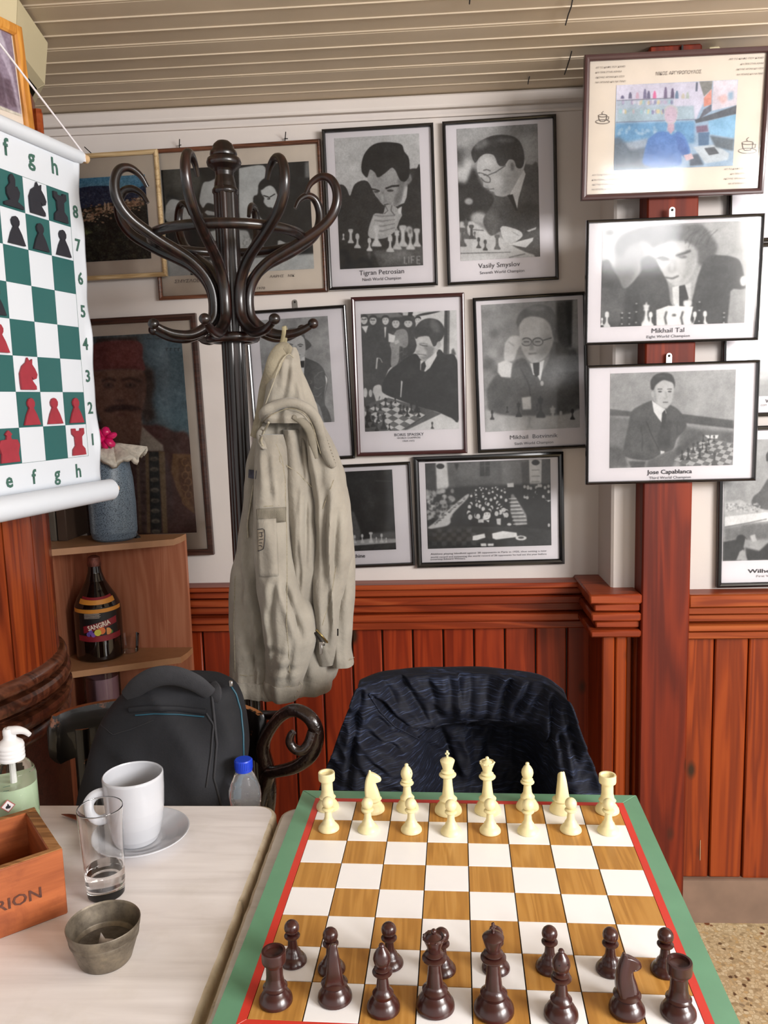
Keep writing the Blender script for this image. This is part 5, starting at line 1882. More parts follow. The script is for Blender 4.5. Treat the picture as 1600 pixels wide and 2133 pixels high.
for kd, cl, i, j in DB:
    pt = bpt(i + .5, j + .06, .002)
    o = thing('magnetic_' + kd, 'flat %s magnetic %s on square %s%d of the demonstration board' % (cname[cl], kd, 'hgfedcba'[i], j + 1), 'chess piece', pt,
              'flat magnetic pieces on the demonstration board')
    MM = Matrix((Rv, Wv, BN)).transposed().to_4x4()
    MM.translation = pt
    s_ = SQ * (.94 if kd in ('rook', 'bishop', 'king', 'knight') else .92)
    sh = SH[kd]
    MB().prism([(x * s_, y * s_) for x, y in sh], MM, .0035).build('silhouette', felt_b if cl == 'b' else felt_r, o, smooth=False)

# ------------------------------------------------------------------ the two marble tables
TZ = .756
BZ = .7699


def table(label, x0_, x1_, y0_, y1_, rad=.03):
    t = thing('marble_table', label, 'table', ((x0_ + x1_) / 2, (y0_ + y1_) / 2, 0))
    out = []
    for cx, cy, a0 in ((x1_ - rad, y1_ - rad, 0), (x0_ + rad, y1_ - rad, 90), (x0_ + rad, y0_ + rad, 180), (x1_ - rad, y0_ + rad, 270)):
        for k_ in range(7):
            a = math.radians(a0 + k_ * 15)
            out.append((cx + rad * math.cos(a), cy + rad * math.sin(a)))
    # break the long edges with small chips
    dense = []
    n_ = len(out)
    for i in range(n_):
        a, b = out[i], out[(i + 1) % n_]
        L = math.hypot(b[0] - a[0], b[1] - a[1])
        m_ = max(1, int(L / .012))
        for k_ in range(m_):
            f = k_ / m_
            p = (a[0] + (b[0] - a[0]) * f, a[1] + (b[1] - a[1]) * f)
            q = noise.noise(Vector((p[0] * 22, p[1] * 22, 3.3)))
            q2 = noise.noise(Vector((p[0] * 70, p[1] * 70, 7.3)))
            d = .0009 * q + .0008 * q2 if L > .05 else 0
            dense.append((p[0] - d * (1 if p[0] > t.location.x else -1), p[1]))
    n_ = len(dense)
    lv = [(0, 1.0), (.0030, .0035), (.0075, .009), ]
    cx, cy = t.location.x, t.location.y
    def inset(p, d):
        return (p[0] - math.copysign(d, p[0] - cx), p[1] - math.copysign(d, p[1] - cy))
    rings = [(.0055, TZ), (.0022, TZ - .0015), (0, TZ - .006), (0, TZ - .028), (.004, TZ - .031)]
    vs = []
    for d, z in rings:
        vs += [inset(p, d) + (z,) for p in dense]
    fs = [tuple(range(n_))]
    MB().add(vs[:n_], fs).build('marble_top', M['marble'], t, smooth=False)
    mb = MB()
    mb.add(vs, [(j * n_ + i, (j + 1) * n_ + i, (j + 1) * n_ + (i + 1) % n_, j * n_ + (i + 1) % n_) for j in range(len(rings) - 1) for i in range(n_)] + [tuple(reversed(range((len(rings) - 1) * n_, len(rings) * n_)))])
    mb.build('chipped_edge', M['marble_edge'], t)
    MB().box((cx, cy, TZ - .05), (x1_ - x0_ - .10, y1_ - y0_ - .10, .036)).build('apron', M['iron'], t)
    mb = MB()
    mb.lathe([(.035, .10), (.03, .14), (.022, .2), (.03, .4), (.022, .62), (.05, .70), (.05, .71)], (cx, cy, 0), 20)
    mb.build('column', M['iron'], t)
    for k_ in range(4):
        a = PI / 4 + k_ * PI / 2
        d = Vector((math.cos(a), math.sin(a), 0))
        mb = MB()
        ctube(mb, [Vector((cx, cy, .16)) + d * .02, Vector((cx, cy, .14)) + d * .12, Vector((cx, cy, .05)) + d * .19, Vector((cx, cy, .012)) + d * .23], [.018, .015, .013, .012], 8)
        mb.build('foot', M['iron'], t)
    return t


table('left marble café table with a chipped edge, under the cup, glass and wooden box', -1.02, -.2465, .42, 1.169)
table('right marble café table with a chipped edge, under the chessboard', -.2405, .25, .45, 1.163)

# ------------------------------------------------------------------ the chessboard
bd_rot = -.029036
bd_o = Vector((-.19307, .71381, 0))
bx = Vector((math.cos(bd_rot), math.sin(bd_rot), 0))
by = Vector((-math.sin(bd_rot), math.cos(bd_rot), 0))
SQB = .055


def bb(i, j, z=BZ):
    return bd_o + bx * (i * SQB) + by * (j * SQB) + Vector((0, 0, z))


brd = thing('chessboard', 'wooden folding chessboard with green border and red line, set up for a game', 'chessboard', bb(4, 4, TZ))
gm = plain('green_board_paint', rgb(106, 156, 124), .32, var=.07, nscale=14, coat=.3)
rm_ = plain('red_board_line', rgb(214, 60, 46), .35, var=.05, nscale=20, coat=.2)
wq1 = plain('cream_square', rgb(250, 249, 250), .36, var=.02, nscale=12)
wq2 = wood('walnut_square', rgb(172, 122, 58), rgb(190, 138, 68), rgb(202, 152, 82), 'Y', .34, .2, knots=False, scale=2.2)
Ru = Matrix.Rotation(bd_rot, 4, 'Z')
B0, B1, C0, C1 = -.165, 8.165, -.60, 8.60     # red line, green border, in squares
# under-board
mb = MB()
cc = bb(4, 4)
mb.box((cc.x, cc.y, (TZ + BZ) / 2 - .0012), ((C1 - C0) * SQB - .002, (C1 - C0) * SQB - .002, BZ - TZ - .0028), bd_rot)
mb.build('core', M['iron'], brd, smooth=False)
for (i0, i1, j0, j1) in ((C0, C1, C1, None), ):
    pass
def strip(name, a, b, c, d, mat, h=.0022, bev=.0008):
    """flat piece with corners a b c d in board squares, slightly thick"""
    P4 = [bb(*q) for q in (a, b, c, d)]
    ctr = sum(P4, Vector()) / 4
    T4 = [p + (ctr - p).normalized() * bev + Vector((0, 0, 0)) for p in P4]
    lo = [p - Vector((0, 0, bev)) for p in P4]
    bo = [p - Vector((0, 0, h)) for p in P4]
    mb = MB()
    mb.add(T4 + lo + bo, [(0, 1, 2, 3)] + [(4 + i, 4 + (i + 1) % 4, (i + 1) % 4, i) for i in range(4)] + [(8 + i, 8 + (i + 1) % 4, 4 + (i + 1) % 4, 4 + i) for i in range(4)])
    return mb.build(name, mat, brd, smooth=False)
e = .02
for A_, B_, b_, a_ in (((C0, C0), (C1, C0), (B1, B0), (B0, B0)), ((C1, C0), (C1, C1), (B1, B1), (B1, B0)), ((C1, C1), (C0, C1), (B0, B1), (B1, B1)), ((C0, C1), (C0, C0), (B0, B0), (B0, B1))):
    strip('border_strip', A_, B_, b_, a_, gm, BZ - TZ - .001, .0012)
for A_, B_, b_, a_ in (((B0, B0), (B1, B0), (8, 0), (0, 0)), ((B1, B0), (B1, B1), (8, 8), (8, 0)), ((B1, B1), (B0, B1), (0, 8), (8, 8)), ((B0, B1), (B0, B0), (0, 0), (0, 8))):
    strip('red_line', A_, B_, b_, a_, rm_, .002, .0003)
g_ = .012
for i in range(8):
    for j in range(8):
        strip('square', (i + g_, j + g_), (i + 1 - g_, j + g_), (i + 1 - g_, j + 1 - g_), (i + g_, j + 1 - g_), wq2 if (i + j) % 2 == 0 else wq1, .002, .0002)

# ------------------------------------------------------------------ chess pieces
ivory = plain('ivory_plastic', rgb(232, 220, 172), .42, var=.05, nscale=50, spec=.45)
choco = plain('chocolate_plastic', rgb(58, 28, 24), .26, var=.1, nscale=50, spec=.6)


def base_prof(R, H, neck):
    return [(R * .93, 0), (R, .0012), (R, .0035), (R * .97, .006), (R * .86, .009), (R * .80, .0115), (R * .74, .0125), (R * .60, .0165), (neck * 1.35, .0205), (neck * 1.15, .0225)]


def collar(r, z, t=.0022):
    return [(r * .62, z - t * 1.2), (r * .9, z - t), (r, z - t * .3), (r, z + t * .3), (r * .85, z + t)]


def chess(kind, mat, name):
    t = bpy.data.objects.new(name, None)
    COL.objects.link(t)
    mb = MB()
    if kind == 'pawn':
        pr = [(x * 1.0, z * .62) for x, z in base_prof(.0148, 0, .0062)] + [(.0054, .018), (.0045, .0275)] + collar(.0085, .0305, .0015) + [(.0048, .0325)]
        mb.lathe(pr, (0, 0, 0), 28)
        mb.ball((0, 0, .0398), .0082, 24)
        mb.build('body', mat, t)
    elif kind == 'rook':
        pr = [(x, z * .85) for x, z in base_prof(.0170, 0, .0092)] + [(.0104, .0195), (.0098, .021), (.0085, .028), (.0083, .040), (.0092, .0428)] + \
             [(.0118, .0442), (.0122, .046), (.0122, .0548), (.0118, .056), (.0096, .056), (.0090, .053), (.0001, .0515)]
        mb.lathe(pr, (0, 0, 0), 32)
        mb.build('body', mat, t)
    elif kind == 'bishop':
        pr = [(x, z * .9) for x, z in base_prof(.0166, 0, .0078)] + [(.0066, .024), (.0052, .036)] + collar(.0100, .0405, .0017) + [(.0062, .0425)] + collar(.0082, .0445, .0013) + \
             [(.0056, .0465), (.0078, .050), (.0088, .0545), (.0080, .059), (.0056, .0635), (.0030, .0664), (.0026, .0672), (.0030, .0684), (.0022, .0700), (.0004, .0706)]
        mb.lathe(pr, (0, 0, 0), 32)
        o = mb.build('body', mat, t)
        MB().box((.0046, -.0046, .0585), (.0090, .0016, .0012), .78, Matrix.Translation((0, 0, 0))).build('mitre_cut', M['iron'], t)
    elif kind == 'queen':
        pr = base_prof(.0192, 0, .0094) + [(.0084, .025), (.0066, .040), (.0060, .050)] + collar(.0120, .0535, .0020) + [(.0076, .0560)] + collar(.0092, .0580, .0014) + \
             [(.0062, .0605), (.0074, .066), (.0104, .0735), (.0112, .0750), (.0098, .0765), (.0080, .0752), (.0055, .0772), (.0030, .0785), (.0022, .0792)]
        mb.lathe(pr, (0, 0, 0), 36)
        mb.ball((0, 0, .0812), .0028, 12)
        for k_ in range(9):
            a = 2 * PI * k_ / 9
            mb.ball((.0100 * math.cos(a), .0100 * math.sin(a), .0750), .0017, 8, (1, 1, .7))
        mb.build('body', mat, t)
    elif kind == 'king':
        pr = base_prof(.0198, 0, .0098) + [(.0086, .026), (.0068, .042), (.0062, .054)] + collar(.0124, .0575, .0021) + [(.0080, .0600)] + collar(.0096, .0622, .0014) + \
             [(.0066, .0645), (.0080, .070), (.0104, .0775), (.0106, .0790), (.0092, .0806), (.0050, .0826), (.0022, .0834)]
        mb.lathe(pr, (0, 0, 0), 36)
        mb.build('body', mat, t)
        mb = MB()
        mb.box((0, 0, .0882), (.0030, .0026, .0112), bev=.0006)
        mb.box((0, 0, .0892), (.0066, .0026, .0030), bev=.0008)
        mb.build('cross', mat, t)
    elif kind == 'knight':
        pr = [(x, z * .9) for x, z in base_prof(.0174, 0, .0100)] + [(.0112, .0205), (.0100, .0215)]
        mb.lathe(pr, (0, 0, 0), 32)
        mb.build('base', mat, t)
        # head in profile, facing +X; depth varies so that it swells at neck and cheek
        prof_ = [(-.0098, .0200), (-.0108, .0260), (-.0112, .0340), (-.0104, .0430), (-.0085, .0510), (-.0060, .0565), (-.0040, .0615), (-.0015, .0590), (.0020, .0580),
                 (.0070, .0555), (.0118, .0520), (.0136, .0490), (.0130, .0462), (.0100, .0452), (.0072, .0462), (.0050, .0440), (.0058, .0390), (.0080, .0330), (.0098, .0265), (.0098, .0200)]
        q = [tuple(x) for x in catmull(prof_ + [prof_[0]], 3)][:-1]
        n_ = len(q)
        cx_, cz_ = -.001, .038
        vs = []
        lay = [(-1.0, .55), (-.92, .80), (-.6, .97), (0, 1.0), (.6, .97), (.92, .80), (1.0, .55)]
        for hy, sc in lay:
            for x, z in q:
                th = float(np.interp(z, [.020, .034, .050, .062], [.0098, .0076, .0056, .0034]))
                th *= (1.0 - max(0, (x - .004)) * 36)
                # spine-wise shrink towards a local core keeps the outline
                kx = -.004 + (z - .02) * .09
                vs.append((kx + (x - kx) * sc, hy * max(.0026, th), cz_ + (z - cz_) * (.9 + .1 * sc)))
        fs = [(j * n_ + i, j * n_ + (i + 1) % n_, (j + 1) * n_ + (i + 1) % n_, (j + 1) * n_ + i) for j in range(len(lay) - 1) for i in range(n_)]
        fs += [tuple(range(n_)), tuple(reversed(range((len(lay) - 1) * n_, len(lay) * n_)))]
        mb = MB()
        mb.add(vs, fs)
        for sg in (-1, 1):
            mb.ball((-.0034, sg * .0016, .0592), .0014, 8, (1, 1, 1.8))
        mb.build('horse_head', mat, t, fixn=True, ang=60)
    return t


protos = {}
def place(kind, dark, u, v, label, rz=0.0):
    mat = choco if dark else ivory
    key = (kind, dark)
    nm = 'chess_' + kind
    if key not in protos:
        protos[key] = chess(kind, mat, nm)
        o = protos[key]
    else:
        o = copy_tree(protos[key])
    p = atz(u, v, BZ)
    o.location = (p.x, p.y, BZ)
    o.rotation_euler = (0, 0, rz)
    tag(o, label, 'chess piece', ('dark brown' if dark else 'ivory') + ' chess pieces on the wooden board')
    return o


# u, v = centre of the base on the board
PW = [('rook', 683, 1683, 'ivory rook on the far left corner square of the wooden board', 0),
      ('knight', 777, 1688, 'ivory knight in profile, standing beside the far left rook', 0),
      ('bishop', 849, 1685, 'ivory bishop between the ivory knight in profile and the ivory king', 0.6),
      ('king', 934, 1691, 'ivory king with a cross, tallest ivory piece', 0),
      ('queen', 1016, 1690, 'ivory queen with a round crown, beside the ivory king', 0),
      ('bishop', 1099, 1683, 'ivory bishop between the ivory queen and the knight seen head-on', 2.0),
      ('knight', 1170, 1689, 'ivory knight turned to be seen end-on, next to the far right rook', PI / 2 + .1),
      ('rook', 1265, 1690, 'ivory rook on the far right corner square of the wooden board', 0)]
for kd, u, v, lb, rz in PW:
    place(kd, False, u, v, lb, rz)
front = ['far left rook', 'knight in profile', 'bishop left of the king', 'king', 'queen', 'bishop right of the queen', 'end-on knight', 'far right rook']
for (u, v), fr in zip([(685, 1727), (767, 1729), (857, 1730), (940, 1734), (1021, 1732), (1100, 1733), (1189, 1730), (1267, 1732)], front):
    place('pawn', False, u, v, 'ivory pawn standing in front of the ivory ' + fr)
for kd, u, v, lb, rz in [('rook', 575, 2086, 'dark brown rook on the near left corner square', 0),
                         ('knight', 698, 2080, 'dark brown knight seen from behind, next to the near left rook', PI / 2 + .15),
                         ('bishop', 799, 2102, 'dark brown bishop between the knight seen from behind and the dark queen', 2.5),
                         ('queen', 907, 2098, 'dark brown queen with a beaded crown, beside the dark king', 0),
                         ('king', 1029, 2106, 'dark brown king, tallest dark piece', .5),
                         ('bishop', 1169, 2116, 'dark brown bishop with a visible slit, right of the dark king', -.6),
                         ('knight', 1306, 2106, 'dark brown knight in profile facing right', .1),
                         ('rook', 1413, 2112, 'dark brown rook on the near right corner square', 0)]:
    place(kd, True, u, v, lb, rz)
front = ['near left rook', 'knight seen from behind', 'left bishop', 'queen', 'king', 'right bishop', 'knight in profile', 'near right rook']
for (u, v), fr in zip([(611, 2003), (691, 2020), (812, 2008), (921, 2021), (1033, 2018), (1145, 2017), (1271, 2021), (1385, 2023)], front):
    place('pawn', True, u, v, 'dark brown pawn standing beyond the dark ' + fr)

# ------------------------------------------------------------------ things on the left table
china = plain('white_china', rgb(192, 194, 200), .12, var=.01, nscale=3, coat=.4)
mp = atz(287, 1757, TZ)
sc_ = thing('saucer', 'white china saucer under the tall white cup', 'saucer', (mp.x + .004, mp.y + .002, TZ))
MB().lathe([(.0001, .006), (.030, .0055), (.034, .0065), (.052, .0125), (.0665, .0185), (.0680, .0185), (.0680, .0170), (.054, .0095), (.040, .003), (.036, .0), (.030, .0), (.029, .002), (.0001, .003)][::-1],
            (mp.x + .004, mp.y + .002, TZ), 64, cap=False).build('dish', china, sc_, fixn=True, ang=60)
mg = thing('coffee_cup', 'tall white china cup with a small ring handle, standing on the saucer', 'cup', (mp.x, mp.y, TZ + .0065))
H_ = .098
R_ = .0415
pr = [(.0001, .004), (.0260, .004), (.0300, .012), (.0345, .03), (.0372, .05), (.0385, .075), (.0388, H_ - .002), (.0398, H_), (.0412, H_ - .001), (R_, H_ - .004), (.0412, .075), (.0398, .05), (.0370, .03), (.0322, .010), (.0285, .002), (.0265, 0), (.0001, 0)]
MB().lathe(pr[::-1], (mp.x, mp.y, TZ + .0065), 64, cap=False).build('bowl', china, mg, fixn=True, ang=60)
mb = MB()
hd = (at(182, 1674, mp.y - .03) - Vector((mp.x, mp.y, 0)))
ha = math.atan2(hd.y, hd.x)
D = Vector((math.cos(ha), math.sin(ha), 0))
hc = Vector((mp.x, mp.y, TZ + .0065))
ring = []
for k_ in range(17):
    a = PI * .38 + (2 * PI - PI * .76) * k_ / 16
    ring.append(hc + D * (R_ + .0115 - .0155 * math.cos(a) * -1 * -1) + Vector((0, 0, .066 + .0165 * math.sin(a))))
ring = [hc + D * (.0395 + x) + Vector((0, 0, z)) for x, z in ((-.002, .078), (.006, .0795), (.015, .0765), (.0215, .068), (.0225, .058), (.0185, .0475), (.011, .0415), (.003, .0405), (-.003, .042))]
ctube(mb, ring, [.0050] * 9, 12, 6, 1.5)
mb.build('handle', china, mg)
# teaspoon whose bowl sticks out behind the glass
sp = thing('teaspoon', 'small brownish teaspoon tip lying beyond the water glass', 'spoon', atz(150, 1700, TZ))
mb = MB()
p0, p1, p2, p3 = atz(128, 1696, TZ + .004), atz(146, 1699, TZ + .005), atz(168, 1706, TZ + .006), atz(215, 1722, TZ + .016)
ctube(mb, [p0, p1, p2, p3], [.0008, .0045, .0055, .0022], 12, 5, .35, (0, 0, 1))
mb.build('spoon_body', plain('aged_copper_spoon', rgb(120, 78, 58), .3, .7, var=.1), sp)

# water glass
gp = atz(222, 1863, TZ)
gl = thing('water_glass', 'clear tumbler with a little water, standing in front of the white cup', 'glass', (gp.x, gp.y, TZ))
Hg = .118
clear = glassmat('clear_glass')
MB().lathe([(.0001, 0), (.0195, 0), (.0225, .003), (.0240, .02), (.0278, Hg - .001), (.0273, Hg), (.0268, Hg - .001), (.0226, .022), (.0205, .016), (.0001, .014)], (gp.x, gp.y, TZ), 48, cap=False).build('tumbler', clear, gl, ang=50)
water = glassmat('water', ior=1.33)
MB().lathe([(.0001, .0139), (.0206, .0159), (.0227, .0220), (.0235, .0370), (.0001, .0366)], (gp.x, gp.y, TZ), 48, cap=False).build('water', water, gl)

# metal ashtray pot
ap = atz(221, 1996, TZ)
t = NT('tarnished_tin')
v = t.coords()
f = t.noise(v, 38, 6, .65)
t.l(t.ramp(f, [(.3, rgb(70, 62, 52)), (.55, rgb(122, 112, 98)), (.75, rgb(150, 138, 116))]), t.b.inputs['Base Color'])
t.b.inputs['Metallic'].default_value = .55
t.b.inputs['Roughness'].default_value = .5
t.bump(f, .4, .0008)
tin = t.m
at_ = thing('ashtray', 'round tarnished tin ashtray, nearest thing on the left table', 'ashtray', (ap.x, ap.y, TZ))
MB().lathe([(.0001, 0), (.0270, 0), (.0285, .002), (.0350, .022), (.0392, .038), (.0402, .044), (.0396, .045), (.0386, .0435), (.0340, .022), (.0285, .0155), (.0001, .0145)], (ap.x, ap.y, TZ), 56, cap=False).build('pot', tin, at_, fixn=True, ang=60)
MB().lathe([(.0368, .0265), (.0374, .0275), (.0380, .0310), (.0376, .0325)], (ap.x, ap.y, TZ), 56, cap=False).build('bead_ring', tin, at_, fixn=True)
mb = MB()
mb.lathe([(.0001, .0146), (.020, .0166), (.030, .0186), (.0001, .0190)][::-1], (ap.x, ap.y, TZ), 40, cap=False)
mb.build('ash', plain('grey_ash', rgb(92, 86, 80), .95, var=.3, nscale=120, bump=.003), at_, fixn=True)
mb = MB()
mb.add([Vector((ap.x, ap.y, TZ)) + Vector(q) for q in ((-.006, -.004, .019), (.001, -.006, .019), (.002, -.003, .026), (-.003, -.001, .032), (.008, -.002, .019), (.010, .001, .023))], [(0, 1, 2, 3), (1, 4, 5, 2)])
solid(mb.build('paper_scrap', M['paper'], at_), .0005)

# wooden box
t = NT('old_orange_box_wood')
v = t.coords((4, 4, 4))
v2 = t.coords((3, 3, 40))
f = t.noise(v, 6, 6, .6, .4)
f2 = t.noise(v2, 2, 4, .6)
c = t.ramp(f2, [(.3, rgb(138, 70, 34)), (.6, rgb(172, 94, 50)), (.8, rgb(186, 112, 64))])
c = t.mix(t.ramp(f, [(.52, (0, 0, 0, 1)), (.75, (.7, .7, .7, 1))]), c, rgb(112, 50, 24))
t.l(c, t.b.inputs['Base Color'])
t.b.inputs['Roughness'].default_value = .55
t.bump(f2, .3, .001)
boxm = t.m
rim = wood('box_rim_wood', rgb(110, 72, 38), rgb(150, 104, 60), rgb(176, 130, 84), 'X', .6, .0, knots=False, scale=2)
c0 = atz(142, 1903, TZ)          # near right lower corner
c1 = atz(0, 1957, TZ)
fx = (c1 - c0)
fx.z = 0
fx.normalize()                   # along the front towards the left
fy = Vector((-fx.y, fx.x, 0))
if fy.y < 0:
    fy = -fy
hb = at(134, 1768, c0.y).z - TZ
cbk = atz(81, 1679, TZ + hb)
depth = (cbk - c0).dot(fy)
wdt = .20
wbx = thing('wooden_box', 'open orange wooden box with faint stamped letters at the left edge of the table', 'box', (c0 + fx * wdt / 2 + fy * depth / 2))
BM = Matrix((-fx, fy, Vector((0, 0, 1)))).transposed().to_4x4()
BM.translation = c0 + fx * wdt / 2 + fy * depth / 2
tk = .009
MB().box((0, -depth / 2 + tk / 2, hb / 2), (wdt, tk, hb), M=BM, bev=.0015).build('front_board', boxm, wbx)
MB().box((0, depth / 2 - tk / 2, hb / 2), (wdt, tk, hb), M=BM, bev=.0015).build('rear_board', boxm, wbx)
MB().box((wdt / 2 - tk * .75, 0, hb / 2 - .001), (tk * 1.5, depth - 2 * tk, hb - .002), M=BM, bev=.0015).build('side_board', boxm, wbx)
MB().box((-wdt / 2 + tk * .75, 0, hb / 2 - .001), (tk * 1.5, depth - 2 * tk, hb - .002), M=BM, bev=.0015).build('side_board', boxm, wbx)
MB().box((0, 0, .004), (wdt - 2.9 * tk, depth - 2 * tk, .008), M=BM).build('bottom_board', boxm, wbx)
mb = MB()
for sy in (-1, 1):
    mb.box((0, sy * (depth / 2 - tk / 2), hb + .0004), (wdt - .001, tk - .001, .001), M=BM, bev=.0003)
for sx in (-1, 1):
    mb.box((sx * (wdt / 2 - tk * .75), 0, hb - .0004), (tk * 1.5 - .001, depth - 2 * tk, .001), M=BM, bev=.0003)
mb.build('worn_rim', rim, wbx)
lettering('stamp', 'RION', BM @ Vector((wdt / 2 - .053, -depth / 2 - .0006, hb * .40)), -fx, Vector((0, 0, 1)), .050, .014,
          plain('faded_stamp_ink', rgb(84, 46, 34), .7, var=.3, nscale=200), wbx, bold=.01)
mb = MB()
mb.box((wdt / 2 - .062, depth / 2 - tk - .0004, hb - .020), (.005, .0008, .022), M=BM)
mb.build('dark_slot', M['iron'], wbx)

# soap dispenser
dY = 1.045
dq = at(30, 1640, dY)
dz = thing('soap_dispenser', 'clear pump bottle of pale green hand gel behind the wooden box', 'dispenser', (dq.x, dY, TZ))
rb = .0300
zsh = at(30, 1598, dY).z - TZ
ztp = at(30, 1515, dY).z - TZ
gel = plain('pale_green_gel', rgb(196, 216, 184), .3, var=.02, nscale=6)
pet = glassmat('clear_plastic', (.96, .98, .96, 1), .03, 1.3)
MB().lathe([(.0001, 0), (rb - .003, 0), (rb, .004), (rb, zsh - .012), (rb * .93, zsh - .003), (rb * .72, zsh + .006), (.0165, zsh + .011), (.0150, zsh + .014)], (dq.x, dY, TZ), 40).build('bottle', pet, dz, ang=60)
MB().lathe([(.0001, .002), (rb - .0035, .002), (rb - .002, .006), (rb - .002, zsh - .022), (.0001, zsh - .021)], (dq.x, dY, TZ), 40, cap=False).build('gel', gel, dz, fixn=True)
wplast = plain('white_pump_plastic', rgb(224, 222, 222), .35, var=.01)
pz = zsh + .012
pr = []
for k_ in range(4):
    z = pz + k_ * .0055
    pr += [(.0172, z), (.0178, z + .0015), (.0178, z + .004), (.0172, z + .0052)]
pr += [(.0165, pz + .024), (.0090, pz + .030), (.0082, ztp - .012), (.0086, ztp - .010), (.0086, ztp - .004), (.0070, ztp - .001), (.0001, ztp)]
mb = MB()
mb.lathe(pr, (dq.x, dY, TZ), 36)
nz = Vector((dq.x, dY, TZ + ztp - .006))
ctube(mb, [nz, nz + Vector((.012, 0, .002)), nz + Vector((.022, 0, 0)), nz + Vector((.030, -.002, -.004))], [.0075, .0058, .0042, .0032], 12, 5)
mb.tube([(dq.x, dY, TZ + .01), (dq.x, dY, TZ + pz)], .0035, 8)
mb.build('pump', wplast, dz)
nrm_ = (CAM - Vector((dq.x, dY, TZ + .03)))
nrm_.z = 0
nrm_.normalize()
rt = Vector((0, 0, 1)).cross(nrm_) * 1
up_ = Vector((0, 0, 1))
lc = Vector((dq.x, dY, at(14, 1678, dY - rb).z)) + nrm_ * (rb + .0006) + rt * -.010
mb = MB()
s_ = .0095
mb.add([lc + rt * -s_ , lc + up_ * -s_, lc + rt * s_, lc + up_ * s_], [(0, 1, 2, 3)])
h1 = mb.build('hazard_label', plain('hazard_red', rgb(170, 90, 84), .5), dz, smooth=False)
mb = MB()
s_ = .0078
mb.add([lc + nrm_ * .0002 + q for q in (rt * -s_, up_ * -s_, rt * s_, up_ * s_)], [(0, 1, 2, 3)])
mb.build('hazard_white', M['paper'], dz, smooth=False)
mb = MB()
fl_ = [(-.0022, -.0035), (.0022, -.0035), (.0034, -.0015), (.0028, .0008), (.0018, -.0002), (.0012, .0024), (-.0004, .0040), (-.0008, .0014), (-.0020, .0006), (-.0032, -.0014)]
mb.add([lc + nrm_ * .0004 + rt * x + up_ * y for x, y in fl_], [tuple(range(len(fl_)))])
mb.build('flame_mark', M['ink_dark'], dz, smooth=False)
mb = MB()
for yy, ln in ((.028, .018), (.022, .014)):
    a = lc + up_ * yy + rt * -.004
    mb.tube([a, a + rt * ln * .5], .0004, 4)
mb.build('print_line', M['ink_green'], dz)
# ------------------------------------------------------------------ corner shelf and what stands on it
SX0, SX1, SYB = -.985, -.664, YL - .072
zt1, zt2 = 1.033, .722
sh_ = thing('corner_shelf', 'open beech laminate corner shelf unit between the pine column and the back wall', 'shelf', (-.84, 2.06, 0))
MB().box(((SX0 + SX1) / 2, SYB - .008, .52), (SX1 - SX0, .016, 1.02)).build('back_board', M['mdf'], sh_, smooth=False)
MB().box((SX0 + .008, (1.925 + SYB - .017) / 2, .52), (.016, SYB - .017 - 1.925, 1.02)).build('side_board', M['mdf'], sh_, smooth=False)
for z in (zt1, zt2, .572, .30, .08):
    poly = [(SX0 - .004, SYB - .017), (SX0 - .004, 1.925), (SX0 + .055, 1.893), (SX1 - .002, 2.016), (SX1 + .004, 2.055), (SX1 + .004, SYB - .017)]
    mb = MB()
    MM = Matrix.Translation((0, 0, z - .016))
    mb.prism(poly, MM, .016)
    mb.build('shelf_board', M['mdf_edge'], sh_, smooth=False)
# speckled blue vase with a lace collar
vp = at(230, 1040, 2.02)
vz = zt1
va = thing('vase', 'speckled blue-grey stoneware vase on top of the corner shelf', 'vase', (vp.x, 2.03, vz))
t = NT('speckled_blue_glaze')
v = t.coords()
n1 = t.noise(v, 420, 2, .5)
n2 = t.noise(v, 12, 3)
c = t.ramp(n1, [(.36, rgb(28, 36, 48)), (.46, rgb(104, 122, 138)), (.7, rgb(128, 146, 160))])
c = t.mix(t.ramp(n2, [(.4, (0, 0, 0, 1)), (.7, (.5, .5, .5, 1))]), c, rgb(92, 108, 124))
t.l(c, t.b.inputs['Base Color'])
t.b.inputs['Roughness'].default_value = .35
vr = .058
vh = at(230, 955, 2.03).z - vz
MB().lathe([(.0001, 0), (vr * .80, 0), (vr * .93, .006), (vr, .022), (vr * 1.01, vh * .45), (vr * .96, vh * .75), (vr * .84, vh * .96), (vr * .80, vh)], (vp.x, 2.03, vz), 48, cap=False).build('body', t.m, va, fixn=True, ang=60)
MB().lathe([(vr * .80, vh), (vr * .84, vh + .008), (vr * .74, vh + .014)], (vp.x, 2.03, vz), 48).build('dark_rim', M['iron'], va)
# lace doily draped over the mouth
lace = plain('white_lace', rgb(206, 200, 188), .85, var=.22, nscale=90, bump=.003, bscale=180)
vs = []
fs = []
cx_, cy_, cz_ = vp.x + .012, 2.03, vz + vh + .016
nn = 60
rows = [0, .25, .5, .75, .9, 1]
for r in rows:
    for i in range(nn):
        a = 2 * PI * i / nn
        R = (.082 + .006 * math.sin(a * 7) + .004 * math.sin(a * 13)) * r
        z = cz_ + .018 * (1 - r * .9) + (.009 * math.sin(a * 7 + 1) + .004 * math.sin(a * 17) - .016) * r * r * (1 if r > .4 else 0) + .010 * math.sin(2 * a + .6) * r
        vs.append((cx_ + R * math.cos(a) * .95, cy_ + R * math.sin(a) * .8, z))
for j in range(len(rows) - 1):
    for i in range(nn):
        fs.append((j * nn + i, j * nn + (i + 1) % nn, (j + 1) * nn + (i + 1) % nn, (j + 1) * nn + i))
lo_ = MB().add(vs, fs).build('doily', lace, None)
tag(lo_, 'crumpled white lace doily lying over the mouth of the blue vase', 'doily')
solid(lo_, .012)
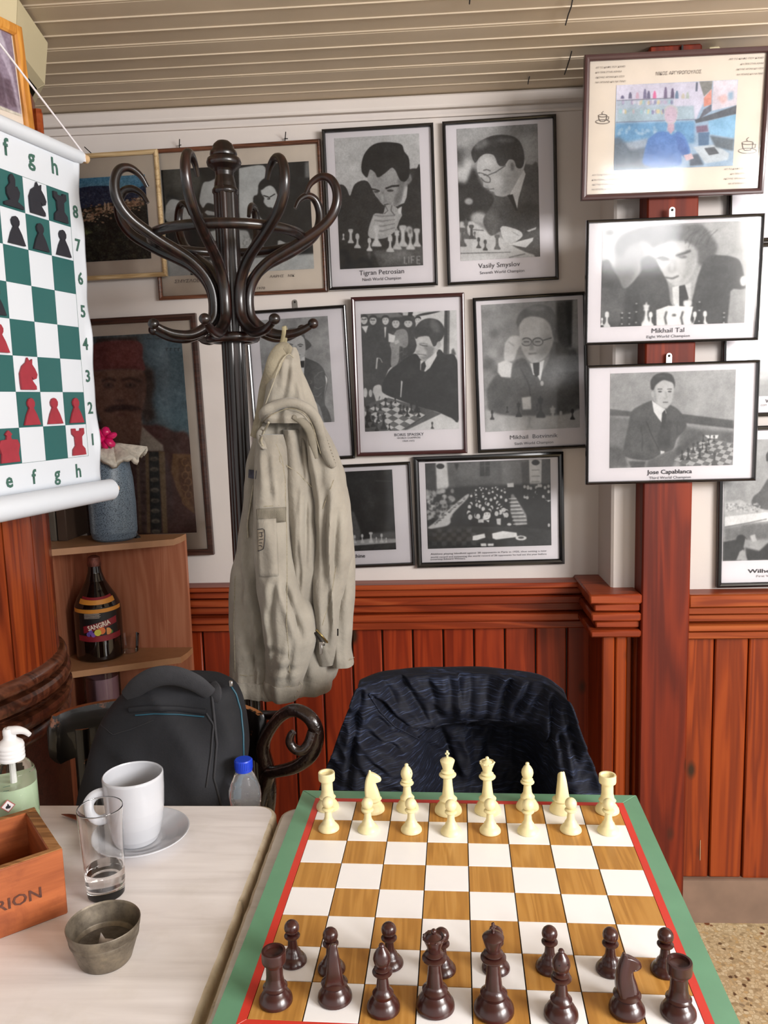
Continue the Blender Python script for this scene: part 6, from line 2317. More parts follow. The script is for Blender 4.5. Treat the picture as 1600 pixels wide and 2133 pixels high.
# pink satin bow
satin = plain('pink_satin', rgb(206, 22, 96), .28, var=.15, nscale=14)
pc = at(222, 912, 2.0)
bo = thing('ribbon_bow', 'bright pink satin ribbon bow above the lace doily', 'ribbon', pc)
for k_ in range(6):
    a = 2 * PI * k_ / 6 + .3
    d = Vector((math.cos(a), -.25 * (k_ % 2), math.sin(a)))
    ctube_pts = [pc, pc + d * .012 + Vector((0, -.006, 0)), pc + d * .020 + Vector((0, -.004 + .004 * (k_ % 2), 0)), pc + d * .012 + Vector((.003, .004, .002))]
    mb = MB()
    ctube(mb, ctube_pts, [.005, .011, .011, .004], 12, 5, .7)
    mb.build('loop', satin, bo)
mb = MB()
ctube(mb, [pc, pc + Vector((.012, 0, -.016)), pc + Vector((.010, 0, -.026))], [.003, .006, .005], 6, 4, .3)
mb.build('tail', satin, bo)
# books / boxes left of the vase
for i, (u0, u1, vtop, col, lb) in enumerate(((104, 117, 1030, (92, 84, 74), 'grey-brown book spine against the column, left of the blue vase'), (119, 140, 1025, (70, 52, 40), 'dark brown book standing between the grey-brown book and the blue vase'))):
    a, b = at(u0, 1090, 2.02), at(u1, 1090, 2.02)
    hh = at(u0, vtop - 25, 2.05).z - zt1
    bk = thing('book', lb, 'book', ((a.x + b.x) / 2, 2.08, zt1), 'books on the corner shelf')
    mt = plain('book_cloth_%d' % i, rgb(*col), .7, var=.1)
    MB().box(((a.x + b.x) / 2, 2.08, zt1 + hh / 2), (b.x - a.x - .001, .13, hh), bev=.002).build('cover', mt, bk)
    MB().box(((a.x + b.x) / 2, 2.082, zt1 + hh / 2 + .0006), (b.x - a.x - .005, .122, hh)).build('pages', M['paper_warm'], bk)
# small dark ornament with an upright pin
op = at(288, 1106, 2.06)
orn = thing('pin_holder', 'tiny black holder with an upright pin beside the blue vase', 'ornament', (op.x, 2.05, zt1))
MB().lathe([(.0001, 0), (.0085, 0), (.0075, .004), (.0035, .007), (.003, .012), (.0001, .013)], (op.x, 2.05, zt1), 16).build('base', M['iron'], orn)
MB().tube([(op.x, 2.05, zt1 + .01), (op.x - .002, 2.05, zt1 + .040)], .0012, 6).build('pin', M['steel'], orn)
# sangria bottle
sp_ = at(209, 1345, 2.03)
bz2 = zt2
sx_, sy_ = sp_.x, 2.03
bt = thing('wine_bottle', 'dark squat sangria bottle on the middle board of the corner shelf', 'bottle', (sx_, sy_, bz2))
dg = NT('dark_bottle_glass')
f = dg.noise(dg.coords(), 5, 2)
dg.l(dg.ramp(f, [(.3, rgb(14, 8, 6)), (.7, rgb(24, 12, 8))]), dg.b.inputs['Base Color'])
dg.b.inputs['Roughness'].default_value = .06
dg.b.inputs['Specular IOR Level'].default_value = .7
br = .0595
hN = at(205, 1175, sy_).z - bz2
hS = at(205, 1235, sy_).z - bz2
hT = at(205, 1157, sy_).z - bz2
MB().lathe([(.0001, 0), (br * .90, 0), (br, .006), (br, hS - .045), (br * .96, hS - .028), (br * .82, hS - .008), (br * .60, hS + .014), (br * .42, hS + .034), (br * .30, hS + .055), (.0150, hN), (.0165, hN + .002), (.0165, hN + .008), (.0140, hN + .009)], (sx_, sy_, bz2), 56).build('glass_body', dg.m, bt, ang=60)
MB().lathe([(.0172, hN - .004), (.0176, hN + .002), (.0150, hT - .004), (.008, hT), (.0001, hT)], (sx_, sy_, bz2), 24).build('wrapped_stopper', plain('foil_stopper', rgb(110, 60, 48), .45, .3, var=.5, nscale=60, bump=.003), bt)
camdir = Vector((-sx_, -sy_, 0)).normalized()
cam_a = math.atan2(camdir.y, camdir.x)


def wrap(name, a0, a1, z0, z1, mat, rr=None, lift=.0006, skew=0.0, n=18, m_=3, arc=0.0):
    mb = MB()
    vs = []
    for j in range(m_ + 1):
        for i in range(n + 1):
            a = cam_a + a0 + (a1 - a0) * i / n
            f_ = i / n
            z = z0 + (z1 - z0) * j / m_ + skew * (f_ - .5) + arc * (1 - (2 * f_ - 1) ** 2)
            r = (rr(z) if rr else br) + lift
            vs.append((sx_ + r * math.cos(a), sy_ + r * math.sin(a), bz2 + z))
    mb.add(vs, [(j * (n + 1) + i, j * (n + 1) + i + 1, (j + 1) * (n + 1) + i + 1, (j + 1) * (n + 1) + i) for j in range(m_) for i in range(n)])
    return mb.build(name, mat, bt, smooth=True)


gold = plain('label_gold', rgb(206, 138, 52), .45, var=.05)
lred = plain('label_red', rgb(128, 26, 38), .5, var=.15, nscale=40)
lblk = plain('label_black', rgb(16, 12, 14), .5, var=.1)
ltop = at(205, 1268, sy_ - br).z - bz2
lbot = at(205, 1333, sy_ - br).z - bz2
wrap('label', -.85, .85, lbot, ltop, lblk)
wrap('label_gold_band', -1.15, 1.15, ltop - .010, ltop, gold, lift=.0010, arc=-.003)
wrap('label_red_foot', -.95, 1.0, lbot - .002, lbot + .013, lred, lift=.0010, arc=-.004)
wrap('label_red_banner', -.66, .8, lbot + .027, lbot + .045, lred, lift=.0011, skew=.020)
shr = lambda z: float(np.interp(z, [0, hS - .045, hS - .028, hS - .008, hS + .014, hS + .034], [br, br, br * .96, br * .82, br * .60, br * .42]))
wrap('neck_label', -.95, .95, hS - .016, hS - .004, gold, rr=shr, arc=-.004, lift=.001)
wrap('neck_label_top', -.85, .85, hS - .0045, hS + .002, lred, rr=shr, arc=-.004, lift=.0012)
Rr = Vector((-camdir.y, camdir.x, 0))
fr = Vector((sx_, sy_, bz2)) + camdir * (br + .0012)
wt = plain('label_white_ink', rgb(230, 214, 200), .5, var=.02)
o = lettering('label_word', 'SANGRIA', fr + Vector((0, 0, lbot + .031)) + Rr * .002, (Rr * .972 + Vector((0, 0, .235))).normalized(), (Vector((0, 0, .972)) - Rr * .235).normalized(), .056, .0125, wt, bt, bold=.03)
for v_ in o.data.vertices:        # bend the word round the bottle
    p = v_.co + wloc(bt) - Vector((sx_, sy_, 0))
    a = p.dot(Rr) / br
    q = Vector((sx_, sy_, 0)) + camdir * (br + .0026) * math.cos(a) + Rr * (br + .0026) * math.sin(a)
    v_.co = Vector((q.x, q.y, p.z)) - wloc(bt)
for k_ in range(5):
    wrap('small_print', -.58, .05 + .05 * (k_ % 2), ltop - .0145 - k_ * .0028, ltop - .0138 - k_ * .0028, wt, lift=.0012, m_=1)
fruits = [((.10, .022, .0095), (224, 120, 60)), ((-.06, .018, .0085), (206, 196, 70)), ((.36, .019, .0090), (226, 150, 84)), ((-.32, .020, .0065), (92, 60, 150)), ((-.42, .015, .0065), (76, 50, 130)), ((-.24, .013, .0060), (110, 70, 160)), ((.5, .016, .0050), (70, 120, 50))]
for k_, ((a, z, r), col) in enumerate(fruits):
    p = Vector((sx_, sy_, bz2 + lbot + z)) + camdir * (br * math.cos(a)) + Rr * (br * math.sin(a))
    MM = Matrix((Rr, Vector((0, 0, 1)), camdir)).transposed().to_4x4()
    MM.translation = p + camdir * .0002
    mb = MB()
    mb.lathe([(r, 0), (r, .0013), (.0001, .0015)], (0, 0, 0), 20)
    mb.v = [MM @ q for q in mb.v]
    mb.build('label_fruit', plain('label_fruit_%d' % k_, rgb(*col), .5, var=.1), bt, smooth=False)
# tumbler on its side of the bottle, candle glass below
tp_ = at(277, 1335, 2.09)
tg = thing('small_tumbler', 'faint clear tumbler standing behind the sangria bottle', 'glass', (tp_.x, 2.066, zt2 + .001))
thin = pane_mat('thin_clear_plastic', .05, 1.45)
MB().lathe([(.0001, .001), (.021, .001), (.026, .046)], (tp_.x, 2.066, zt2 + .001), 32, cap=False).build('wall', thin, tg)
jp = at(213, 1420, 2.03)
jr = .046
jh = .115
jar = thing('candle_glass', 'frosted lilac candle glass under the middle board of the corner shelf', 'candle', (jp.x, 2.03, zt2 - .135 - .0))
jz = .572
jar.location.z = jz
MB().lathe([(.0001, 0), (jr - .003, 0), (jr, .004), (jr, jh), (jr - .002, jh + .001), (jr - .003, jh)], (jp.x, 2.03, jz), 40, cap=False).build('glass_wall', thin, jar, fixn=True)
MB().lathe([(.0001, .002), (jr - .005, .002), (jr - .005, jh - .018), (.0001, jh - .020)], (jp.x, 2.03, jz), 40, cap=False).build('wax', plain('lilac_wax', rgb(150, 118, 130), .6, var=.06), jar, fixn=True)

# ------------------------------------------------------------------ bentwood coat stand
RX, RY = at(476, 500, 1.70).x, 1.70
RX = at(482, 640, 1.70).x
rk = thing('coat_stand', 'dark bentwood coat stand with curled arms and a finial, in front of the wall pictures', 'coat stand', (RX, RY, 0))
zfin = at(473, 293, RY).z
pole = MB()
pole.lathe([(.0225, .25), (.0225, zfin - .088)], (RX, RY, 0), 12)
pole.build('pole', M['mahog'], rk, ang=20)
for k_ in range(6):
    a = PI / 6 + k_ * PI / 3
    MB().tube([(RX + .0165 * math.cos(a), RY + .0165 * math.sin(a), .3), (RX + .0165 * math.cos(a), RY + .0165 * math.sin(a), zfin - .092)], .0085, 10).build('reed', M['mahog'], rk)
z0 = zfin - .104
fin = [(.0001, z0), (.0235, z0), (.0265, z0 + .004), (.0265, z0 + .009), (.0225, z0 + .014), (.0215, z0 + .022), (.0185, z0 + .036), (.0190, z0 + .044), (.0240, z0 + .049), (.0330, z0 + .055),
       (.0350, z0 + .062), (.0330, z0 + .069), (.0265, z0 + .074), (.0275, z0 + .078), (.0265, z0 + .083), (.0215, z0 + .088), (.0215, z0 + .092), (.0180, z0 + .098), (.0120, z0 + .103), (.0001, z0 + .104)]
MB().lathe(fin, (RX, RY, 0), 32, cap=False).build('finial', M['mahog'], rk, ang=50, fixn=True)
zb = 1.364
P_ = [(.165, .418), (.177, .437), (.197, .448), (.216, .443), (.227, .424), (.228, .400), (.219, .376), (.200, .355), (.172, .337), (.143, .321), (.114, .307), (.086, .292), (.062, .272), (.046, .250),
      (.038, .226), (.037, .200), (.042, .178), (.062, .158), (.094, .144), (.128, .145), (.150, .152), (.166, .160)]
rad = [.0042, .0058, .0075, .0086, .0093, .0098, .0102, .0105, .0107, .0109, .0110, .0111, .0112, .0113, .0114, .0115, .0115, .0112, .0102, .0090, .0078, .0070]
for k_ in range(8):
    az = math.radians(22.5 + 45 * k_ + 19.0)
    d = Vector((math.sin(az), -math.cos(az), 0))
    mb = MB()
    ctube(mb, [Vector((RX, RY, zb + z)) + d * r for r, z in P_], rad, 12, 5)
    arm = mb.build('arm', M['mahog'], rk)
    mb = MB()
    mb.ball(Vector((RX, RY, zb + .163)) + d * .170, .0112, 16, (1, 1, .95))
    mb.build('knob', M['mahog'], arm)
mb = MB()
n_ = 64
ring = [(RX + .152 * math.cos(2 * PI * i / n_), RY + .152 * math.sin(2 * PI * i / n_), zb + .338) for i in range(n_ + 1)]
mb.tube(ring, .0100, 12, caps=False)
mb.build('hoop', M['mahog'], rk)
mb = MB()
ring = [(RX + .046 * math.cos(2 * PI * i / 32), RY + .046 * math.sin(2 * PI * i / 32), zb + .140) for i in range(33)]
mb.tube(ring, .010, 12, caps=False)
mb.build('collar', M['mahog'], rk)
for k_ in range(4):
    a = PI / 4 + k_ * PI / 2 + .2
    d = Vector((math.cos(a), math.sin(a), 0))
    mb = MB()
    ctube(mb, [Vector((RX, RY, .62)) + d * .03, Vector((RX, RY, .42)) + d * .04, Vector((RX, RY, .22)) + d * .12, Vector((RX, RY, .07)) + d * .19, Vector((RX, RY, .012)) + d * .17], .013, 10)
    mb.build('foot', M['mahog'], rk)

# ------------------------------------------------------------------ khaki jacket on the stand
t = NT('khaki_cotton')
v = t.coords()
n1 = t.noise(v, 9, 5, .6)
n2 = t.noise(v, 60, 4, .6)
c = t.ramp(n1, [(.3, rgb(132, 126, 116)), (.55, rgb(150, 144, 133)), (.75, rgb(160, 154, 143))])
t.l(c, t.b.inputs['Base Color'])
t.b.inputs['Roughness'].default_value = .9
t.b.inputs['Specular IOR Level'].default_value = .15
t.b.inputs['Sheen Weight'].default_value = .2
n3 = t.noise(v, 24, 4, .6, .5)
t.bump(t.math('ADD', n2, t.math('MULTIPLY', n3, 1.6)), .45, .0035)
khaki = t.m
khaki_pale = plain('khaki_worn_edge', rgb(160, 153, 136), .9, var=.14, nscale=120, spec=.1, bump=.0015)
khaki_brim = plain('khaki_brim_faded', rgb(142, 134, 116), .9, var=.12, nscale=40, spec=.1, bump=.002)
khaki_seam = plain('khaki_stitching', rgb(136, 128, 110), .9, var=.3, nscale=260, spec=.1)
khaki_dark = plain('khaki_rib', rgb(124, 118, 106), .95, var=.1, nscale=60, spec=.1)
khaki_in = plain('khaki_lining', rgb(98, 92, 78), .95, var=.15, nscale=20, spec=.1)
jk = thing('jacket', 'khaki hooded cotton jacket hanging from a hook of the coat stand', 'jacket', at(600, 1100, 1.60))


KF = [(603, 750, 592, 835, .7), (620, 760, 642, 842, 1.), (612, 745, 616, 820, .6), (556, 940, 566, 1040, .5), (575, 1205, 560, 1330, .8), (590, 1210, 628, 1330, 1.), (612, 1330, 596, 1420, .6),
      (570, 1300, 566, 1420, .5), (545, 1205, 556, 1280, .5), (625, 900, 632, 1010, 1.), (640, 1040, 636, 1190, .9), (620, 1130, 628, 1230, .6), (680, 1020, 676, 1180, .7), (702, 1060, 694, 1200, .8),
      (690, 1200, 682, 1340, .8), (672, 1180, 680, 1290, .6), (505, 1180, 512, 1380, .7), (524, 1060, 520, 1200, .8), (516, 1260, 530, 1400, .6), (586, 1000, 590, 1050, .5), (545, 1020, 590, 1040, .35), (548, 1350, 600, 1366, .5), (560, 1396, 622, 1392, .5)]


def folds(seed, amp, freq=3.0, vert=1.2):
    def f_(a, s, p):
        q = noise.noise(Vector((p.x * 16 + seed, p.z * vert * 2.0, a * .3 + seed)))
        r_ = 1 - abs(noise.noise(Vector((p.x * 26 + seed * 2, p.z * 3.2, seed)))) * 2.6
        w_ = noise.noise(Vector((p.x * 30, p.z * 26, seed * 3)))
        r2 = 1 - abs(noise.noise(Vector((p.x * 44 + seed, p.z * 4.2 + p.x * 6, seed * 1.7)))) * 3.2
        cr = -.011 * crease(p, KF, 5.5)
        return cr + amp * (q * 1.1 + r_ * .6 + r2 * .38 + w_ * .3)
    return f_


body = loft(MB(), [(872, 548, 640, 1.615, .03), (905, 527, 668, 1.61, .040), (950, 517, 700, 1.61, .045), (1000, 512, 716, 1.61, .05), (1060, 509, 727, 1.61, .055), (1140, 498, 730, 1.61, .055),
                   (1205, 486, 724, 1.61, .055), (1320, 484, 716, 1.61, .055), (1400, 485, 700, 1.61, .055), (1418, 487, 690, 1.61, .052)], 96, 8, folds(1.3, .018)).build('body', khaki, jk, ang=80)
hem = loft(MB(), [(1404, 484, 692, 1.609, .057), (1412, 486, 691, 1.609, .0575), (1428, 488, 686, 1.609, .057), (1436, 489, 682, 1.61, .055)], 96, 3, folds(1.3, .018)).build('hem_band', khaki, jk, ang=80)
rs_ = loft(MB(), [(985, 668, 712, 1.60, .02), (1060, 690, 728, 1.60, .03), (1130, 702, 737, 1.595, .035), (1175, 706, 740, 1.592, .036), (1225, 703, 739, 1.59, .036), (1300, 697, 733, 1.59, .034), (1350, 692, 729, 1.59, .032), (1382, 690, 733, 1.59, .030)], 48, 8, folds(4.1, .010)).build('right_sleeve', khaki, jk, ang=80)
bk_ = loft(MB(), [(895, 594, 632, 1.585, .022), (960, 597, 652, 1.572, .036), (1030, 599, 658, 1.566, .044), (1120, 603, 662, 1.564, .048), (1200, 611, 660, 1.566, .046), (1280, 630, 664, 1.572, .040), (1335, 650, 672, 1.585, .024)], 72, 8, folds(7.7, .016)).build('back_panel', khaki, jk, ang=80)
bk2 = loft(MB(), [(885, 640, 678, 1.59, .024), (950, 645, 700, 1.58, .040), (1000, 650, 713, 1.575, .046), (1060, 656, 723, 1.572, .048), (1120, 659, 728, 1.572, .048), (1200, 658, 722, 1.574, .046), (1290, 660, 712, 1.578, .038), (1350, 664, 704, 1.582, .030), (1378, 668, 700, 1.588, .022)], 72, 8, folds(5.1, .016)).build('back_panel', khaki, jk, ang=80)
sl_ = loft(MB(), [(905, 540, 588, 1.56, .018), (940, 530, 596, 1.548, .030), (990, 531, 599, 1.54, .036), (1057, 533, 598, 1.535, .038), (1130, 534, 603, 1.53, .040), (1205, 537, 618, 1.53, .042), (1270, 543, 648, 1.532, .044), (1330, 549, 656, 1.535, .044), (1385, 552, 640, 1.54, .040), (1425, 551, 626, 1.545, .036)], 72, 8, folds(2.2, .0115)).build('left_sleeve', khaki, jk, ang=80)
cf_ = loft(MB(), [(1418, 550, 629, 1.544, .039), (1426, 550, 628, 1.544, .040), (1445, 553, 622, 1.545, .038), (1454, 556, 618, 1.547, .034)], 72, 3, folds(2.2, .0115)).build('left_cuff', khaki, jk, ang=80)
hd_ = loft(MB(), [(724, 588, 612, 1.60, .008), (738, 578, 620, 1.60, .020), (765, 568, 626, 1.60, .030), (800, 560, 640, 1.60, .038), (840, 550, 656, 1.60, .045), (866, 545, 664, 1.590, .056), (880, 552, 672, 1.592, .054)], 64, 8, folds(9.2, .013, 3, .8)).build('hood', khaki, jk, ang=80)
J = surf([body, bk_, bk2, sl_, rs_, hd_])


def path(name, pts, r, mat, flat=1.0, lift=.001, n=8, k=6, dy=0.0):
    mb = MB()
    P3 = [J(u, v, lift) + Vector((0, dy, 0)) for u, v in pts]
    # dense sampling keeps the strip on the cloth
    dense = catmull([tuple(p) for p in P3], k)
    ctr = CAM
    ups = (ctr - Vector(dense[0])).normalized()
    if hasattr(r, '__len__'):
        rr = [x[3] for x in catmull([tuple(p) + (q,) for p, q in zip(P3, r)], k)]
    else:
        rr = r
    mb.tube(dense, rr, n, flat, ups)
    return mb.build(name, mat, jk, ang=80)


def seam(pts, r=.0009, mat=None):
    dens = []
    for a, b in zip(pts[:-1], pts[1:]):
        L = math.hypot(b[0] - a[0], b[1] - a[1])
        m_ = max(1, int(L / 14))
        dens += [(a[0] + (b[0] - a[0]) * i / m_, a[1] + (b[1] - a[1]) * i / m_) for i in range(m_)]
    dens.append(pts[-1])
    segs = [[dens[0]]]
    prev = J(*dens[0], 0)
    for q in dens[1:]:
        p = J(*q, 0)
        if abs(p.y - prev.y) > .012:
            segs.append([])
        segs[-1].append(q)
        prev = p
    o = None
    for sg in segs:
        if len(sg) > 2:
            o = path('seam', sg, r, mat or khaki_seam, .6, .0003, 5, 2)
    return o


# hood brim that runs down from the hook, and the rolled hood opening
path('hood_brim', [(606, 730), (590, 727), (576, 745), (565, 775), (553, 812), (541, 850), (531, 882), (520, 908)], [.008, .014, .015, .014, .014, .013, .013, .010], khaki_brim, .45, .009)
path('brim_edge', [(612, 745), (600, 738), (584, 756), (572, 790), (559, 826), (547, 860), (534, 894)], [.0011] * 7, khaki_pale, 1, .0135)
path('hood_roll', [(541, 872), (552, 858), (572, 846), (598, 839), (622, 842), (645, 856), (660, 878), (668, 905), (676, 935), (688, 962), (697, 972)], [.008, .011, .011, .011, .011, .012, .012, .011, .011, .009, .006], khaki, .8, .008)
path('hood_roll_seam', [(545, 882), (560, 868), (582, 857), (602, 851), (622, 855), (640, 868), (652, 890), (660, 918), (668, 945)], .0010, khaki_seam, 1, .010)
path('collar_fold', [(548, 890), (542, 905), (546, 925), (552, 935)], [.004, .0075, .008, .005], khaki, .5, .006)
path('shoulder_loop', [(560, 880), (550, 900), (544, 918), (548, 930)], .0022, khaki_pale, 1, .012)
# gathered inner collar seen under the hood
path('inner_collar', [(610, 868), (632, 880), (646, 900), (652, 925), (660, 955)], [.004, .008, .009, .008, .004], khaki_dark, .6, .001)
for i in range(14):
    f_ = i / 13
    u, v = 664 + 30 * f_, 880 + 86 * f_
    path('gather', [(u - 8, v + 3), (u + 5, v - 2)], .0011, khaki_in, 1, .010, 5, 3)
# seams
seam([(625, 880), (600, 915), (582, 950), (583, 962), (600, 985), (660, 1005)])
seam([(575, 925), (588, 958), (594, 1000), (595, 1060), (597, 1110), (598, 1200), (597, 1300), (604, 1400), (606, 1440)])
seam([(583, 960), (620, 985), (650, 1015)])
seam([(695, 1000), (682, 1035), (672, 1060)])
seam([(536, 1056), (566, 1054), (597, 1052)])
seam([(490, 1200), (487, 1300), (490, 1400)])
seam([(486, 1404), (515, 1408), (545, 1406)])
seam([(553, 1428), (590, 1432), (626, 1426)])
seam([(700, 1180), (690, 1240), (672, 1300), (664, 1340)])
seam([(640, 1400), (665, 1396), (690, 1388)])


def patch(name, c4, mat, nu=6, nv=6, lift=.0015, th=.0012, ridges=0):
    """cloth patch whose corners are pixels, laid over the garment"""
    mb = MB()
    (a, b, c_, d) = c4
    vs = []
    for j in range(nv + 1):
        for i in range(nu + 1):
            f_, g__ = i / nu, j / nv
            u = (a[0] * (1 - f_) + b[0] * f_) * (1 - g__) + (d[0] * (1 - f_) + c_[0] * f_) * g__
            v = (a[1] * (1 - f_) + b[1] * f_) * (1 - g__) + (d[1] * (1 - f_) + c_[1] * f_) * g__
            ex = (.0012 if (ridges and i % 2) else 0)
            vs.append(J(u, v, lift + ex))
    mb.add(vs, [(j * (nu + 1) + i, (j + 1) * (nu + 1) + i, (j + 1) * (nu + 1) + i + 1, j * (nu + 1) + i + 1) for j in range(nv) for i in range(nu)])
    o = mb.build(name, mat, jk, ang=30 if ridges else 80)
    solid(o, th, 0)
    return o


patch('sleeve_pocket', [(536, 1082), (575, 1080), (580, 1200), (539, 1201)], khaki, 8, 14, .0035, .002)
patch('ribbed_band', [(535, 1060), (596, 1056), (595, 1087), (573, 1089)], khaki_dark, 40, 4, .002, .001, 1)
patch('ribbed_band', [(535, 1060), (574, 1058), (574, 1082), (536, 1083)], khaki_dark, 26, 4, .0022, .001, 1)
patch('badge', [(536, 1103), (551, 1104), (549, 1142), (537, 1148)], plain('badge_taupe', rgb(128, 118, 104), .9, var=.2, nscale=200), 4, 6, .0058, .0006)
for pts in ([(536, 1103), (551, 1104), (550, 1138), (546, 1145), (537, 1148)], [(539, 1110), (547, 1109)], [(545, 1110), (546, 1118), (541, 1117)], [(539, 1125), (548, 1123)], [(540, 1131), (546, 1131)], [(539, 1137), (543, 1136), (546, 1139)]):
    path('badge_mark', pts, .0006, M['ink_dark'], 1, .0068, 4, 3)
patch('blue_patch', [(518, 978), (534, 980), (532, 998), (517, 995)], plain('blue_grey_patch', rgb(72, 72, 84), .9, var=.4, nscale=200), 3, 3, .002, .0008)
path('drawstring', [(528, 1010), (522, 1050), (516, 1090), (517, 1120)], .0016, khaki_pale, 1, .003)
seam([(574, 1082), (578, 1140), (580, 1198)], .0008, khaki_dark)
seam([(540, 1199), (560, 1202), (579, 1198)], .0008, khaki_dark)
# open side zip and its pull
path('zip_edge', [(656, 1318), (666, 1332), (676, 1344)], .0018, M['iron'], 1, .004)
path('zip_edge', [(659, 1312), (672, 1326), (682, 1338)], .0020, plain('brass_zip', rgb(150, 130, 84), .35, .9), 1, .005)
zp = J(668, 1342, .010)
mb = MB()
mb.box(zp + Vector((0, 0, -.010)), (.006, .002, .020), bev=.0007)
mb.box(zp + Vector((.002, 0, .002)), (.010, .003, .006), bev=.0007)
mb.build('zip_pull', M['steel'], jk)
path('dark_tag', [(703, 1310), (703, 1324)], .0022, M['iron'], .5, .002)
# frayed threads at cuff and sleeve
for i in range(16):
    u = 572 + i * 3.2
    v = 1449 + 3 * math.sin(i)
    if i > 9:
        u, v = 612 + (i - 9) * 2.2, 1450 - (i - 9) * 5
    a = at(u, v, 1.515 + .002 * (i % 3))
    MB().tube([a, a + Vector((.002 * math.sin(i * 2.2) + .001, 0, -.006 - .003 * (i % 3)))], .0007, 4).build('thread', khaki_pale, jk)
for i in range(5):
    a = at(716 + i * 4, 1378 - i, 1.565)
    MB().tube([a, a + Vector((.006, 0, -.003 + .002 * i))], .0006, 4).build('thread', khaki_pale, jk)
# hanging loop over the hook
az = math.radians(22.5 + 45 * 1 + 19.0)
hk = at(585, 712, 1.645)
a0 = Vector((RX, RY, zb + .145)) + Vector((math.sin(az), -math.cos(az), 0)) * .110
mb = MB()
ctube(mb, [at(582, 733, 1.61), a0 + Vector((.0, -.0135, -.002)), a0 + Vector((.0, -.004, .0145)), a0 + Vector((.0, .011, .002)), at(590, 733, 1.63)], [.0045] * 5, 8, 5, .25, (0, -1, 0))
mb.build('hanging_loop', plain('yellowed_tape', rgb(164, 154, 122), .85, var=.06, nscale=60), jk)


# ------------------------------------------------------------------ bentwood chairs
def bent(label, cx, cyb, w_, ztop, railh, group=None, worn=True, arm=False, z_mid=.03, cv=.13):
    """chair facing the camera side (-Y) or the table; its back at y = cyb"""
    t_ = thing('bentwood_chair', label, 'chair', (cx, cyb - .2, 0), group)
    if worn:
        q_ = NT('worn_black_lacquer')
        v_ = q_.coords()
        f1_ = q_.noise(v_, 26, 6, .7)
        geo = q_.n('ShaderNodeNewGeometry')
        sp3 = q_.n('ShaderNodeSeparateXYZ')
        q_.l(geo.outputs['Normal'], sp3.inputs[0])
        sp4 = q_.n('ShaderNodeSeparateXYZ')
        q_.l(v_, sp4.inputs[0])
        # wear of the upper edge, a real stain on the wood that stays with it
        wz = q_.math('ADD', q_.math('MULTIPLY', sp3.outputs[2], .30), f1_)
        msk = q_.ramp(wz, [(.66, (0, 0, 0, 1)), (.70, (1, 1, 1, 1))])
        c_ = q_.mix(q_.noise(v_, 9, 3), rgb(120, 62, 34), rgb(168, 112, 68))
        q_.l(q_.mix(msk, rgb(14, 9, 8), c_), q_.b.inputs['Base Color'])
        q_.b.inputs['Roughness'].default_value = .3
        q_.b.inputs['Coat Weight'].default_value = .4
        mt = q_.m
    else:
        mt = M['mahog']
    # curved top rail: a bent board
    n_ = 28
    vs, fs = [], []
    for i in range(n_ + 1):
        f_ = i / n_
        s = f_ * 2 - 1
        x = cx + w_ / 2 * math.sin(s * 1.35) / math.sin(1.35)
        y = cyb - cv * (1 - math.cos(s * 1.35)) / (1 - math.cos(1.35))
        zt_ = ztop + z_mid * (1 - s * s)
        e_ = 1 - max(0, abs(s) - .93) / .07 * .35
        hh_ = railh * e_
        zc__ = zt_ - railh / 2
        tang = Vector((math.cos(s * 1.35) * w_ / 2, cv * -math.sin(s * 1.35) * 2.2, 0)).normalized()
        nn_ = Vector((-tang.y, tang.x, 0)).normalized()
        for (dy, dz) in ((-.009, -.5), (-.011, -.3), (-.011, .35), (-.006, .5), (.006, .5), (.011, .35), (.011, -.3), (.009, -.5)):
            vs.append(Vector((x, y, zc__ + dz * hh_)) + nn_ * dy)
    for i in range(n_):
        for k__ in range(8):
            k2 = (k__ + 1) % 8
            fs.append((i * 8 + k__, i * 8 + k2, (i + 1) * 8 + k2, (i + 1) * 8 + k__))
    fs.append(tuple(reversed(range(8))))
    fs.append(tuple(n_ * 8 + k__ for k__ in range(8)))
    MB().add(vs, fs).build('top_rail', mt, t_, ang=50, fixn=True)
    zs = .455
    for s in (-.62, .62):
        x = cx + w_ / 2 * math.sin(s * 1.35) / math.sin(1.35)
        y = cyb - cv * (1 - math.cos(s * 1.35)) / (1 - math.cos(1.35))
        mb = MB()
        ctube(mb, [(x, y, ztop - railh * .3), (x, y - .005, .60), (x, y - .03, zs), (x + .01 * s, y + .0, .2), (x + .03 * s, y + .03, .0)], [.018, .017, .017, .015, .013], 10)
        mb.build('rear_leg', mt, t_)
    mb = MB()
    mb.lathe([(.0001, zs - .018), (.188, zs - .018), (.195, zs - .012), (.195, zs - .002), (.188, zs), (.0001, zs)][::-1], (cx, cyb - .22, 0), 40, cap=False)
    mb.build('seat', mt, t_, fixn=True)
    for s in (-1, 1):
        mb = MB()
        ctube(mb, [(cx + s * .145, cyb - .34, zs - .012), (cx + s * .155, cyb - .36, .2), (cx + s * .165, cyb - .38, 0)], [.017, .015, .012], 10)
        mb.build('front_leg', mt, t_)
    mb = MB()
    mb.tube([(cx + .15 * math.cos(2 * PI * i / 40), cyb - .22 + .15 * math.sin(2 * PI * i / 40), .27) for i in range(41)], .009, 8, caps=False)
    mb.build('stretcher_ring', mt, t_)
    return t_


xl = at(72, 1530, 1.36).x
xr_ = at(532, 1490, 1.36).x
ch1 = bent('worn black bentwood armchair behind the left table, carrying the backpack', (xl + xr_) / 2, 1.47, xr_ - xl, .795, .094, None, True, z_mid=.022, cv=.05)
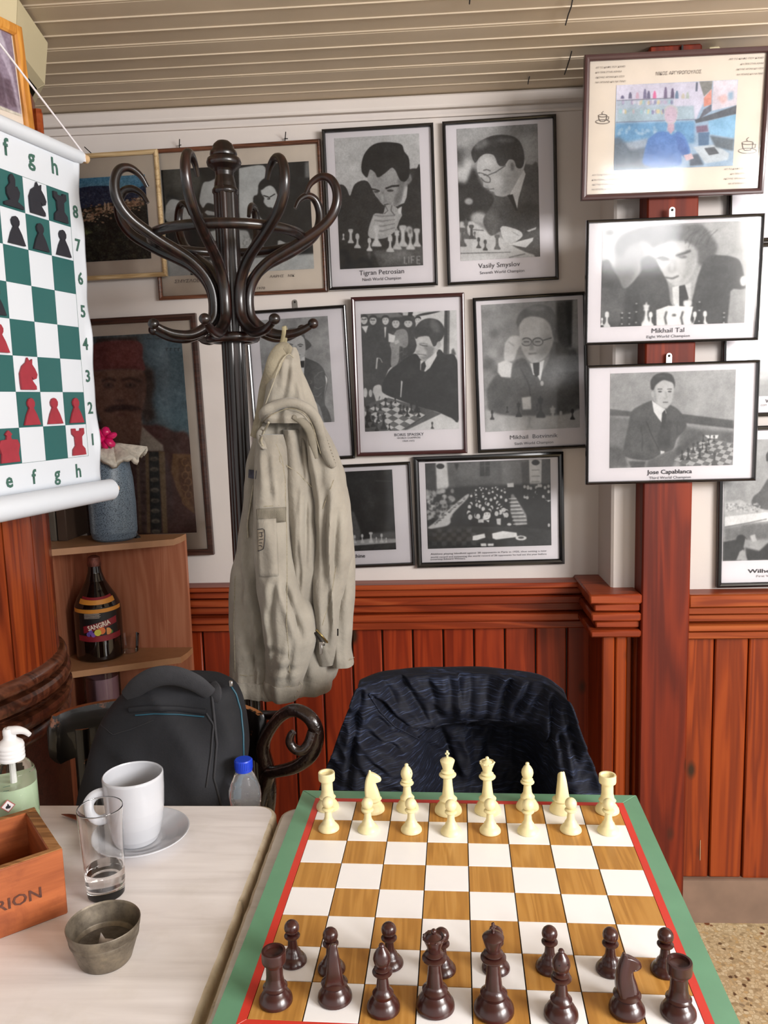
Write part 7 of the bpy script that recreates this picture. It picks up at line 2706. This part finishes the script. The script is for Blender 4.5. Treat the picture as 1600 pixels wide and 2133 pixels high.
# scrolled arm of that chair, thick and blistered
cq = lambda u, v, Y=1.40: at(u, v, Y)
mb = MB()
ctube(mb, [cq(540, 1690, 1.42), cq(552, 1640, 1.42), cq(560, 1612, 1.41), cq(572, 1608, 1.40), cq(615, 1597, 1.38), cq(648, 1572, 1.37), cq(660, 1535, 1.37), cq(650, 1500, 1.37), cq(620, 1480, 1.38), cq(590, 1488, 1.39), cq(562, 1520, 1.40), cq(548, 1556, 1.41), cq(556, 1600, 1.42), cq(560, 1650, 1.43), cq(556, 1700, 1.44)],
      [.012, .013, .013, .011, .012, .013, .0135, .013, .012, .011, .011, .013, .015, .015, .014], 14, 6)
mb.build('scrolled_arm', M['bubble'], ch1)
mb = MB()
ctube(mb, [cq(652, 1524, 1.36), cq(644, 1548, 1.355), cq(630, 1563, 1.35), cq(614, 1560, 1.35), cq(604, 1546, 1.35), cq(606, 1532, 1.35), cq(612, 1524, 1.35)], [.010, .010, .009, .0085, .008, .007, .0055], 12, 6)
mb.build('inner_curl', M['bubble'], ch1)
mb = MB()
ctube(mb, [cq(520, 1487, 1.45), cq(560, 1490, 1.44), cq(600, 1488, 1.42)], [.009, .009, .008], 10, 5)
mb.build('arm_rail', M['mahog'], ch1)
for (u, v) in ((545, 1700),):
    p = cq(u, v, 1.43)
    mb = MB()
    ctube(mb, [p, Vector((p.x, p.y, .58)), Vector((p.x - .03, p.y - .03, .45))], .014, 10)
    mb.build('arm_support', M['bubble'], ch1)

ch2c = at(952, 1400, 1.44).x
ch2 = bent('bentwood chair behind the chessboard, entirely covered by the dark jacket', ch2c, 1.560, .35, .800, .10, None, False, z_mid=.022, cv=.09)

# ------------------------------------------------------------------ navy jacket over the second chair
t = NT('navy_slub_cloth')
v = t.coords((1, 1, 1))
n1 = t.noise(v, 5, 3)
vst = t.coords((22, 22, 520), rot=(0, .18, 0))
n2 = t.noise(vst, 1.0, 3, .6, .3)
c = t.ramp(n2, [(.50, rgb(17, 20, 31)), (.60, rgb(31, 38, 58)), (.76, rgb(82, 95, 128))])
c = t.mix(t.ramp(n1, [(.4, (0, 0, 0, 1)), (.7, (.6, .6, .6, 1))]), c, rgb(14, 15, 24))
t.l(c, t.b.inputs['Base Color'])
t.b.inputs['Roughness'].default_value = .7
t.b.inputs['Specular IOR Level'].default_value = .2
t.bump(n2, .25, .0008)
navy = t.m
z6 = lambda x, y: (620 + x / 2.222, 1360 + y / 2.222)
rows = [
    (72, [280, 385, 490, 620, 750, 900, 1040, 1160, 1240], [150, 112, 98, 91, 88, 93, 107, 136, 190], [1.375, 1.42, 1.452, 1.468, 1.475, 1.468, 1.452, 1.415, 1.37]),
    (110, [276, 380, 488, 620, 750, 900, 1044, 1165, 1246], [172, 134, 118, 110, 107, 113, 127, 158, 212], [1.355, 1.40, 1.432, 1.448, 1.455, 1.448, 1.432, 1.395, 1.35]),
    (210, [248, 350, 480, 620, 755, 900, 1050, 1180, 1268], [230, 215, 205, 200, 200, 202, 208, 220, 250], [1.345, 1.37, 1.42, 1.44, 1.447, 1.44, 1.42, 1.37, 1.34]),
    (320, [205, 325, 500, 640, 770, 900, 1040, 1185, 1300], [335, 335, 325, 318, 312, 312, 318, 330, 340], [1.34, 1.35, 1.405, 1.44, 1.45, 1.44, 1.41, 1.36, 1.335]),
    (370, [185, 318, 520, 655, 775, 900, 1030, 1180, 1318], [390, 390, 365, 345, 338, 340, 355, 385, 395], [1.335, 1.34, 1.39, 1.475, 1.50, 1.49, 1.45, 1.355, 1.33]),
    (460, [158, 300, 520, 660, 790, 920, 1050, 1190, 1350], [470, 480, 470, 460, 455, 455, 465, 480, 475], [1.33, 1.32, 1.36, 1.48, 1.49, 1.52, 1.49, 1.35, 1.325]),
    (580, [112, 290, 520, 680, 800, 930, 1070, 1210, 1392], [590, 600, 600, 590, 585, 585, 595, 605, 590], [1.33, 1.30, 1.33, 1.44, 1.47, 1.50, 1.48, 1.33, 1.32]),
    (760, [70, 280, 500, 690, 810, 940, 1080, 1230, 1430], [770, 780, 790, 780, 775, 775, 785, 790, 775], [1.33, 1.29, 1.31, 1.40, 1.44, 1.46, 1.44, 1.31, 1.31]),
    (900, [60, 280, 500, 690, 810, 940, 1080, 1230, 1440], [960, 970, 980, 980, 970, 970, 975, 980, 965], [1.34, 1.30, 1.31, 1.36, 1.40, 1.42, 1.40, 1.31, 1.32])]
grid = [[at(*z6(x, y), Y) for x, y, Y in zip(X, Yp, Z)] for _, X, Yp, Z in rows]


NC = [(460, 88, 598, 300, 1.1), (340, 200, 565, 392, 1.3), (992, 100, 936, 290, 1.1), (665, 345, 745, 570, 1.), (905, 325, 868, 460, .8), (292, 170, 232, 620, 1.2), (1192, 190, 1145, 640, 1.2), (590, 400, 655, 570, .9),
      (700, 90, 720, 300, .5), (800, 90, 800, 300, .5), (890, 95, 872, 295, .5), (600, 90, 650, 300, .5), (1080, 110, 1000, 300, .8), (1160, 150, 1040, 320, .6), (380, 110, 470, 250, .6), (320, 380, 520, 470, .7),
      (300, 300, 420, 330, .5), (340, 500, 470, 600, .8), (1240, 230, 1300, 560, .8), (1210, 360, 1250, 600, .7), (990, 330, 985, 520, .7), (800, 330, 830, 560, .6), (430, 430, 560, 590, .6)]
NC = [z6(a_, b_) + z6(c__, d_) + (w__,) for a_, b_, c__, d_, w__ in NC]


def nfold(u, v, p):
    a = noise.noise(Vector((p.x * 20 + p.z * 9, p.z * 5, 2.0)))
    b = 1 - abs(noise.noise(Vector((p.x * 17 - p.z * 13, p.z * 6 + p.x * 4, 6.0)))) * 3
    c_ = math.sin((u * 26 + math.sin(v * 5) * 1.2)) * (1 - min(1, abs(v - .28) * 3.2)) * (1 if .18 < u < .85 else .3)
    e_ = noise.noise(Vector((p.x * 60, p.z * 55, 1.0)))
    d1 = 1 - abs(noise.noise(Vector(((p.x + p.z * .9) * 26, (p.x - p.z) * 5, 9.0)))) * 3.4      # folds running down and inwards
    d2 = 1 - abs(noise.noise(Vector(((p.x - p.z * .8) * 30, (p.x + p.z) * 5, 12.0)))) * 3.4
    k_ = d1 if u < .5 else d2
    return p + Vector((0, -(a * .013 + b * .006 + k_ * .0065 + c_ * .0045 + e_ * .0030) * min(1, v * 6 + .3) + .010 * crease(p, NC, 6.5), 0))


nj = thing('navy_jacket', 'dark navy slub jacket draped over the chair behind the chessboard', 'jacket', (ch2c, 1.42, .86))
solid(sheet(MB(), grid, 16, nfold).build('front_drape', navy, nj, ang=80), .003, 1)
top_r = grid[0]
bgrid = [[p + Vector((0, 0, 0)) for p in top_r], [p + Vector((0, .040, -.004)) for p in top_r], [p + Vector((0, .105, -.036)) for p in top_r], [p + Vector((0, .125, -.14)) for p in top_r], [p + Vector((0, .130, -.34)) for p in top_r]]
solid(sheet(MB(), bgrid, 8, lambda u, v, p: p + Vector((0, .006 * math.sin(u * 24) * v, 0))).build('rear_drape', navy, nj, ang=80), .003, -1)
JN = surf([o for o in nj.children])


def npath(name, pts, r, mat, lift=.002, flat=1.0):
    mb = MB()
    dens = []
    for a, b in zip(pts[:-1], pts[1:]):
        L = math.hypot(b[0] - a[0], b[1] - a[1])
        m_ = max(1, int(L / 10))
        dens += [(a[0] + (b[0] - a[0]) * i / m_, a[1] + (b[1] - a[1]) * i / m_) for i in range(m_)]
    dens.append(pts[-1])
    mb.tube(catmull([tuple(JN(*q, lift)) for q in dens], 2), r, 8, flat, (0, -1, 0))
    return mb.build(name, mat, nj, ang=80)


npath('gathered_seam', [z6(560, 395), z6(600, 362), z6(660, 332), z6(780, 316), z6(880, 308), z6(1010, 320)], .0022, navy)
npath('side_seam', [z6(330, 190), z6(380, 270), z6(450, 340), z6(560, 398)], .0018, navy)

# ------------------------------------------------------------------ backpack on the left chair
t = NT('charcoal_canvas')
v = t.coords()
n1 = t.noise(v, 8, 4)
n2 = t.noise(v, 320, 2)
c = t.ramp(n1, [(.35, rgb(24, 25, 29)), (.7, rgb(38, 39, 44))])
t.l(c, t.b.inputs['Base Color'])
t.b.inputs['Roughness'].default_value = .75
t.b.inputs['Specular IOR Level'].default_value = .3
t.bump(n2, .35, .0008)
canvas = t.m
canvas_hi = plain('charcoal_webbing', rgb(40, 40, 44), .8, var=.1, nscale=100, bump=.001)
teal = plain('teal_piping', rgb(26, 74, 92), .5, var=.1)
bp = thing('backpack', 'charcoal canvas backpack with teal piping propped on the left chair', 'backpack', at(350, 1650, 1.36))


def bfold(a, s, p):
    q = noise.noise(Vector((p.x * 9, p.z * 8, 3.0)))
    r_ = 1 - abs(noise.noise(Vector((p.x * 12 + p.z * 9, p.z * 4, 8.0)))) * 3
    return .014 * q + .006 * r_


Yb = 1.335
pk = loft(MB(), [(1402, 360, 430, Yb + .02, .02), (1410, 310, 462, Yb + .01, .035), (1425, 275, 487, Yb, .045), (1448, 250, 500, Yb, .055), (1480, 225, 508, Yb - .01, .058), (1530, 203, 513, Yb - .02, .064), (1590, 188, 512, Yb - .025, .072), (1650, 176, 510, Yb - .015, .088), (1740, 170, 508, Yb - .02, .092), (1860, 168, 506, Yb - .02, .09), (1950, 172, 500, Yb - .02, .088), (1985, 190, 480, Yb - .02, .075)],
          96, 8, bfold, power=.75).build('bag', canvas, bp, ang=80)
JB = surf([pk])


def bpath(name, pts, r, mat, lift=.001, flat=1.0, ex=None):
    mb = MB()
    dens = []
    for a, b in zip(pts[:-1], pts[1:]):
        L = math.hypot(b[0] - a[0], b[1] - a[1])
        m_ = max(1, int(L / 12))
        dens += [(a[0] + (b[0] - a[0]) * i / m_, a[1] + (b[1] - a[1]) * i / m_) for i in range(m_)]
    dens.append(pts[-1])
    mb.tube(catmull([tuple(JB(*q, lift)) for q in dens], 2), r, 8, flat, (0, -1, 0))
    return mb.build(name, mat, bp, ang=80)


bpath('teal_piping', [(478, 1424), (492, 1446), (502, 1480), (507, 1530), (508, 1600), (506, 1660)], .0016, teal, .002)
bpath('pocket_zip', [(282, 1490), (320, 1487), (370, 1488), (425, 1493)], .0012, teal, .0025)
bpath('pocket_flap', [(270, 1480), (310, 1476), (370, 1477), (428, 1484)], .006, canvas, .001, .5)
bpath('side_seam', [(440, 1432), (446, 1490), (452, 1550), (446, 1620), (462, 1680)], .0022, canvas_hi, .001)
bpath('front_seam', [(430, 1486), (445, 1510), (440, 1570), (430, 1640)], .0018, canvas_hi, .001)
bpath('stitch_line', [(210, 1510), (235, 1530), (270, 1520), (320, 1500)], .0006, canvas_hi, .001)
mb = MB()
hl = [at(266, 1452, 1.300), at(290, 1428, 1.285), at(325, 1410, 1.275), at(365, 1408, 1.275), at(405, 1422, 1.28), at(438, 1446, 1.295)]
ctube(mb, hl, [.014, .0165, .018, .018, .0165, .013], 12, 6, .35, (0, -1, 0))
mb.build('carry_handle', canvas_hi, bp)
mb = MB()
ctube(mb, [at(440, 1428, 1.31), at(447, 1445, 1.298), at(444, 1466, 1.30)], [.012, .015, .010], 10, 5, .5, (0, -1, 0))
mb.build('handle_tab', canvas_hi, bp)
MB().box(at(481, 1424, 1.30), (.006, .004, .010), bev=.001).build('zip_slider', M['steel'], bp)

# ------------------------------------------------------------------ small water bottle in the side pocket
wY = 1.245
wp = at(511, 1660, wY)
wz1 = at(513, 1601, wY).z
wz2 = at(513, 1581, wY).z
wbz = .575
wb_ = thing('water_bottle', 'small crumpled plastic water bottle with a blue cap, behind the left table', 'bottle', (wp.x, wY, wbz))
mb = MB()
prw = [(.0001, 0), (.022, 0), (.0245, .006)]
zz = .01
hB = wz1 - wbz
while zz < hB - .062:
    prw += [(.0245, zz), (.0255, zz + .006), (.0245, zz + .012), (.0238, zz + .014)]
    zz += .0165
prw += [(.0250, hB - .058), (.0262, hB - .045), (.0252, hB - .034), (.0215, hB - .022), (.0160, hB - .010), (.0115, hB - .003), (.0108, hB)]
mb.lathe(prw, (wp.x, wY, wbz), 36)
for i_, p in enumerate(mb.v):
    q = noise.noise(p * 70) * .0016
    d = Vector((p.x - wp.x, p.y - wY, 0))
    if d.length > .005 and p.z < wz1 - .012:
        mb.v[i_] = p + d.normalized() * q
wpl = glassmat('thin_bottle_plastic', (.88, .90, .96, 1), .07, 1.14)
wpl.node_tree.nodes['Principled BSDF'].inputs['Transmission Weight'].default_value = .86
mb.build('plastic_shell', wpl, wb_, ang=60)
mb = MB()
rnd = random.Random(3)
for i in range(46):
    a = -PI / 2 + (rnd.random() - .5) * 2.6
    z = wz1 - .02 - rnd.random() * .075
    r_ = float(np.interp(z - wbz, [hB - .045, hB - .034, hB - .022], [.0262, .0252, .0215]))
    mb.ball((wp.x + r_ * math.cos(a), wY + r_ * math.sin(a), z), .0006 + rnd.random() * .0008, 6)
dr = mb.build('droplets', glassmat('droplet'), wb_)
dr['kind'] = 'stuff'
bl = plain('blue_cap_plastic', rgb(30, 66, 196), .35, var=.05)
mb = MB()
mb.lathe([(.0138, wz1 - .003), (.0142, wz1), (.0142, wz2 - .0018), (.0130, wz2), (.0001, wz2)], (wp.x, wY, 0), 32)
for k_ in range(32):
    a = 2 * PI * k_ / 32
    mb.box((wp.x + .0142 * math.cos(a), wY + .0142 * math.sin(a), (wz1 + wz2) / 2), (.0012, .0010, (wz2 - wz1) * .8), a)
mb.build('cap', bl, wb_)
mb = MB()
mb.tube([(wp.x + .0325 * math.cos(a_), wY + .0325 * math.sin(a_), .64) for a_ in np.linspace(0, 2 * PI, 33)], .003, 8, caps=False)
mb.lathe([(.0001, .560), (.030, .560), (.0325, .575), (.0325, .64)], (wp.x, wY, 0), 32, cap=False)
mb.build('side_pocket', canvas, bp)
